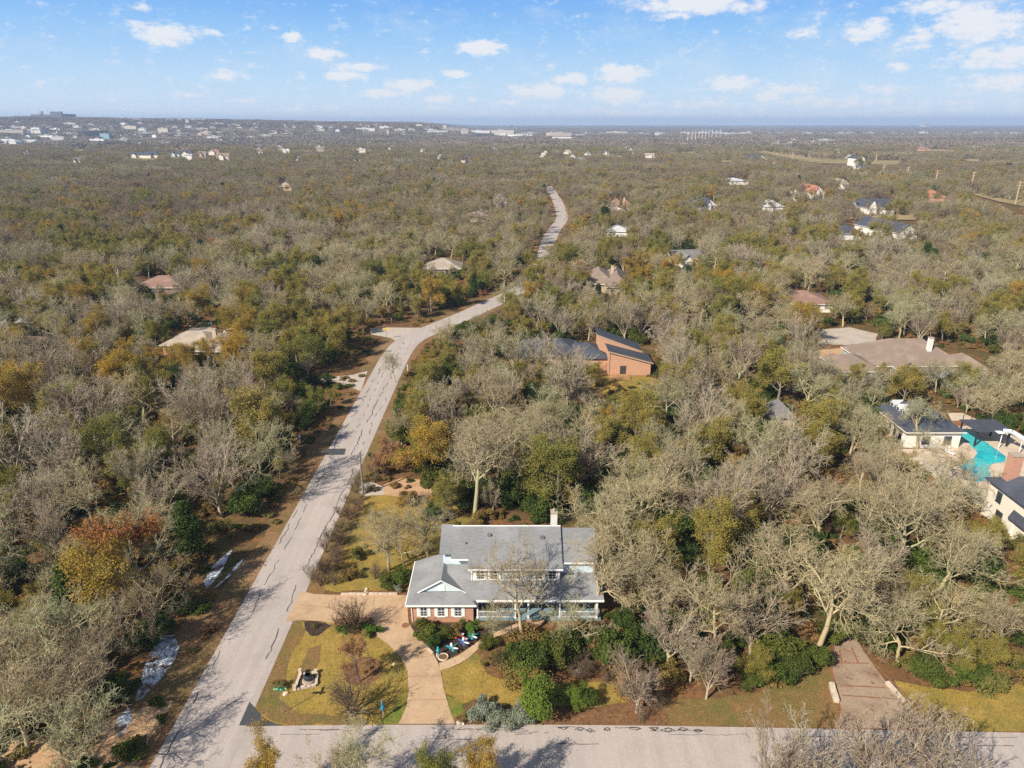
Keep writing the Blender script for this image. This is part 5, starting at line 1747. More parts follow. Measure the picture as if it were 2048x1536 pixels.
def fountain_bed():
    """stone edged square bed with a dark round pot"""
    r = empty('stone_bed', (0, 0, 0))
    tag(r, 'low square flower bed edged with pale limestone blocks on the corner lawn', 'flower bed')
    C = [G(590, 1380), G(633, 1372), G(634, 1346), G(601, 1349)]
    rnd = random.Random(4)
    for i in range(4):
        a, b = np.array(C[i]), np.array(C[(i + 1) % 4])
        L = np.linalg.norm(b - a)
        n = max(3, int(L / .42))
        ang = math.atan2(*(b - a)[::-1])
        for k in range(n):
            if i == 2 and k % 3 == 1:
                continue
            c = a + (b - a) * (k + .5) / n
            o = MB().box(-L / n * .46, L / n * .46, -.13, .13, 0, rnd.uniform(.18, .30)).build('edging_block', M['limestone'], r)
            o.location = (c[0] + rnd.uniform(-.03, .03), c[1] + rnd.uniform(-.03, .03), 0)
            o.rotation_euler = (rnd.uniform(-.05, .05), rnd.uniform(-.05, .05), ang + rnd.uniform(-.12, .12))
    mb = MB()
    mb.poly([(*c, .07) for c in C])
    mb.build('soil', M['dark_mulch'], r)
    for k, (px, py, h) in enumerate(((601.5, 1350, .75), (590, 1380, .55), (632, 1347, .5))):
        x, y = G(px, py)
        MB().box(x - .16, x + .16, y - .14, y + .14, .0, h).build('corner_stone', M['limestone'], r)
    p = empty('garden_pot', (*G(617, 1362), 0))
    tag(p, 'glossy black round pot standing on a pale base in the stone edged bed', 'garden pot')
    MB().tube((0, 0, .07), (0, 0, .16), .62, .58, 16).build('base', M['stone'], p)
    prof = [(0.0, .16), (.26, .16), (.42, .36), (.46, .55), (.38, .74), (.27, .80), (.30, .84)]
    mb = MB()
    n = 18
    for i, (rr, z) in enumerate(prof):
        for k in range(n):
            a = 2 * math.pi * k / n
            mb.v.append((rr * math.cos(a), rr * math.sin(a), z))
    for i in range(len(prof) - 1):
        for k in range(n):
            mb.f.append([i * n + k, i * n + (k + 1) % n, (i + 1) * n + (k + 1) % n, (i + 1) * n + k])
            mb.mi.append(0)
    mb.build('bowl', M['black_ball'], p, smooth=True)
    LAND.append(('the stone edged bed', *G(617, 1362)))


fountain_bed()
rocks('stone', [(572, 1388)], 'pale flat stone beside the street sign', M['limestone'], .3)
rocks('stone', [(788, 1329)], 'small white stone near the driveway edge of the corner lawn', M['limestone'], .18)
rocks('stone', [(917 - 0, 1447.0), (927, 1447.5)], 'pale orange stone at the driveway mouth', M['limestone'], .2, seed=5)
rocks('stepping_stone', [(1156, 1345), (1157, 1337), (1153, 1330), (1160, 1324)], 'flat pale stepping stone in the mulch right of the big evergreen', M['limestone'], .34, group='stepping stones in the mulch bed', seed=6)
rocks('stepping_stone', [(733, 1179), (731, 1183), (734, 1187), (731, 1190)], 'small pale step in the bed above the driveway', M['limestone'], .22, group='steps above the driveway', seed=9)


def edging(name, pa, pb, label, h=.22, w_=.25, m='limestone', n=None, cat='edging'):
    a, b = np.array(G(*pa)), np.array(G(*pb))
    L = np.linalg.norm(b - a)
    r = empty(name, (*((a + b) / 2), 0), math.atan2(*(b - a)[::-1]))
    tag(r, label, cat)
    n = n or max(2, int(L / .9))
    rnd = random.Random(int(L * 100))
    for k in range(n):
        c = -L / 2 + L * (k + .5) / n
        o = MB().box(-L / n * .485, L / n * .485, -w_ / 2, w_ / 2, 0, h * rnd.uniform(.85, 1.15)).build('block', M[m], r)
        o.location = (c, rnd.uniform(-.02, .02), 0)
        o.rotation_euler = (0, 0, rnd.uniform(-.03, .03))


edging('stone_edging', (682, 1189.5), (729, 1189.5), 'left limestone kerb along the upper edge of the driveway')
edging('stone_edging', (737, 1189), (795, 1189), 'right limestone kerb along the upper edge of the driveway')
edging('stone_wall', (1774, 1367), (1808, 1407), 'long pale stone kerb on the lawn side of the second driveway', .35, .4, cat='low wall')
edging('stone_wall', (1672, 1406), (1662, 1371), 'short pale stone kerb on the shrub side of the second driveway', .4, .5, cat='low wall')
edging('stone_edging', (850, 1290), (866, 1308), 'orange stone edging between the driveway and the dark shrub', .18, .2)


def flower_ornament(px, py, m, label, s=.42, rot=0.0, dragon=True):
    x, y = G(px, py)
    r = empty('garden_ornament', (x, y, .04), rot)
    tag(r, label, 'garden ornament', 'metal insect ornaments in the dark bed')
    MB().tube((0, 0, 0), (0, 0, .55), .02, .02, 6).build('stake', M['dark_metal'], r)
    b = MB()
    b.tube((-s * .2, 0, .56), (s * 1.5, 0, .66), .06, .03, 8)
    b.blob((-s * .3, 0, .58), (.1, .1, .08), 3, 8, 5, 0)
    b.build('body', m, r)
    for k, (a, L) in enumerate(((.95, 1.25), (1.9, 1.15), (-.95, 1.25), (-1.9, 1.15))):
        w_ = MB()
        c, sn = math.cos(a), math.sin(a)
        P = lambda t, o: (t * c - o * sn, t * sn + o * c, .60)
        w_.slab([P(.04, .0), P(s * L * .55, -.13), P(s * L, -.09), P(s * L * 1.08, 0), P(s * L, .09), P(s * L * .55, .13)], .015)
        w_.build('wing', m if k % 2 else M['white_paint'], r)


flower_ornament(903, 1305, M['teal'], 'teal dragonfly ornament nearest the stone ring', .55, .75)
flower_ornament(926, 1293, M['navy'], 'dark blue dragonfly ornament between the two teal ones', .55, .6)
flower_ornament(944, 1281, M['teal'], 'teal dragonfly ornament farthest along the bed towards the porch', .5, .4)


def ring():
    x, y = G(886.5, 1316)
    r = empty('stone_ring', (x, y, .04))
    tag(r, 'round ring planter of white stone at the tip of the dark bed', 'planter')
    mb = MB()
    n, k = 22, 6
    for i in range(n):
        a = 2 * math.pi * i / n
        for j in range(k):
            b = 2 * math.pi * j / k
            rr = .50 + .08 * math.cos(b)
            mb.v.append((rr * math.cos(a), rr * math.sin(a), .1 + .1 * math.sin(b)))
    for i in range(n):
        for j in range(k):
            mb.f.append([i * k + j, ((i + 1) % n) * k + j, ((i + 1) % n) * k + (j + 1) % k, i * k + (j + 1) % k])
            mb.mi.append(0)
    mb.build('rim', M['limestone'], r, smooth=True)
    s = MB()
    s.poly([(.46 * math.cos(a), .46 * math.sin(a), .1) for a in np.linspace(0, 6.283, 19)[:-1]])
    s.build('soil', M['mulch'], r)


ring()


def blue_pots():
    x, y = G(876.5, 1311)
    r = empty('blue_ornament', (x, y, .03))
    tag(r, 'turquoise bird shaped ornament on a white post beside the driveway', 'garden ornament')
    MB().tube((-.1, -.25, 0), (-.1, -.25, .45), .05, .05, 8).build('post', M['white_paint'], r)
    b = MB().blob((0, 0, .62), (.18, .15, .3), 4, 12, 8, .04)
    b.blob((0, 0, 1.0), (.11, .11, .12), 5, 10, 6, .02)
    b.build('body', M['teal'], r, smooth=True)
    MB().tube((0, 0, 0), (0, 0, .35), .09, .07, 8).build('stand', M['teal'], r)
    # red and white flowers in the bed
    rnd = random.Random(2)
    for i in range(7):
        px, py = 921 + rnd.uniform(-12, 12), 1278 + rnd.uniform(-6, 9)
        x, y = G(px, py)
        f = empty('flower', (x, y, .03), rnd.uniform(0, 3))
        tag(f, 'small ' + ('pink' if i % 2 else 'white') + ' flower on a stalk in the dark bed, ' + ORD[i] + ' from the ring', 'flower', 'flowers in the dark bed')
        MB().tube((0, 0, 0), (0, 0, .5), .012, .012, 5).build('stalk', M['dark_metal'], f)
        p = MB()
        for k in range(5):
            a = k * 1.257
            p.slab([(0, 0, .52), (.14 * math.cos(a - .4), .14 * math.sin(a - .4), .55), (.19 * math.cos(a), .19 * math.sin(a), .55), (.14 * math.cos(a + .4), .14 * math.sin(a + .4), .55)], .012)
        p.build('petals', M['white_paint'] if i % 2 == 0 else M['red'], f)


blue_pots()


def blue_flag():
    x, y = G(767, 1436)
    r = empty('bird_ornament', (x, y, 0))
    tag(r, 'bright blue heron shaped ornament on a wooden stake by the driveway mouth', 'garden ornament')
    MB().box(-.05, .05, -.05, .05, 0, .95).build('stake', M['tan_wood'], r)
    b = MB()
    b.blob((0, 0, 1.25), (.17, .22, .38), 4, 12, 8, .03)
    b.tube((0, 0, 1.5), (-.03, 0, 2.0), .09, .05, 8)
    b.blob((-.03, -.02, 2.05), (.08, .13, .09), 5, 10, 6, .02)
    b.build('body', M['blue_paint'], r, smooth=True)
    MB().tube((-.03, -.1, 2.05), (-.03, -.42, 2.02), .03, .008, 6).build('beak', M['sign_yellow'], r)


blue_flag()
x, y = G(811, 1251.5)
mh = MB().tube((0, 0, 0), (0, 0, .012), .42, .42, 24).build('manhole_cover', M['leafmat'])
mh.location = (x, y, .056)
tag(mh, 'round rusty cover set in the driveway beside the brick wing', 'manhole cover')


def car(px, py, rz, label, paint):
    x, y = G(px, py)
    r = empty('parked_car', (x, y, 0), rz)
    tag(r, label, 'car', 'cars in the woods')
    b = MB()
    P = [(-2.2, .45), (-2.2, .85), (-1.5, .95), (2.15, .8), (2.25, .45), (2.1, .3), (-2.1, .3)]
    n = len(P)
    for sg in (-.85, .85):
        b.v += [(p[0], sg, p[1]) for p in P]
    b.f += [list(range(n)), list(range(2 * n - 1, n - 1, -1))]
    b.mi += [0, 0]
    for i in range(n):
        j = (i + 1) % n
        b.f.append([i, n + i, n + j, j])
        b.mi.append(0)
    b.build('body', paint, r)
    g = MB()
    g.slab([(-1.9, -.7, .9), (-1.9, .7, .9), (-1.5, .62, 1.42), (-1.5, -.62, 1.42)], .04)
    b2 = [(-1.9, .92), (-1.4, 1.42), (.3, 1.42), (1.1, .92)]
    k = len(b2)
    o = len(g.v)
    for sg in (-.72, .72):
        g.v += [(p[0], sg, p[1]) for p in b2]
    g.f += [[o, o + 1, o + 2, o + 3], [o + 7, o + 6, o + 5, o + 4]]
    g.mi += [0, 0]
    for i in range(4):
        j = (i + 1) % 4
        g.f.append([o + i, o + 4 + i, o + 4 + j, o + j])
        g.mi.append(0)
    g.build('cabin_glass', M['glass'], r)
    MB().box(-1.4, .3, -.66, .66, 1.43, 1.47).build('roof_panel', paint, r)
    for wx_ in (-1.35, 1.35):
        for sg in (-.9, .78):
            MB().tube((wx_, sg, .33), (wx_, sg + .12, .33), .33, .33, 14).build('wheel', M['tyre'], r)


car(44, 713, .5, 'dark car parked by the maroon roofed house at the left edge', M['car_paint'])
car(466, 668, .2, 'white car parked behind the orange brick bungalow', M['white_paint'])
# play things left of the bungalow
x, y = G(362, 775)
sl = empty('play_slide', (x, y, 0), .8)
tag(sl, 'small blue and red play slide in the yard of the orange brick bungalow', 'play slide')
MB().slab([(-.4, -1.3, .2), (.4, -1.3, .2), (.4, .6, 1.5), (-.4, .6, 1.5)], .08).build('chute', M['red'], sl)
MB().box(-.5, .5, .6, 1.5, 1.4, 1.52).build('platform', M['blue_paint'], sl)
for a in (-.42, .42):
    for b in (.7, 1.4):
        MB().box(a - .05, a + .05, b - .05, b + .05, 0, 1.398).build('leg', M['blue_paint'], sl)
LAND += [('the junction of the two streets', -27.8, 46), ('the side road mouth', *G(800, 672)), ('the tan driveway', *G(850, 1400)), ('the leaf stained driveway', *G(1700, 1340)), ('the turquoise pool', *G(1960, 920)),
         ('the dark rectangular street patch', *G(668, 905)), ('the shaded driveway mouth', *G(680, 765)), ('the largest snow patch', *G(310, 1330)), ('the round mulch bed', *G(727, 1342)), ('the cul-de-sac', *G(1700, 675)),
         ('the street bend', *G(985, 606)), ('the far straight of the long street', *G(1120, 430)), ('the timber swing frame', *G(1728, 935)), ('the tan dirt track', *G(840, 975))]

# ------------------------------------------------------------------ vegetation: meshes
def nrm_(v):
    return v / (np.linalg.norm(v, axis=-1, keepdims=True) + 1e-9)


def perp_dirs(t, ang, az, rng):
    """directions at angle ang from t, turned az about it"""
    ref = np.where(np.abs(t[:, 2:3]) < .9, np.array([[0, 0, 1.]]), np.array([[1., 0, 0]]))
    u = nrm_(np.cross(t, ref))
    v = np.cross(t, u)
    return nrm_(t * np.cos(ang)[:, None] + (u * np.cos(az)[:, None] + v * np.sin(az)[:, None]) * np.sin(ang)[:, None])


def grow(starts, dirs, lens, r0, taper, segs, crook, up, rng, flat=0.0):
    B = len(starts)
    P = np.zeros((B, segs + 1, 3))
    Rr = np.zeros((B, segs + 1))
    P[:, 0] = starts
    d = dirs.copy()
    for s in range(segs):
        d = nrm_(d + rng.normal(0, crook, (B, 3)) + np.array([0, 0, up]) * 1.0)
        P[:, s + 1] = P[:, s] + d * (lens / segs)[:, None]
    for s in range(segs + 1):
        Rr[:, s] = r0 * (1 - (1 - taper) * s / segs)
    return P, Rr


def spawn(P, Rr, n, t0, t1, ang, lenr, rr, segs, crook, up, taper, rng, parent_len, base_t=.35, outward=0.0):
    """children of every branch in P"""
    B, S, _ = P.shape
    k = np.repeat(np.arange(B), n)
    t = np.tile((np.arange(n) + .5) / n, B) + rng.uniform(-.5, .5, B * n) / n
    t = t0 + (t1 - t0) * t
    f = t * (S - 1)
    i = np.clip(f.astype(int), 0, S - 2)
    w_ = (f - i)[:, None]
    start = P[k, i] * (1 - w_) + P[k, i + 1] * w_
    tan = nrm_(P[k, i + 1] - P[k, i])
    rad = Rr[k, i] * (1 - w_[:, 0]) + Rr[k, i + 1] * w_[:, 0]
    az = np.tile(np.arange(n) * 2.4, B) + rng.uniform(0, 6.28, B)[k] + rng.uniform(-.5, .5, B * n)
    a = R(1) * (ang + rng.uniform(-.28, .28, B * n) * ang)
    d = perp_dirs(tan, a, az, rng)
    if outward:
        o = start.copy()
        o[:, 2] = 0
        d = nrm_(d + nrm_(o) * outward)
    L = parent_len[k] * lenr * (1 - base_t * t) * rng.uniform(.7, 1.25, B * n)
    r_ = np.minimum(rad * rr, rad * .95)
    Pn, Rn = grow(start, d, L, r_, taper, segs, crook, up, rng)
    return Pn, Rn, L


def tubes(P, Rr, k):
    B, S, _ = P.shape
    T = np.empty_like(P)
    T[:, :-1] = P[:, 1:] - P[:, :-1]
    T[:, -1] = T[:, -2]
    T = nrm_(T)
    ref = np.where(np.abs(T[:, :1, 2:3]) < .9, np.array([[[0, 0, 1.]]]), np.array([[[1., 0, 0]]]))
    U = nrm_(np.cross(T, ref))
    V = np.cross(T, U)
    a = np.arange(k) * 2 * np.pi / k
    ring = U[:, :, None] * np.cos(a)[None, None, :, None] + V[:, :, None] * np.sin(a)[None, None, :, None]
    verts = P[:, :, None] + ring * Rr[:, :, None, None]
    idx = np.arange(B * S * k).reshape(B, S, k)
    a0, a1 = idx[:, :-1], idx[:, 1:]
    f = np.stack([a0, np.roll(a0, -1, 2), np.roll(a1, -1, 2), a1], -1).reshape(-1, 4)
    return verts.reshape(-1, 3), f


def cards(C, N, sx, sy, rng):
    """small quads centred at C, facing roughly N"""
    n = len(C)
    ref = nrm_(rng.normal(0, 1, (n, 3)))
    u = nrm_(np.cross(N, ref))
    v = np.cross(N, u)
    u = u * sx[:, None]
    v = v * sy[:, None]
    V = np.stack([C - u - v * .3, C - v, C + u + v * .2, C + v], 1).reshape(-1, 3)
    return V, np.arange(n * 4).reshape(n, 4)


def quadmesh(name, groups, mats):
    """groups = [(verts, quads, material index)]"""
    V, Fq, MI = [], [], []
    b = 0
    for v, f, mi in groups:
        V.append(v)
        Fq.append(f + b)
        MI.append(np.full(len(f), mi, np.int32))
        b += len(v)
    V = np.concatenate(V).astype(np.float32)
    Fq = np.concatenate(Fq).astype(np.int32)
    MI = np.concatenate(MI)
    me = bpy.data.meshes.new(name)
    me.vertices.add(len(V))
    me.vertices.foreach_set('co', V.ravel())
    me.loops.add(len(Fq) * 4)
    me.loops.foreach_set('vertex_index', Fq.ravel())
    me.polygons.add(len(Fq))
    me.polygons.foreach_set('loop_start', np.arange(0, len(Fq) * 4, 4, dtype=np.int32))
    for m in mats:
        me.materials.append(m)
    me.polygons.foreach_set('material_index', MI)
    me.update(calc_edges=True)
    me.validate()
    return me


def skeleton(kind, seed, lod=0):
    """list of (P, R, level) branch sets"""
    rng = np.random.default_rng(seed)
    if kind == 'oak':
        th = rng.uniform(3.6, 4.8)
        P0, R0 = grow(np.zeros((1, 3)), np.array([[rng.uniform(-.12, .12), rng.uniform(-.12, .12), 1.]]), np.array([th + 2.2]), np.array([.24]), .5, 7, .09, .05, rng)
        L0 = np.array([th + 2.2])
        sets = [(P0, R0, 0)]
        n = [8, 6, 5, 4, 3] if lod == 0 else [6, 5, 4, 3, 0]
        P1, R1, L1 = spawn(P0, R0, n[0], .42, 1.0, 52, .78, .62, 6, .22, .07, .35, rng, L0, .15)
        P2, R2, L2 = spawn(P1, R1, n[1], .25, 1.0, 46, .62, .66, 6, .24, .06, .35, rng, L1, .35)
        P3, R3, L3 = spawn(P2, R2, n[2], .2, 1.0, 44, .62, .68, 5, .25, .06, .4, rng, L2, .3)
        P4, R4, L4 = spawn(P3, R3, n[3], .2, 1.0, 42, .62, .75, 3, .22, .04, .45, rng, L3, .2)
        sets += [(P1, R1, 1), (P2, R2, 2), (P3, R3, 3), (P4, R4, 4)]
        if n[4]:
            P5, R5, L5 = spawn(P4, R4, n[4], .2, 1.0, 40, .66, .85, 2, .18, .03, .5, rng, L4, .2)
            sets.append((P5, np.maximum(R5, .0075), 5))
    elif kind == 'elm':
        th = rng.uniform(1.6, 2.6)
        P0, R0 = grow(np.zeros((1, 3)), np.array([[rng.uniform(-.06, .06), rng.uniform(-.06, .06), 1.]]), np.array([th]), np.array([.20]), .8, 4, .04, .05, rng)
        sets = [(P0, R0, 0)]
        n = [9, 7, 5, 4, 2] if lod == 0 else [7, 5, 4, 3, 0]
        P1, R1, L1 = spawn(P0, R0, n[0], .45, 1.0, 27, 1.0, .55, 7, .07, .035, .3, rng, np.array([6.2]), .1)
        P2, R2, L2 = spawn(P1, R1, n[1], .25, 1.0, 27, .52, .6, 5, .09, .05, .35, rng, L1, .45)
        P3, R3, L3 = spawn(P2, R2, n[2], .15, 1.0, 28, .55, .6, 4, .10, .04, .4, rng, L2, .35)
        P4, R4, L4 = spawn(P3, R3, n[3], .15, 1.0, 30, .58, .75, 3, .12, .02, .45, rng, L3, .3)
        sets += [(P1, R1, 1), (P2, R2, 2), (P3, R3, 3), (P4, R4, 4)]
        if n[4]:
            P5, R5, L5 = spawn(P4, R4, n[4], .1, 1.0, 30, .7, .9, 2, .15, .0, .5, rng, L4, .2)
            sets.append((P5, np.maximum(R5, .0075), 5))
    elif kind == 'leafy':
        th = rng.uniform(3., 4.2)
        P0, R0 = grow(np.zeros((1, 3)), np.array([[rng.uniform(-.08, .08), rng.uniform(-.08, .08), 1.]]), np.array([th + 3]), np.array([.20]), .4, 6, .06, .04, rng)
        sets = [(P0, R0, 0)]
        n = [9, 7, 5] if lod == 0 else [7, 5, 3]
        P1, R1, L1 = spawn(P0, R0, n[0], .30, 1.0, 42, .62, .55, 6, .12, .06, .3, rng, np.array([th + 3]), .2)
        P2, R2, L2 = spawn(P1, R1, n[1], .25, 1.0, 42, .52, .6, 4, .15, .05, .3, rng, L1, .35)
        P3, R3, L3 = spawn(P2, R2, n[2], .15, 1.0, 40, .6, .6, 3, .18, .04, .3, rng, L2, .3)
        sets += [(P1, R1, 1), (P2, R2, 2), (P3, np.maximum(R3, .01), 3)]
    elif kind == 'shrubby':
        P0, R0 = grow(np.zeros((7, 3)) + rng.uniform(-.15, .15, (7, 3)) * [1, 1, 0], nrm_(rng.normal(0, .45, (7, 3)) * [1, 1, 0] + [0, 0, 1.]), rng.uniform(1.5, 2.6, 7), np.full(7, .05), .4, 5, .08, .03, rng)
        sets = [(P0, R0, 0)]
        L = np.full(7, 2.0)
        n = [7, 6, 4]
        P1, R1, L1 = spawn(P0, R0, n[0], .25, 1., 30, .55, .6, 4, .12, .03, .4, rng, L, .3)
        P2, R2, L2 = spawn(P1, R1, n[1], .15, 1., 32, .55, .7, 3, .15, .02, .4, rng, L1, .3)
        P3, R3, L3 = spawn(P2, R2, n[2], .1, 1., 32, .6, .8, 2, .15, .02, .5, rng, L2, .3)
        sets += [(P1, R1, 1), (P2, R2, 2), (P3, np.maximum(R3, .007), 3)]
    return sets, rng


SIDES = [7, 5, 4, 3, 3, 3]


def tree_meshes(kind, seed, spec):
    """returns (trunk mesh, crown mesh)"""
    skel, leaf, nleaf, ls, spread, thick = spec['skel'], spec.get('leaf'), spec.get('n', 0), spec.get('size', .12), spec.get('spread', .3), spec.get('thick', 1.0)
    sets, rng = skeleton(skel, seed)
    tg, cg = [], []
    for P, Rr, lv in sets:
        rr = Rr * (thick if lv >= 2 else 1.0)
        rr = np.maximum(rr, spec.get('minr', .009) * (1.0 if lv > 3 else 1.5))
        v, f = tubes(P, rr, SIDES[lv])
        (tg if lv <= 1 else cg).append((v, f, 0))
    if leaf:
        P, Rr, lv = sets[-1]
        pts = P[:, 1:].reshape(-1, 3)
        if len(sets) > 3:
            pts = np.concatenate([pts, sets[-2][0][:, 2:].reshape(-1, 3)])
        # clumps: some tips carry many leaves, some none
        wgt = rng.random(len(pts)) ** 1.5
        part_ = spec.get('part')
        if part_ is not None:
            ctr = pts[rng.integers(0, len(pts), 7)]
            dist = np.min(np.linalg.norm(pts[:, None] - ctr[None], axis=2), 1)
            wgt = wgt * (dist < part_)
        wgt /= wgt.sum()
        k = rng.choice(len(pts), nleaf, p=wgt)
        C = pts[k] + rng.normal(0, spread, (nleaf, 3))
        N = nrm_(rng.normal(0, 1, (nleaf, 3)) + [0, 0, .5])
        s = ls * rng.uniform(.6, 1.4, nleaf)
        v, f = cards(C, N, s, s * .6, rng)
        cg.append((v, f, 1))
    mats = [M[spec['bark']]] + ([M[leaf]] if leaf else [])
    tm = quadmesh('trunk', tg, [M['trunk_bark'] if spec.get('dark_trunk', True) else mats[0]])
    cm = quadmesh('crown', cg, mats)
    return tm, cm


def bush_mesh(seed, leaf, n, rx, rz, size, lumps=16, twig='trunk_bark', shape='round', stems=6):
    rng = np.random.default_rng(seed)
    g = []
    # stems
    P, Rr = grow(rng.uniform(-.2, .2, (stems, 3)) * [1, 1, 0], nrm_(rng.normal(0, .5, (stems, 3)) * [1, 1, 0] + [0, 0, 1.]), np.full(stems, rz * 1.3), np.full(stems, .05), .3, 5, .12, .02, rng)
    v, f = tubes(P, Rr, 4)
    g.append((v, f, 0))
    # lumps of leaves
    if shape == 'round':
        d = nrm_(rng.normal(0, 1, (lumps, 3)))
        d[:, 2] = np.abs(d[:, 2]) * 1.15 - .15
        wob = 1 + .28 * np.sin(np.arctan2(d[:, 1], d[:, 0]) * 3 + seed) + .15 * np.sin(np.arctan2(d[:, 1], d[:, 0]) * 5 + seed * 2)
        c = d * np.array([rx, rx, rz]) * (rng.uniform(.4, 1.0, lumps) * wob)[:, None] + [0, 0, rz * .7]
        lr = rng.uniform(.16, .42, lumps) * rx
    else:                           # upright cone
        t = rng.random(lumps) ** .8
        a = rng.uniform(0, 6.28, lumps)
        q = rx * (1 - t * .85) * rng.uniform(.35, .8, lumps)
        c = np.stack([q * np.cos(a), q * np.sin(a), .4 + t * rz * 1.9], 1)
        lr = rx * (.5 - .25 * t)
    k = rng.integers(0, lumps, n)
    dd = nrm_(rng.normal(0, 1, (n, 3)))
    C = c[k] + dd * (lr[k] * rng.uniform(.5, 1.1, n) * (1 + .5 * rng.random(n) ** 6))[:, None] * [1, 1, .85]
    C = C[C[:, 2] > .03]
    n = len(C)
    N = nrm_(dd[:n] * 0 + rng.normal(0, .8, (n, 3)) + nrm_(C - [0, 0, rz * .5]))
    s = size * rng.uniform(.6, 1.4, n)
    v, f = cards(C, N, s, s * .55, rng)
    g.append((v, f, 1))
    return quadmesh('foliage', g, [M[twig], M[leaf]])


SPEC = {
    'bare_oak': dict(skel='oak', bark='oak_bark', thick=1.2, minr=.0125, dark_trunk=False),
    'bare_elm': dict(skel='elm', bark='elm_bark', thick=1.25, minr=.0135, dark_trunk=False),
    'leafy_elm': dict(skel='leafy', bark='elm_bark', leaf='olive_leaf', n=15000, size=.085, spread=.28),
    'golden_elm': dict(skel='leafy', bark='elm_bark', leaf='gold_leaf', n=13000, size=.085, spread=.28),
    'rust_oak': dict(skel='oak', bark='oak_bark', leaf='rust_leaf', n=13000, size=.10, spread=.2, part=2.2, minr=.009),
    'tan_oak': dict(skel='leafy', bark='elm_bark', leaf='tan_leaf', n=9000, size=.09, spread=.2),
}
VAR = {}
for kind, nvar in (('bare_oak', 8), ('bare_elm', 5), ('leafy_elm', 5), ('golden_elm', 2), ('rust_oak', 1), ('tan_oak', 1)):
    VAR[kind] = [tree_meshes(kind, 100 + 17 * i + len(kind) * 3, SPEC[kind]) for i in range(nvar)]
VAR['evergreen_shrub'] = [bush_mesh(i + 40, 'evergreen_leaf', 7000, 1.9, 1.45, .10, 22) for i in range(4)]
VAR['cedar'] = [bush_mesh(i + 60, 'cedar_leaf', 9000, 1.7, 2.6, .10, 34, shape='cone') for i in range(3)]
VAR['brush_bush'] = [bush_mesh(i + 80, 'brush_leaf', 3600, 1.4, .9, .075, 14, twig='brush_twig') for i in range(3)]
VAR['silver_shrub'] = [bush_mesh(i + 90, 'silver_leaf', 6500, 1.25, .85, .07, 16, twig='elm_bark') for i in range(2)]
VAR['bright_shrub'] = [bush_mesh(95, 'bright_leaf', 3500, 1.1, .8, .09, 12)]
VAR['pine'] = [bush_mesh(97, 'pine_leaf', 15000, 1.9, 2.1, .085, 34)]


def bare_shrub(seed):
    sets, rng = skeleton('shrubby', seed)
    return quadmesh('branches', [(*tubes(P, Rr, 3 if lv else 5), 0) for P, Rr, lv in sets], [M['brush_twig']])


VAR['bare_shrub'] = [bare_shrub(5), bare_shrub(6)]
HEIGHT = {k: [max((max(v.co.z for v in m.vertices)) for m in (t if isinstance(t, tuple) else (t,))) for t in v] for k, v in VAR.items()}
RADIUS_ = {'bare_oak': .48, 'bare_elm': .42, 'leafy_elm': .40, 'golden_elm': .40, 'rust_oak': .48, 'tan_oak': .40, 'evergreen_shrub': .62, 'cedar': .34, 'brush_bush': .75, 'silver_shrub': .7, 'bright_shrub': .7, 'pine': .5, 'bare_shrub': .55}
CATS = {'bare_oak': 'tree', 'bare_elm': 'tree', 'leafy_elm': 'tree', 'golden_elm': 'tree', 'rust_oak': 'tree', 'tan_oak': 'tree', 'evergreen_shrub': 'shrub', 'cedar': 'cedar', 'brush_bush': 'shrub', 'silver_shrub': 'shrub',
        'bright_shrub': 'shrub', 'pine': 'pine', 'bare_shrub': 'shrub'}
TREES = ('bare_oak', 'bare_elm', 'leafy_elm', 'golden_elm', 'rust_oak', 'tan_oak')


def plant(kind, x, y, h, rz=0.0, var=0, label=None, group=None, squash=1.0, lean=(0, 0), parts=True):
    var %= len(VAR[kind])
    s = h / HEIGHT[kind][var]
    if kind in TREES:
        tm, cm = VAR[kind][var]
        r = bpy.data.objects.new(kind, None)
        r.empty_display_size = .3
        COL.objects.link(r)
        for nm, me in (('trunk', tm), ('crown', cm)):
            o = bpy.data.objects.new(nm, me)
            COL.objects.link(o)
            o.parent = r
    else:
        r = bpy.data.objects.new(kind, VAR[kind][var])
        COL.objects.link(r)
    r.location = (x, y, float(terrain(x, y)) if y > 1850 else 0)
    r.rotation_euler = (lean[0], lean[1], rz)
    r.scale = (s * squash, s * squash, s)
    tag(r, label, CATS[kind], group)
    return r

# ------------------------------------------------------------------ vegetation: where it stands
def inpoly(px, py, poly):
    poly = np.asarray(poly, float)
    x, y = np.asarray(px, float), np.asarray(py, float)
    c = np.zeros(x.shape, bool)
    n = len(poly)
    j = n - 1
    for i in range(n):
        xi, yi = poly[i]
        xj, yj = poly[j]
        hit = ((yi > y) != (yj > y)) & (x < (xj - xi) * (y - yi) / (yj - yi + 1e-12) + xi)
        c ^= hit
        j = i
    return c


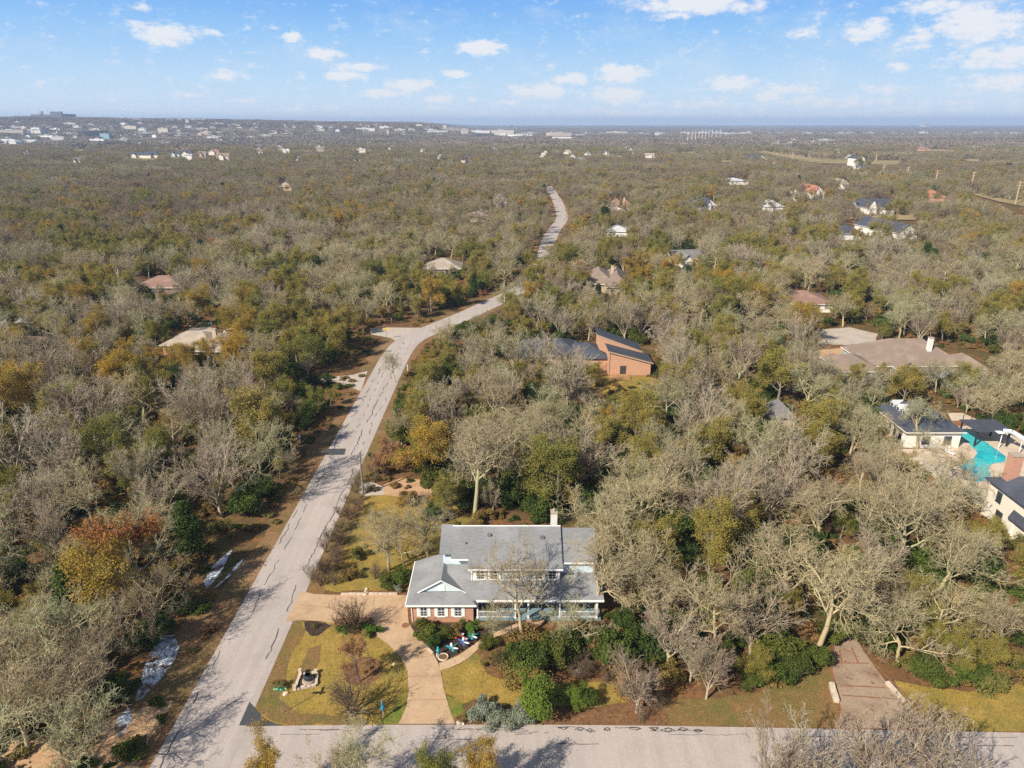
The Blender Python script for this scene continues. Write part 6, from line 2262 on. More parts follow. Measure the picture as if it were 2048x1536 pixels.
# open ground (metres): no tree stands here.  Given as photograph pixels on the ground.
main_lot = [(470, 1460), (560, 1250), (606, 1180), (735, 930), (740, 985), (870, 985), (905, 1000), (905, 1030), (872, 1055), (1215, 1052), (1215, 1260), (1255, 1400), (1340, 1400), (1340, 1460), (800, 1470)]
OPEN = [main_lot, [(650, 1400), (1666, 1452), (1672, 1300), (1700, 1255), (1730, 1270), (1780, 1362), (2048, 1352), (2400, 1352), (2400, 1600), (250, 1600)],
        [(1300, 1372), (1600, 1372), (1640, 1340), (1680, 1340), (1680, 1470), (1300, 1470)],
        [(0, 1480), (200, 1440), (258, 1408), (310, 1300), (425, 1150), (558, 980), (612, 900), (668, 800), (640, 785), (630, 755), (740, 690), (742, 655), (900, 625), (900, 660), (800, 780), (735, 925), (500, 1600), (-200, 1600)],
        drive2, [(1205, 752), (1290, 752), (1300, 768), (1200, 768)], [(1640, 655), (1765, 650), (1760, 692), (1630, 692)],
        [(1800, 900), (1812, 850), (1890, 822), (1925, 822), (2100, 900), (2400, 1000), (2400, 1250), (2048, 1110), (1960, 1020), (1890, 968), (1790, 902), (1755, 852), (1757, 840)],
        [(1640, 690), (1990, 700), (1990, 765), (1640, 765)], [(1030, 690), (1310, 690), (1310, 752), (1030, 752)], [(360, 655), (470, 660), (470, 716), (320, 716)],
        [(1705, 920), (1770, 915), (1780, 950), (1705, 950)]]
# areas that must stay visible: no crown may cover them
CLEARP = [[(a_ + rx_ * .8 * math.cos(q), b_ + ry_ * .8 * math.sin(q)) for q in np.linspace(0, 2 * math.pi, 11)[:-1]] for (a_, b_, rx_, ry_) in CLEARINGS]
CLEARB = [[(q[0] - q[2] * .5, q[1] - q[3] * .8), (q[0] + q[2] * .5, q[1] - q[3] * .8), (q[0] + q[2] * .5, q[1] + .8), (q[0] - q[2] * .5, q[1] + .8)] for q in FT if q[1] > 284]
CLEAR = CLEARP + CLEARB + [[(285, 1390), (305, 1300), (345, 1275), (350, 1320), (300, 1385)], [(238, 1440), (262, 1425), (262, 1450), (240, 1468)], [(425, 1160), (460, 1105), (480, 1120), (440, 1170)],
    [(478, 1453), (606, 1180), (735, 900), (790, 790), (830, 700), (900, 655), (990, 612), (1010, 592), (940, 612), (830, 662), (745, 660), (742, 672), (800, 690), (740, 752), (640, 760), (640, 768), (706, 782), (664, 870), (598, 1000), (512, 1150), (400, 1330), (330, 1430), (262, 1540), (300, 1600), (470, 1600)],
    [(1085, 502), (1112, 496), (1118, 470), (1143, 440), (1128, 405), (1106, 376), (1094, 378), (1102, 410), (1106, 435), (1098, 460)],
    [(606, 1180), (640, 1110), (735, 905), (745, 880), (860, 985), (880, 1056), (1200, 1054), (1215, 1250), (1330, 1290), (1240, 1440), (1340, 1460), (700, 1460), (480, 1452)],
    [(1665, 1455), (1660, 1330), (1672, 1285), (1700, 1290), (1800, 1385), (2048, 1380), (2048, 1470)],
    [(1340, 1400), (1500, 1400), (1640, 1345), (1666, 1456), (1340, 1456)],
    [(1196, 664), (1262, 688), (1290, 722), (1292, 764), (1200, 764), (1206, 710)],
    [(1140, 682), (1160, 676), (1168, 696), (1144, 700)],
    [(1800, 706), (1820, 690), (1880, 680), (1920, 696), (1940, 712), (1900, 722), (1820, 718)],
    [(1680, 735), (1720, 728), (1740, 745), (1690, 750)],
    [(1785, 815), (1833, 790), (1925, 828), (2048, 880), (2048, 1050), (1990, 1030), (1950, 950), (1870, 905), (1812, 890), (1775, 850)],
    [(1545, 800), (1565, 796), (1580, 826), (1555, 832)],
    [(400, 668), (424, 664), (452, 690), (424, 700), (392, 690)], [(396, 645), (424, 645), (424, 662), (400, 665)], [(300, 700), (330, 690), (390, 668), (340, 716)],
    [(275, 556), (330, 550), (350, 566), (335, 590), (290, 582)],
    [(850, 522), (900, 512), (920, 530), (868, 545)], [(1175, 578), (1240, 535), (1262, 552), (1235, 580)],
    [(1562, 580), (1600, 575), (1662, 590), (1655, 612), (1610, 606)], [(1638, 660), (1750, 660), (1750, 684), (1650, 686)],
    [(1355, 505), (1385, 500), (1400, 522), (1350, 524)], [(1213, 396), (1255, 393), (1262, 415), (1218, 412)], [(1222, 456), (1250, 456), (1260, 468), (1220, 470)],
    [(1400, 400), (1432, 400), (1432, 416), (1400, 416)], [(1530, 408), (1568, 408), (1568, 418), (1530, 418)], [(1614, 378), (1650, 378), (1650, 396), (1614, 396)], [(1580, 392), (1596, 392), (1596, 402), (1580, 402)],
    [(1676, 366), (1694, 366), (1694, 376), (1676, 376)], [(1720, 404), (1786, 402), (1786, 426), (1720, 426)], [(1690, 445), (1745, 445), (1745, 462), (1685, 474)], [(1785, 446), (1835, 446), (1835, 472), (1800, 474)],
    [(1858, 388), (1890, 386), (1892, 402), (1856, 402)], [(1450, 357), (1500, 358), (1498, 368), (1450, 366)], [(558, 368), (580, 370), (578, 380), (560, 380)],
    [(1500, 300), (1520, 300), (1640, 318), (1780, 325), (1780, 330), (1640, 326)], [(1920, 384), (2048, 402), (2048, 424), (1990, 404)], [(1795, 424), (1850, 440), (1800, 448)],
    [(940, 440), (976, 440), (976, 446), (940, 446)], [(990, 404), (1012, 404), (1012, 412), (990, 412)],
    [(1706, 322), (1728, 322), (1728, 338), (1706, 338)], [(920, 318), (944, 318), (944, 326), (920, 326)], [(1715, 915), (1765, 915), (1770, 935), (1720, 940)],
    [(1640, 318), (1800, 318), (1800, 330), (1640, 330)], [(1185, 742), (1280, 742), (1275, 785), (1195, 785)],
    [(360, 765), (376, 765), (376, 780), (360, 780)],
]
ORG = {'bare_oak': 0.0}
placed = []          # (kind, x, y, h, rz, var, squash)
rng = np.random.default_rng(77)


def noise2(x, y, s, seed=0):
    x, y = np.asarray(x) / s + seed * 7.3, np.asarray(y) / s - seed * 3.1
    return (np.sin(x * 1.7 + 1.3 * np.sin(y * 1.1 + seed)) + np.sin(y * 1.9 + 1.7 * np.sin(x * .9 - seed)) + np.sin((x + y) * 1.1 + seed * 2)) / 3


# photograph areas with a known dominant kind: (px, py, radius px x, radius px y, kind, probability)
HINT = [
    (185, 520, 70, 38, 'leafy_elm', .9), (325, 515, 60, 34, 'leafy_elm', .9), (60, 460, 50, 20, 'leafy_elm', .7), (220, 790, 80, 45, 'golden_elm', .85), (440, 725, 85, 45, 'golden_elm', .85), (560, 700, 50, 40, 'leafy_elm', .7), (585, 790, 65, 55, 'leafy_elm', .85),
    (640, 700, 90, 55, 'leafy_elm', .75), (820, 590, 90, 30, 'leafy_elm', .8), (930, 560, 60, 30, 'leafy_elm', .75), (820, 830, 50, 60, 'leafy_elm', .9), (870, 740, 80, 50, 'leafy_elm', .7), (1150, 740, 30, 40, 'leafy_elm', .85),
    (990, 790, 50, 40, 'leafy_elm', .5), (330, 930, 40, 50, 'leafy_elm', .8), (1290, 600, 70, 30, 'leafy_elm', .7), (1300, 560, 80, 20, 'golden_elm', .5), (1450, 590, 40, 25, 'golden_elm', .5), (1460, 640, 50, 30, 'leafy_elm', .8), (1700, 620, 60, 30, 'leafy_elm', .8),
    (1440, 760, 90, 35, 'leafy_elm', .5), (1260, 930, 80, 40, 'leafy_elm', .6), (1420, 1130, 80, 60, 'leafy_elm', .35), (1590, 930, 60, 50, 'leafy_elm', .8), (1900, 1300, 150, 60, 'leafy_elm', .55), (1640, 1200, 50, 60, 'golden_elm', .8), (700, 450, 120, 14, 'golden_elm', .35),
    (1100, 560, 60, 30, 'leafy_elm', .5), (1900, 620, 60, 30, 'leafy_elm', .4), (1600, 500, 80, 20, 'leafy_elm', .5), (1500, 530, 60, 20, 'leafy_elm', .6), (1950, 480, 80, 15, 'leafy_elm', .4),
    (1310, 690, 60, 50, 'bare_elm', .9), (1370, 780, 60, 50, 'bare_elm', .6), (1410, 950, 90, 70, 'bare_elm', .6), (1600, 1020, 80, 60, 'bare_elm', .7), (430, 900, 90, 90, 'bare_elm', .8), (100, 1050, 90, 70, 'bare_elm', .5), (1140, 800, 60, 40, 'bare_elm', .7),
    (60, 950, 40, 60, 'bare_elm', .7), (150, 1150, 60, 60, 'bare_elm', .6), (1000, 760, 60, 50, 'bare_elm', .6), (1780, 560, 70, 40, 'bare_elm', .5), (280, 1030, 50, 30, 'bare_elm', .7),
]


def choose(px, py, x, y, u, u2):
    n1 = noise2(x, y, 26, 1)
    n2 = noise2(x, y, 60, 2)
    p_leaf = .20 + .36 * max(0, n1) + .16 * max(0, n2) + .22 * max(0, noise2(x, y, 190, 6))
    if y > 260:
        p_leaf *= .9
    if y > 500:
        p_leaf *= .7
    k = 'bare_oak'
    if u < p_leaf:
        k = 'leafy_elm' if u2 < .86 else 'golden_elm'
    elif u < p_leaf + .20:
        k = 'bare_elm'
    elif u > .982:
        k = 'cedar'
    elif u > .974:
        k = 'rust_oak' if y < 300 else 'bare_oak'
    for (hx, hy, rx, ry, kk, pr) in HINT:
        if ((px - hx) / rx) ** 2 + ((py - hy) / ry) ** 2 < 1 and u2 * 1.37 % 1.0 < pr:
            k = kk
    return k


def candidates(y0, y1, sp, xm=.80, pad=14):
    """jittered grid of points in the field of view"""
    out = []
    ny = int((y1 - y0) / sp)
    for j in range(ny):
        yy = y0 + (j + .5) * sp
        w_ = xm * yy + pad
        nx = int(2 * w_ / sp)
        xs = -w_ + (np.arange(nx) + .5 + (.5 if j % 2 else 0)) * sp + rng.uniform(-.38, .38, nx) * sp
        ys_ = yy + rng.uniform(-.38, .38, nx) * sp
        out.append(np.stack([xs, ys_], 1))
    return np.concatenate(out)


def projv(x, y, z):
    dz = y * CP + (H - z) * SP
    return 1024 + F * x / dz, 768 + F * ((H - z) * CP - y * SP) / dz


def allowed(x, y, h, rad, clear=CLEAR, opened=OPEN, frac=.9):
    z0 = terrain(x, y)
    px, py = projv(x, y, z0)
    bad = np.zeros(len(x), bool)
    for p in opened:
        bad |= inpoly(px, py, p)
    # never on the streets
    bad |= (x > XL - 1.5) & (x < XR + 1.0) & (y < 165)
    bad |= (y < 49.5) & (y > 40.2) & (x > -31)
    if clear:
        for (dx, fz) in ((0, .92), (0, .6), (0, .15), (-.8, .6), (.8, .6), (-.55, .82), (.55, .82), (-.6, .3), (.6, .3)):
            qx, qy = projv(x + rad * dx * np.where(y > 200, .55, 1.0), y, z0 + h * fz)
            for p in clear:
                bad |= inpoly(qx, qy, p)
    return ~bad


# distance to the curving far street
RLA = np.array(RL)


def off_road(x, y, d):
    m = np.full(len(x), 1e9)
    for i in range(0, len(RLA), 2):
        m = np.minimum(m, (x - RLA[i, 0]) ** 2 + (y - RLA[i, 1]) ** 2)
    return m > d * d


# --- trees placed by hand: kind, px, py of the foot, py of the top (or height), width factor, variant, turn, label
HAND = [
    ('bare_oak', 1045, 1284, 13.6, .86, 0, 0.3, 'tall bare oak standing in front of the blue house and covering its porch'),
    ('bare_oak', 1187, 1238, 12.5, .9, 1, 1.0, 'bare oak at the right end of the blue house porch'),
    ('bare_oak', 985, 1283, 4.6, .9, 5, 1.0, 'small thin bare oak beside the walkway bend'),
    ('bare_oak', 1150, 1300, 6.5, 1.0, 3, 2.2, 'low crooked bare oak over the stepping stones'),
    ('bare_oak', 778, 1142, 9.6, .95, 2, 0.2, 'bare oak nearest the driveway in the yellow side yard'),
    ('bare_oak', 808, 1134, 7.6, .8, 3, 1.9, 'middle bare oak of the yellow side yard'),
    ('bare_oak', 857, 1119, 9.8, .9, 4, 0.8, 'bare oak beside the left end of the grey roof'),
    ('bare_oak', 950, 1036, 17.5, .98, 4, 2.6, 'very large spreading pale oak behind the blue house roof'),
    ('bare_oak', 1098, 978, 15.0, .62, 6, 0.4, 'tall narrow pale oak with bare white limbs behind the chimney'),
    ('bare_oak', 1220, 1120, 12.5, 1.0, 7, 0.4, 'bare oak just right of the grey roof ridge'),
    ('bare_oak', 1290, 1085, 13.0, 1.05, 0, 1.4, 'wide bare oak two crowns right of the blue house'),
    ('bare_oak', 1260, 1210, 11.5, 1.0, 3, 3.4, 'bare oak between the porch and the second driveway, close to the porch'),
    ('bare_elm', 1273, 1425, 6.3, 1.25, 2, 0.5, 'pale many stemmed crepe myrtle shaped tree by the side street'),
    ('bare_elm', 1412, 1398, 7.5, .8, 1, 0.7, 'thin bare elm on the brown verge left of the second driveway'),
    ('rust_oak', 290, 1190, 13.0, 1.15, 0, 0.6, 'bare oak with big clumps of rust orange leaves on the left'),
    ('bare_oak', 318, 1272, 10.5, .85, 1, 0.1, 'bare oak with a dark trunk at the edge of the snowy ditch'),
    ('bare_elm', 443, 1035, 14.0, 1.05, 0, 0.6, 'large pale vase shaped elm left of the long street'),
    ('bare_elm', 870, 888, 9.6, 1.0, 3, 0.8, 'grey fan shaped elm with straight branches right of the long street'),
    ('bare_elm', 905, 835, 9.0, .9, 2, 1.8, 'second grey fan shaped elm behind the first beside the long street'),
    ('leafy_elm', 838, 893, 10.5, .95, 1, 0.8, 'olive leafed tree beside the grey fan shaped elms'),
    ('tan_oak', 776, 948, 6.9, 1.0, 0, 2.8, 'small brown oak by the tan track'),
    ('tan_oak', 758, 958, 4.5, .8, 0, 1.1, 'smallest brown oak by the utility pole'),
    ('bare_oak', 645+40, 712+140, 1.0, .1, 0, 0, None),
    ('bare_oak', 790, 765, 8.0, .7, 6, 0.9, 'thin dark bare oak leaning over the long street'),
    ('bare_oak', 888, 718, 10.0, .9, 2, 2.4, 'dark crooked oak at the inside of the street bend'),
    ('bare_shrub', 705, 1429, 5.4, 1.1, 0, 0.4, 'small dark spreading tree at the front of the corner lawn'),
    ('tan_oak', 719, 1365, 6.2, .85, 0, 0.5, 'small oak with tan dead leaves in the round mulch bed'),
    ('golden_elm', 640, 1262, 1.0, .1, 0, 0, None),
    ('bare_oak', 1012, 622, 9.0, 1.0, 3, 0.2, 'first bare oak hiding the inside of the far street curve'),
    ('bare_oak', 1038, 605, 9.5, 1.1, 1, 1.2, 'second bare oak hiding the inside of the far street curve'),
    ('leafy_elm', 1060, 590, 9.0, 1.1, 2, 2.2, 'olive tree hiding the far street where it straightens'),
    ('bare_oak', 1078, 574, 10.0, 1.1, 4, 3.2, 'bare oak hiding the far street just after the olive tree'),
    ('bare_elm', 1092, 556, 10.0, 1.1, 0, 4.2, 'bare elm hiding the far street below its visible straight'),
    ('bare_oak', 1102, 540, 10.0, 1.1, 6, 5.2, 'farthest bare oak hiding the far street below its visible straight'),
    ('leafy_elm', 1108, 527, 9.5, 1.1, 3, .2, 'olive tree right at the foot of the visible far street'),
    ('leafy_elm', 1058, 548, 9.5, 1.1, 1, .9, 'olive tree on the left side of the far street before the straight'),
    ('bare_oak', 1834, 899, 9.6, 1.0, 3, 0.2, 'dark bare oak growing against the front of the pool house'),
    ('bare_oak', 1882, 968, 7.8, 1.35, 1, 1.2, 'wide bare oak spreading over the patio and the pool'),
    ('bare_oak', 1962, 1030, 8.0, .9, 5, 2.2, 'bare oak in front of the cream house porch'),
    ('bare_oak', 1745, 905, 7.5, 1.1, 4, 3.2, 'bare oak between the swing frame and the pool house terrace'),
    ('bare_oak', 1700, 925, 9.2, 1.1, 6, 4.2, 'bare oak left of the timber swing frame'),
    ('bare_oak', 1805, 1010, 9.4, 1.1, 0, 5.2, 'bare oak below the timber swing frame'),
    ('bare_elm', 1760, 985, 8.4, 1.1, 0, 1.2, 'bare elm below the timber swing frame'),
    ('bare_oak', 1985, 850, 10.0, 1.0, 7, .9, 'bare oak behind the water slide'),
    ('bare_oak', 1925, 812, 9.0, 1.0, 0, 1.9, 'bare oak behind the patio wall'),
    ('bare_oak', 1870, 790, 9.0, 1.0, 1, 2.9, 'tall bare oak right behind the pool house'),
    ('bare_oak', 60, 1502, 9.6, 1.1, 2, .9, 'bare oak standing in the orange soil of the nearest corner'),
    ('bare_oak', 150, 1462, 10.0, 1.1, 4, 1.9, 'second bare oak at the edge of the orange soil'),
    ('bare_elm', 190, 1418, 8.0, .85, 1, 2.9, 'bare elm beside the nearest snow patch'),
    ('bare_oak', 205, 1362, 9.6, .9, 6, 3.9, 'bare oak left of the largest snow patch'),
    ('bare_oak', 20, 1440, 10.4, 1.1, 7, 4.9, 'bare oak at the picture edge above the orange soil'),
    ('bare_oak', 100, 1395, 10.8, 1.1, 3, 5.9, 'bare oak in the second row above the orange soil'),
    ('bare_oak', 150, 1335, 10.0, 1.0, 0, .4, 'bare oak in the second row above the nearest snow patch'),
    ('bare_oak', 1748, 1258, 8.2, 1.0, 2, 0.5, 'pale crooked oak leaning over the right edge of the second driveway'),
    ('bare_oak', 1795, 1322, 8.0, 1.15, 3, 1.5, 'pale spreading oak nearest the corner of the right hand lawn'),
    ('bare_oak', 1862, 1300, 8.5, 1.1, 5, 2.5, 'second pale oak above the right hand lawn'),
    ('leafy_elm', 1905, 1348, 5.4, 1.2, 1, 0.5, 'low olive tree at the upper edge of the right hand lawn'),
    ('leafy_elm', 1975, 1352, 5.0, 1.2, 2, 1.5, 'second low olive tree at the upper edge of the right hand lawn'),
    ('bare_oak', 2000, 1318, 8.5, 1.1, 6, 0.5, 'pale oak above the right hand lawn at the picture edge'),
    ('bare_oak', 1700, 1235, 9.0, 1.0, 7, 0.5, 'oak closing the far end of the second driveway'),
    ('bare_elm', 1335, 1335, 7.6, 1.2, 1, 2.5, 'bushy bare elm between the mulch bed and the brown verge'),
    ('bare_elm', 1380, 1365, 6.0, 1.1, 2, 3.5, 'smaller bare elm beside the brown verge'),
    ('bare_oak', 1300, 1262, 10.0, 1.0, 1, 1.9, 'bare oak above the mulch bed right of the porch'),
    ('bare_oak', 480, 1640, 8.4, 1.1, 6, 0.3, None),
]
FOOT = [   # foreground trees below the frame: kind, px at the street, distance, height, width, var
    ('golden_elm', 532, 40.0, 1456, .62, 0, 'yellow leafed tree top at the lower edge, just right of the junction'),
    ('bare_oak', 650, 39.8, 1470, .62, 1, 'dark forked oak top at the lower edge left of the driveway mouth'),
    ('bare_oak', 742, 39.6, 1462, .85, 3, 'widest bare oak top at the lower edge below the driveway mouth'),
    ('leafy_elm', 868, 39.7, 1486, .75, 1, 'olive tree top at the lower edge right of the driveway mouth'),
    ('golden_elm', 955, 39.8, 1484, .75, 1, 'golden tree top at the lower edge in the middle of the street'),
    ('bare_elm', 1555, 40.0, 1398, .55, 0, 'thin pale elm top at the lower edge left of the leafy driveway'),
    ('bare_elm', 1632, 39.6, 1452, .9, 1, 'fan shaped elm top at the lower edge below the leafy driveway'),
    ('bare_elm', 1770, 39.7, 1418, 1.0, 2, 'largest fan shaped elm top at the lower edge'),
    ('bare_elm', 1895, 39.6, 1424, .9, 3, 'fan shaped elm top at the lower edge near the right corner'),
]
hand_xy = []


def do_plant(kind, x, y, h, squash, var, rz, lab, group=None):
    if kind == 'bare_elm':
        group = group or 'bare elms of the woods'
    return plant(kind, x, y, h, rz, var, lab, group, squash)


for (kd, px, py, h, sq, var, rz, lab) in HAND:
    if lab is None:
        continue
    x, y = G(px, py)
    do_plant(kd, x, y, h, sq, var, rz, lab, {'bare_oak': 'bare oaks of the woods', 'leafy_elm': 'olive leafed trees of the woods', 'golden_elm': 'golden leafed trees of the woods'}.get(kd))
    hand_xy.append((x, y, kd))
for (kd, px, y, h, sq, var, lab) in FOOT:
    h = zat(h, y)
    x = xat(px, y, h * .7)
    do_plant(kd, x, y, h, sq, var, px * .01, lab, {'bare_oak': 'bare oaks of the woods', 'leafy_elm': 'olive leafed trees of the woods', 'golden_elm': 'golden leafed trees of the woods'}.get(kd))
    hand_xy.append((x, y, kd))
for i, (x, y, h) in enumerate(((-37.5, 33, 10.5), (-39.5, 38.5, 11.5), (-36.3, 42.0, 9.5), (-43, 35, 12))):
    do_plant('bare_oak', x, y, h, 1.1, i + 2, i * 1.7, f'bare oak by the junction just outside the picture corner, {ORD[i]} along the street', 'bare oaks of the woods')
    hand_xy.append((x, y, 'bare_oak'))
SHR = [   # kind, px, py foot, height, width, var, label
    ('pine', 1072, 1428, 5.3, .85, 0, 'bright green round pine on the front lawn'),
    ('pine', 1152, 1413, 2.8, .8, 0, 'small bright green pine right of the larger one'),
    ('evergreen_shrub', 1177, 1412, 2.0, .9, 1, 'dark round shrub beside the small pine'),
    ('silver_shrub', 962, 1432, 1.7, 1.1, 0, 'leftmost silver grey sage shrub by the side street'),
    ('silver_shrub', 992, 1440, 1.4, 1.3, 1, 'middle silver grey sage shrub by the side street'),
    ('silver_shrub', 1042, 1442, 1.8, 1.1, 1, 'silver grey sage shrub beside the bright pine'),
    ('brush_bush', 935, 1441, 1.1, .9, 0, 'low brown shrub at the driveway mouth'),
    ('evergreen_shrub', 853, 1276, 2.1, 1.15, 0, 'largest dark shrub in front of the brick wing'),
    ('evergreen_shrub', 885, 1276, 1.6, 1.2, 1, 'second dark shrub in front of the brick wing'),
    ('brush_bush', 912, 1266, 1.3, 1.0, 1, 'brown shrub in front of the brick wing'),
    ('evergreen_shrub', 868, 1292, 1.7, .9, 2, 'dark shrub at the driveway corner of the dark bed'),
    ('bright_shrub', 940, 1262, 1.2, 1.0, 0, 'bright green shrub at the corner of the brick wing'),
    ('brush_bush', 968, 1259, 1.2, 1.0, 1, 'yellowish shrub in front of the porch railing'),
    ('evergreen_shrub', 1070, 1342, 4.0, .85, 2, 'big dark evergreen between the walkway and the front lawn'),
    ('evergreen_shrub', 1108, 1334, 4.3, .8, 3, 'tallest dark evergreen in the mulch bed before the porch'),
    ('evergreen_shrub', 1035, 1328, 3.0, .8, 0, 'dark evergreen nearest the walkway bend'),
    ('evergreen_shrub', 1135, 1318, 3.8, .9, 1, 'dark evergreen right of the tallest one before the porch'),
    ('evergreen_shrub', 1232, 1330, 4.2, 1.0, 3, 'dark evergreen behind the many stemmed pale tree'),
    ('brush_bush', 985, 1330, 1.6, 1.1, 0, 'brown shrub at the upper edge of the front lawn'),
    ('brush_bush', 1000, 1348, 1.1, 1.1, 1, 'low rusty shrub at the edge of the front lawn'),
    ('evergreen_shrub', 975, 1298, 1.8, .9, 2, 'small dark shrub at the walkway edge'),
    ('bare_shrub', 712, 1262, 4.6, 1.15, 0, 'wide bare brown shrub inside the driveway loop'),
    ('bright_shrub', 692, 1266, 1.2, .8, 0, 'left spiky green shrub in the driveway loop bed'),
    ('bright_shrub', 741, 1270, 1.2, .9, 0, 'right spiky green shrub in the driveway loop bed'),
    ('brush_bush', 716, 1262, 1.2, 1.0, 2, 'brown shrub at the foot of the bare shrub in the loop bed'),
    ('brush_bush', 628, 1256, .6, .9, 1, 'low brown shrub in the dark bed at the lawn tip'),
    ('brush_bush', 733, 1338, .9, 1.3, 0, 'low brown shrub in the round mulch bed'),
    ('brush_bush', 560, 1378, .9, .9, 2, 'small dark shrub behind the green street sign'),
    ('evergreen_shrub', 806, 1172, 2.8, 1.0, 1, 'dark evergreen at the left corner of the brick wing roof'),
    ('evergreen_shrub', 776, 1176, 1.8, 1.0, 2, 'lower dark evergreen above the driveway kerb'),
    ('silver_shrub', 796, 1184, 1.0, .8, 0, 'pale green succulent shrub beside the driveway kerb'),
    ('bare_shrub', 655, 1150, 3.0, 1.0, 1, 'bare brown shrub near the street in the side yard'),
    ('bare_shrub', 680, 1090, 2.8, 1.0, 0, 'second bare brown shrub by the street in the side yard'),
    ('bare_shrub', 700, 1040, 2.8, 1.0, 1, 'third bare brown shrub by the street in the side yard'),
    ('bare_shrub', 640, 1172, 2.2, 1.0, 0, 'bare shrub nearest the upper driveway mouth'),
    ('bare_shrub', 668, 1125, 2.6, 1.0, 0, 'bare brown shrub between the first two in the side yard'),
    ('evergreen_shrub', 920, 1006, 3.8, 1.2, 0, 'leftmost dark evergreen behind the grey roof'),
    ('evergreen_shrub', 975, 1010, 4.2, 1.2, 1, 'dark evergreen right behind the large pale oak trunk'),
    ('evergreen_shrub', 1025, 1008, 4.4, 1.2, 2, 'broad dark evergreen behind the middle of the grey roof'),
    ('evergreen_shrub', 1075, 1008, 4.2, 1.1, 3, 'dark evergreen left of the house chimney'),
    ('evergreen_shrub', 1135, 1010, 4.2, 1.1, 0, 'dark evergreen right of the house chimney'),
    ('evergreen_shrub', 1185, 1020, 4.0, 1.1, 1, 'dark evergreen at the back right corner of the grey roof'),
    ('evergreen_shrub', 870, 1040, 2.6, 1.2, 3, 'evergreen behind the left end of the grey roof'),
    ('evergreen_shrub', 862, 930, 3.2, 1.1, 2, 'green evergreen at the right end of the tan track'),
    ('evergreen_shrub', 1244, 1258, 3.0, .9, 1, 'bright lit evergreen right of the porch end'),
    ('brush_bush', 1290, 1345, 1.8, 1.2, 0, 'brown shrub in the right end of the mulch bed'),
    ('brush_bush', 1262, 1358, 1.3, 1.2, 1, 'low brown shrub at the right end of the front lawn'),
    ('brush_bush', 1318, 1372, 1.5, 1.2, 2, 'brown shrub behind the many stemmed pale tree'),
    ('evergreen_shrub', 1300, 1312, 3.6, 1.1, 2, 'evergreen above the brown shrubs right of the stepping stones'),
    ('evergreen_shrub', 1190, 1300, 2.4, 1.1, 3, 'small evergreen above the stepping stones'),
    ('evergreen_shrub', 1850, 1352, 2.6, 1.3, 1, 'leftmost evergreen along the right hand lawn'),
    ('brush_bush', 1885, 1360, 2.0, 1.3, 1, 'olive brown shrub along the right hand lawn'),
    ('evergreen_shrub', 1935, 1365, 2.6, 1.3, 0, 'middle evergreen along the right hand lawn'),
    ('brush_bush', 1965, 1368, 2.0, 1.3, 2, 'rusty shrub along the right hand lawn'),
    ('brush_bush', 2010, 1362, 2.0, 1.3, 0, 'brown shrub along the right hand lawn near the picture edge'),
    ('brush_bush', 1815, 1345, 1.7, 1.2, 0, 'brown shrub at the left tip of the right hand lawn'),
    ('evergreen_shrub', 1545, 1362, 2.9, 1.08, 0, 'lowest evergreen of the clump left of the second driveway'),
    ('evergreen_shrub', 1590, 1352, 3.1, 0.99, 1, 'middle evergreen of the clump left of the second driveway'),
    ('evergreen_shrub', 1630, 1330, 2.7, 0.99, 2, 'evergreen touching the left edge of the second driveway'),
    ('evergreen_shrub', 1500, 1370, 2.2, 1.08, 3, 'evergreen farthest left in the clump by the second driveway'),
    ('evergreen_shrub', 1560, 1325, 3.8, 1.1, 3, 'tall evergreen behind the clump by the second driveway'),
    ('evergreen_shrub', 1745, 1290, 3.0, 1.0, 0, 'evergreen at the right edge of the second driveway'),
    ('cedar', 735, 375, 10.5, 1.1, 0, 'dark round cedar left of the far street'),
    ('cedar', 484, 444, 8.0, 1.7, 1, 'bright green round cedar in the left hand woods'),
    ('cedar', 395, 432, 9.0, 1.1, 2, 'dark pointed cedar left of the bright round one'),
    ('cedar', 1208, 462, 12.5, 1.5, 0, 'big dark round pine right of the far street'),
    ('cedar', 1173, 352, 8.5, 1.5, 1, 'small round cedar beyond the end of the far street'),
    ('cedar', 664, 412, 8.0, 1.2, 2, 'cedar in the left hand woods right of the bright round one'),
    ('cedar', 190, 630, 7.5, 1.0, 0, 'pointed cedar right of the olive crowns at the left'),
    ('cedar', 312, 618, 5.2, 1.0, 1, 'small cedar in front of the dusty red roof'),
    ('cedar', 50, 578, 8.0, 1.0, 2, 'dark cedar near the left edge under the olive crowns'),
    ('cedar', 1195, 615, 7.5, .9, 0, 'ivy green cedar beside the mauve roof'),
    ('cedar', 750, 360, 10.0, .8, 1, 'second cedar just behind the dark round one left of the far street'),
]
for (kd, px, py, h, sq, var, lab) in SHR:
    x, y = G(px, py)
    plant(kd, x, y, h, px * .37, var, lab, {'evergreen_shrub': 'evergreen shrubs', 'brush_bush': 'brown shrubs', 'cedar': 'cedars', 'silver_shrub': 'silver sage shrubs', 'bare_shrub': 'bare brown shrubs', 'bright_shrub': 'bright green shrubs'}.get(kd), sq)
    hand_xy.append((x, y, kd))

HX = np.array([(a, b) for a, b, k in hand_xy if k in TREES])


def far_from_hand(x, y, d):
    m = np.ones(len(x), bool)
    for hx, hy in HX:
        m &= (x - hx) ** 2 + (y - hy) ** 2 > d * d
    return m


# --- canopy trees
C1 = candidates(40, 1500, 7.7)
hh = rng.uniform(7.2, 12.2, len(C1)) + 1.4 * noise2(C1[:, 0], C1[:, 1], 40, 3)
hh = np.where(C1[:, 1] < 110, hh + 1.2, hh)
x, y = C1[:, 0], C1[:, 1]
ok = allowed(x, y, hh, hh * .46) & far_from_hand(x, y, 3.6) & off_road(x, y, np.where(y > 190, 5.0, 7.5))
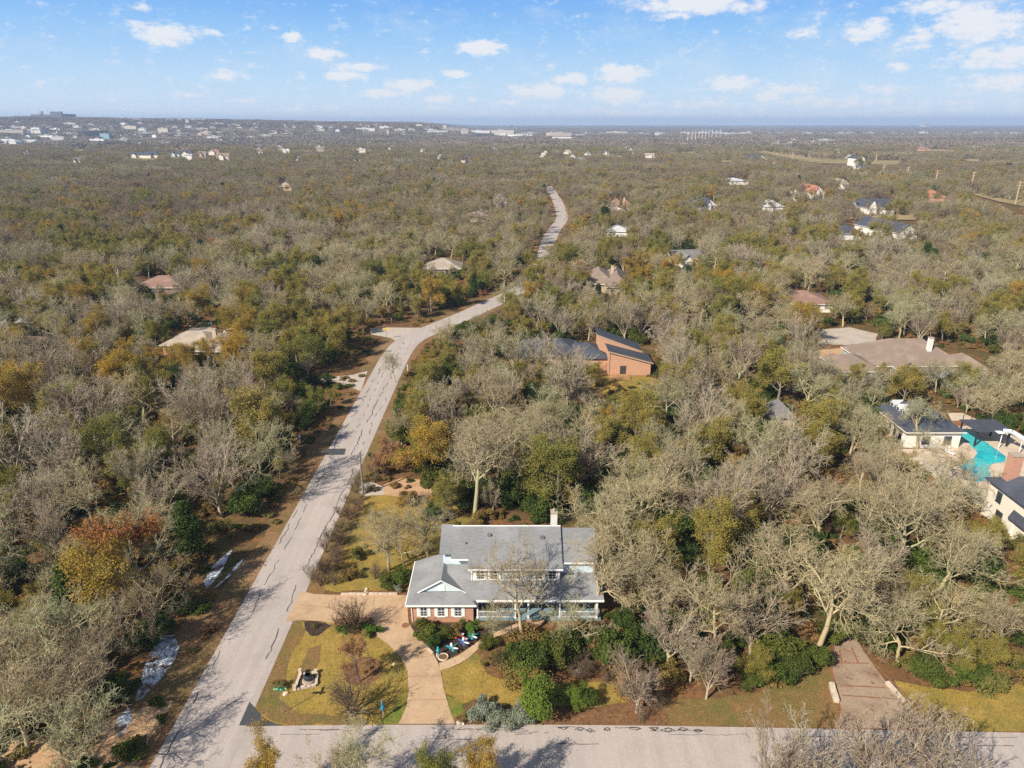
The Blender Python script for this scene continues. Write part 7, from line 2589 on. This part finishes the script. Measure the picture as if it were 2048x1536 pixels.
# second chance for the refused: lower trees keep the woods closed up to the edge of the clearings
h2 = hh * .62
ok2 = (~ok) & allowed(x, y, h2, h2 * .42) & far_from_hand(x, y, 3.0) & off_road(x, y, np.where(y > 190, 4.6, 6.0))
hh = np.where(ok2, h2, hh)
ok |= ok2
h2 = hh * .42
ok3 = (~ok) & (C1[:, 1] > 110) & allowed(x, y, h2, h2 * .42) & far_from_hand(x, y, 3.0) & off_road(x, y, 6.0)
hh = np.where(ok3, h2, hh)
ok |= ok3
C1, hh = C1[ok], hh[ok]
PX, PY = projv(C1[:, 0], C1[:, 1], 0)
U = rng.random((len(C1), 4))
trees = []
for i in range(len(C1)):
    k = choose(PX[i], PY[i], C1[i, 0], C1[i, 1], U[i, 0], U[i, 1])
    trees.append([k, C1[i, 0], C1[i, 1], hh[i] * (1.06 if k == 'bare_elm' else .8 if k == 'cedar' else 1.0), U[i, 2] * 6.28, int(U[i, 3] * 97), .92 + .3 * U[i, 1]])
# trees on the near side of the side street: below the frame, they throw their shadows onto it
C0 = candidates(8, 37.5, 6.5, .8, 42)
for i in range(len(C0)):
    if C0[i, 0] > -22 or C0[i, 0] < -40:
        kd_ = ('bare_oak', 'bare_elm', 'leafy_elm', 'bare_oak')[int(rng.integers(0, 4))]
        trees.append([kd_, C0[i, 0], C0[i, 1], 5.0 + 2.6 * rng.random() if C0[i, 0] > -22 else 8 + 2 * rng.random(), rng.uniform(0, 6), int(rng.integers(0, 90)), 1.1])
# --- lower storey: evergreen shrubs and brown brush between the trunks, seen in the nearer woods
C2 = candidates(40, 330, 5.2)
h2 = rng.uniform(2.2, 4.6, len(C2))
ok = allowed(C2[:, 0], C2[:, 1], h2, h2 * .6) & off_road(C2[:, 0], C2[:, 1], 6.5)
C2, h2 = C2[ok], h2[ok]
V2 = rng.random((len(C2), 4))
g2 = noise2(C2[:, 0], C2[:, 1], 17, 5)
for i in range(len(C2)):
    k = 'evergreen_shrub' if V2[i, 0] < .42 + .32 * g2[i] else 'brush_bush'
    if V2[i, 0] > .62 and C2[i, 1] < 300:
        k = 'leafy_elm' if V2[i, 0] < .84 else 'bare_elm' if V2[i, 0] < .94 else 'golden_elm'
        trees.append([k, C2[i, 0], C2[i, 1], h2[i] * .8 + 2.2, V2[i, 1] * 6.28, int(V2[i, 2] * 97), 1.1])
        continue
    trees.append([k, C2[i, 0], C2[i, 1], h2[i] * (.7 if k == 'brush_bush' else 1.05), V2[i, 1] * 6.28, int(V2[i, 2] * 97), .95 + .35 * V2[i, 3]])

for i in range(400):
    a, b = rng.uniform(600, 790), rng.uniform(900, 1185)
    if not inpoly(a, b, [(612, 1182), (640, 1118), (695, 1000), (738, 915), (770, 880), (800, 900), (770, 960), (738, 990), (715, 1050), (690, 1110), (672, 1176)]):
        continue
    x_, y_ = G(a, b)
    if all((t[1] - x_) ** 2 + (t[2] - y_) ** 2 > 3.2 for t in trees[-60:]):
        trees.append(['bare_shrub', x_, y_, rng.uniform(1.3, 2.9), rng.uniform(0, 6), int(rng.integers(0, 90)), 1.0])
for a, b in ((750, 1030), (790, 1060), (830, 1070), (720, 1120), (745, 1160), (850, 1010), (700, 1165), (770, 1100), (880, 1000), (820, 1010)):
    x_, y_ = G(a + rng.uniform(-6, 6), b + rng.uniform(-6, 6))
    trees.append(['bare_shrub' if a % 20 else 'brush_bush', x_, y_, rng.uniform(1.2, 2.6), rng.uniform(0, 6), int(rng.integers(0, 90)), 1.0])
# trees crowding round the houses in the woods, so that only parts of them show
for (nm, px, py, wpx, dep, st, wl, rf, ze, zr, lab, lnd) in HS:
    x_, y_ = G(px, py)
    Wd = wpx / F * (y_ * CP + H * SP)
    n_ = max(2, int(Wd / 4.6))
    for k_ in range(n_):
        a_ = x_ - Wd * .62 + Wd * 1.24 * (k_ + rng.uniform(.1, .9)) / n_
        kd_ = ('bare_oak', 'leafy_elm', 'bare_oak', 'bare_elm', 'golden_elm')[int(rng.integers(0, 5))]
        trees.append([kd_, a_, y_ - rng.uniform(4.5, 8.0), zr * rng.uniform(.62, 1.05) + .6, rng.uniform(0, 6), int(rng.integers(0, 90)), 1.15])
for k_ in range(9):
    a_, b_ = G(1672 + k_ * 36 + rng.uniform(-10, 10), 780 + rng.uniform(-6, 10))
    trees.append([('bare_oak', 'leafy_elm', 'bare_elm')[k_ % 3], a_, b_, rng.uniform(5.2, 7.6), rng.uniform(0, 6), int(rng.integers(0, 90)), 1.2])
for k_ in range(6):
    a_, b_ = G(1045 + k_ * 28 + rng.uniform(-6, 6), 770 + rng.uniform(-4, 8))
    trees.append([('leafy_elm', 'bare_oak', 'leafy_elm')[k_ % 3], a_, b_, rng.uniform(5.5, 8), rng.uniform(0, 6), int(rng.integers(0, 90)), 1.15])
for (a, b, h_) in ((345, 742, 6.5), (385, 752, 8.5), (425, 748, 8.5), (462, 742, 9.5), (312, 735, 6)):
    a_, b_ = G(a, b)
    trees.append(['golden_elm', a_, b_, h_, a * .1, a, 1.2])
for i in range(70):
    a, b = rng.uniform(960, 1345), rng.uniform(1268, 1448)
    if not inpoly(a, b, [(985, 1285), (1200, 1266), (1290, 1290), (1345, 1340), (1350, 1440), (1210, 1448), (1200, 1425), (1260, 1405), (1255, 1372), (1150, 1362), (1040, 1358), (985, 1345)]):
        continue
    x_, y_ = G(a, b)
    trees.append([('bare_shrub', 'brush_bush', 'bare_shrub')[i % 3], x_, y_, rng.uniform(1.0, 2.6), rng.uniform(0, 6), int(rng.integers(0, 90)), 1.1])
CAP = {'bare_shrub': 120, 'bare_oak': 248, 'bare_elm': 270, 'leafy_elm': 270, 'golden_elm': 130, 'rust_oak': 30, 'cedar': 120, 'evergreen_shrub': 258, 'brush_bush': 280}
PHR = {'bare_shrub': ('bare brown shrub', 'bare shrubs'), 'bare_oak': ('bare oak', 'oaks'), 'bare_elm': ('bare fan shaped elm', 'elms'), 'leafy_elm': ('olive leafed tree', 'olive trees'), 'golden_elm': ('golden leafed tree', 'golden trees'), 'rust_oak': ('rust leafed oak', 'rust oaks'),
       'cedar': ('dark green cedar', 'cedars'), 'evergreen_shrub': ('evergreen shrub', 'evergreens'), 'brush_bush': ('brown shrub', 'brown shrubs')}
GRP = {'bare_shrub': 'bare brown shrubs', 'bare_oak': 'bare oaks of the woods', 'bare_elm': 'bare elms of the woods', 'leafy_elm': 'olive leafed trees of the woods', 'golden_elm': 'golden leafed trees of the woods', 'rust_oak': 'rust leafed oaks',
       'cedar': 'cedars', 'evergreen_shrub': 'evergreen shrubs', 'brush_bush': 'brown shrubs'}
LA = [(n, a, b) for n, a, b in LAND]
single, mass = [], []
for k in CAP:
    tk = [t for t in trees if t[0] == k]

    def seen(t):
        z0 = float(terrain(t[1], t[2]))
        a, b = projv(t[1], t[2], z0 + t[3])
        return -60 < a < 2108 and b < 1560
    vis = [t for t in tk if seen(t)]
    hid = [t for t in tk if not seen(t)]
    vis.sort(key=lambda t: (t[1] ** 2 + t[2] ** 2) / t[3] ** 2)
    single += vis[:CAP[k]]
    mass += vis[CAP[k]:] + [t for t in hid if t[2] > 100]
    # trees just outside the frame still throw their shadows in: keep those near the left edge
    mass += [t for t in hid if t[2] <= 100 and (t[1] < 0 or t[2] < 40)]
buck = {}
for t in single:
    best = min(LA, key=lambda l: math.hypot(l[1] - t[1], l[2] - t[2]))
    dx, dy = t[1] - best[1], t[2] - best[2]
    rel = ('behind' if dy > 0 else 'in front of') if abs(dy) > abs(dx) else ('right of' if dx > 0 else 'left of')
    buck.setdefault((t[0], best[0], rel), []).append((math.hypot(dx, dy), t))
for (k, ln, rel), L in buck.items():
    L.sort(key=lambda q: q[0])
    for i, (d_, t) in enumerate(L):
        size = 'tall ' if t[3] > 9.8 else 'low ' if t[3] < 6.5 and k in TREES else ''
        if len(L) == 1:
            lab = f'only {PHR[k][0]} {rel} {ln}'
        else:
            lab = f'{size}{PHR[k][0]}, {ORD[i]} nearest of the {PHR[k][1]} {rel} {ln}' if i else f'{size}{PHR[k][0]}, nearest of the {PHR[k][1]} {rel} {ln}'
        if len(lab.split()) > 16:
            lab = f'{PHR[k][0]}, {ORD[i]} nearest {rel} {ln}'
        plant(k, t[1], t[2], t[3], t[4], t[5], lab, GRP[k], t[6])


# --- the rest of the wood: one object that instances whole trees
def far_tree(kind, seed):
    """lighter trees for the mass"""
    rng = np.random.default_rng(seed)
    sets, rng2 = skeleton('elm' if kind == 'elm' else 'leafy' if kind in ('olive', 'gold') else 'oak', seed, lod=1)
    g = []
    for P, Rr, lv in sets:
        rr = np.maximum(Rr, (.02, .02, .024, .024, .022)[min(lv, 4)])
        g.append((*tubes(P, rr, 4 if lv < 2 else 3), 0))
    P = sets[-1][0]
    pts = P[:, 1:].reshape(-1, 3)
    if kind in ('olive', 'gold'):
        n, s, mi = 3200, .17, 1
        k = rng.integers(0, len(pts), n)
        C = pts[k] + rng.normal(0, .32, (n, 3))
        g.append((*cards(C, nrm_(rng.normal(0, 1, (n, 3)) + [0, 0, .5]), s * rng.uniform(.6, 1.4, n), s * .6 * rng.uniform(.6, 1.3, n), rng), mi))
        ms = [M['elm_bark'], M['olive_leaf' if kind == 'olive' else 'gold_leaf']]
    else:
        n = 2400
        k = rng.integers(0, len(P), n)
        st = P[k, rng.integers(1, P.shape[1], n)]
        c0 = pts.mean(0) - [0, 0, 1.5]
        d = nrm_(nrm_(st - c0) + rng.normal(0, .55, (n, 3)))
        P5, R5 = grow(st, d, rng.uniform(.45, 1.0, n), np.full(n, .0165), .6, 2, .2, 0, rng)
        g.append((*tubes(P5, R5, 3), 0))
        ms = [M['far_bark']]
    return quadmesh('woodland_tree', g, ms)


FAR = []          # template objects, kept in a collection that is not part of the scene
tcol = bpy.data.collections.new('woodland_kinds')


def addtpl(me, key):
    o = bpy.data.objects.new('%03d_%s' % (len(FAR), key), me)
    tcol.objects.link(o)
    FAR.append((key, max(v.co.z for v in me.vertices)))


for s_ in range(5):
    addtpl(far_tree('oak', 500 + s_), 'bare_oak')
for s_ in range(3):
    addtpl(far_tree('elm', 520 + s_), 'bare_elm')
for s_ in range(3):
    addtpl(far_tree('olive', 540 + s_), 'leafy_elm')
for s_ in range(2):
    addtpl(far_tree('gold', 560 + s_), 'golden_elm')
for k in range(2):
    addtpl(bush_mesh(600 + k, 'cedar_leaf', 1800, 1.7, 2.6, .2, 20, shape='cone'), 'cedar')
for k in range(3):
    addtpl(bush_mesh(620 + k, 'evergreen_leaf', 1500, 1.9, 1.45, .2, 16), 'evergreen_shrub')
for k in range(2):
    addtpl(bush_mesh(640 + k, 'brush_leaf', 1200, 1.4, .9, .15, 12, twig='brush_twig'), 'brush_bush')


def patch_mesh(seed, size=66.0, green=.06):
    """a patch of very distant wood: many small ragged crowns"""
    rng = np.random.default_rng(seed)
    V, Fq, MI, b = [], [], [], 0
    n = 74
    for i in range(n):
        cx_, cy_ = rng.uniform(-size / 2, size / 2, 2)
        h = rng.uniform(5.5, 10.5)
        r_ = h * rng.uniform(.38, .55)
        m_ = 34
        d = nrm_(rng.normal(0, 1, (m_, 3)) + [0, 0, .5])
        d[:, 2] = np.abs(d[:, 2])
        C = d * [r_, r_, h * .5] * rng.uniform(.7, 1.08, (m_, 1)) + [cx_, cy_, h * .48]
        s = rng.uniform(.5, 1.15, m_)
        v, f = cards(C, nrm_(d + rng.normal(0, .55, (m_, 3))), s, s * .8, rng)
        V.append(v)
        Fq.append(f + b)
        MI.append(np.full(m_, 1 if rng.random() < green else 0))
        b += len(v)
    return quadmesh('woodland_patch', [(np.concatenate(V), np.concatenate(Fq), 0)], [M['far_canopy'], M['far_green']]) if False else _pm(V, Fq, MI)


def _pm(V, Fq, MI):
    me = quadmesh('woodland_patch', [(np.concatenate(V), np.concatenate(Fq), 0)], [M['far_canopy'], M['far_green']])
    if len(me.polygons) == sum(len(m) for m in MI):
        me.polygons.foreach_set('material_index', np.concatenate(MI).astype(np.int32))
    return me


for k in range(5):
    addtpl(patch_mesh(700 + k), 'patch')


def gn_scatter(name, pts, idx, rot, scl, label, cat):
    me = bpy.data.meshes.new(name)
    me.vertices.add(len(pts))
    me.vertices.foreach_set('co', np.asarray(pts, np.float32).ravel())
    for nm, ty, dat in (('idx', 'INT', idx), ('rot', 'FLOAT', rot)):
        a = me.attributes.new(nm, ty, 'POINT')
        a.data.foreach_set('value', np.asarray(dat, np.int32 if ty == 'INT' else np.float32))
    a = me.attributes.new('scl', 'FLOAT_VECTOR', 'POINT')
    a.data.foreach_set('vector', np.asarray(scl, np.float32).ravel())
    me.update()
    o = bpy.data.objects.new(name, me)
    COL.objects.link(o)
    tag(o, label, cat, kind='stuff')
    ng = bpy.data.node_groups.new(name, 'GeometryNodeTree')
    ng.interface.new_socket('Geometry', in_out='INPUT', socket_type='NodeSocketGeometry')
    ng.interface.new_socket('Geometry', in_out='OUTPUT', socket_type='NodeSocketGeometry')
    N = ng.nodes
    gi, go = N.new('NodeGroupInput'), N.new('NodeGroupOutput')
    ci = N.new('GeometryNodeCollectionInfo')
    ci.inputs['Collection'].default_value = tcol
    ci.inputs['Separate Children'].default_value = True
    ci.inputs['Reset Children'].default_value = True
    ip = N.new('GeometryNodeInstanceOnPoints')
    ip.inputs['Pick Instance'].default_value = True

    def attr(nm, ty):
        a = N.new('GeometryNodeInputNamedAttribute')
        a.data_type = ty
        a.inputs['Name'].default_value = nm
        return a.outputs['Attribute']
    cx = N.new('ShaderNodeCombineXYZ')
    L = ng.links
    L.new(attr('rot', 'FLOAT'), cx.inputs[2])
    L.new(gi.outputs[0], ip.inputs['Points'])
    L.new(ci.outputs[0], ip.inputs['Instance'])
    L.new(attr('idx', 'INT'), ip.inputs['Instance Index'])
    L.new(cx.outputs[0], ip.inputs['Rotation'])
    L.new(attr('scl', 'FLOAT_VECTOR'), ip.inputs['Scale'])
    L.new(ip.outputs[0], go.inputs[0])
    md = o.modifiers.new('scatter', 'NODES')
    md.node_group = ng
    return o


byk = {}
for i, (k, h_) in enumerate(FAR):
    byk.setdefault(k, []).append((i, h_))
pts, idx, rot, scl = [], [], [], []
lower = ([], [], [], [])
for t in mass:
    k = t[0] if t[0] in byk else 'bare_oak'
    i, h_ = byk[k][t[5] % len(byk[k])]
    s = t[3] / h_
    z = float(terrain(t[1], t[2])) if t[2] > 1850 else 0.0
    dst = lower if k in ('evergreen_shrub', 'brush_bush') else (pts, idx, rot, scl)
    dst[0].append((t[1], t[2], z))
    dst[1].append(i)
    dst[2].append(t[4])
    dst[3].append((s * t[6], s * t[6], s))
gn_scatter('woodland', pts, idx, rot, scl, 'grey brown winter woods stretching away beyond the nearer trees', 'woodland')
gn_scatter('undergrowth', *lower, 'green and brown undergrowth beneath the farther trees', 'undergrowth')
# very far woods in patches
P3 = np.concatenate([candidates(1480, 4400, 58, .80, 40), candidates(4400, 9500, 105, .80, 60), candidates(9500, 12900, 190, .80, 60)])
x, y = P3[:, 0], P3[:, 1]
z = terrain(x, y)
pxx, pyy = projv(x, y, z + 5)
n3 = noise2(x, y, 330, 4)
okp = (n3 < .62) | (rng.random(len(x)) < .35)
for (px, py, wpx, hpx, wl, rf, lab) in FT:
    okp &= ~((np.abs(pxx - px) < wpx * .62) & (pyy > py - 1.0) & (pyy < py + 7.0))
for p in CLEAR:
    okp &= ~inpoly(pxx, pyy, p)
P3, z = P3[okp], z[okp]
pi = [i for i, (k, h_) in enumerate(FAR) if k == 'patch']
nP = len(P3)
sc3 = rng.uniform(.85, 1.25, nP)
gn_scatter('distant_woods', np.column_stack([P3, z]), np.array(pi)[rng.integers(0, len(pi), nP)], rng.uniform(0, 6.28, nP), np.column_stack([np.where(P3[:, 1] > 9500, 3.6, np.where(P3[:, 1] > 4400, 1.8, 1.0))] * 2 + [sc3]), 'blue grey woods fading out towards the horizon', 'woodland')
x, y = None, None
# ground litter, tufts and small brush under the nearer trees
C4 = candidates(42, 190, 2.6)
h4 = rng.uniform(.5, 1.3, len(C4))
ok = allowed(C4[:, 0], C4[:, 1], h4, h4 * .5, clear=None, opened=[p for i, p in enumerate(OPEN) if i != 3] + [[(255, 1425), (300, 1260), (352, 1255), (372, 1330), (300, 1420)], [(220, 1415), (275, 1410), (280, 1450), (220, 1480)], [(400, 1190), (440, 1100), (500, 1080), (500, 1120), (430, 1190)]]) & off_road(C4[:, 0], C4[:, 1], 4.9) & ((C4[:, 0] > -33) | (C4[:, 0] < -34.6) | (rng.random(len(C4)) < .4))
ok &= ~((np.abs(C4[:, 0] + 39) < 9) & (C4[:, 1] > 143) & (C4[:, 1] < 152)) & ~((np.abs(C4[:, 0] + 38) < 10) & (C4[:, 1] > 170) & (C4[:, 1] < 186))
C4, h4 = C4[ok], h4[ok]
bi = [(i, h_) for i, (k, h_) in enumerate(FAR) if k == 'brush_bush']
ei = [(i, h_) for i, (k, h_) in enumerate(FAR) if k == 'evergreen_shrub']
A4 = ([], [], [], [])
for i in range(len(C4)):
    j, h_ = (ei if rng.random() < .3 else bi)[rng.integers(0, 2)]
    s = h4[i] / h_
    A4[0].append((C4[i, 0], C4[i, 1], -.1))
    A4[1].append(j)
    A4[2].append(rng.uniform(0, 6.28))
    A4[3].append((s * 1.5, s * 1.5, s))
gn_scatter('brush', *A4, 'low brown brush and leaf litter covering the floor of the nearer woods', 'brush')
print('trees single', len(single), 'mass', len(mass), 'patches', nP)

# ------------------------------------------------------------------ haze
hb = MB().box(-16600, 16600, -260, 13300, -3, 122)
hazem = bpy.data.materials.new('haze')
hazem.use_nodes = True
t = NT(hazem.node_tree)
pv = t.n('ShaderNodeVolumePrincipled', {'Color': (.50, .67, 1.0, 1), 'Density': 0.000135, 'Anisotropy': 0.0})
out = t.n('ShaderNodeOutputMaterial')
t.t.links.new(pv.outputs[0], out.inputs['Volume'])
hz_o = hb.build('haze', hazem)
tag(hz_o, 'thin blue winter haze over the far woods and town', 'haze', kind='stuff')
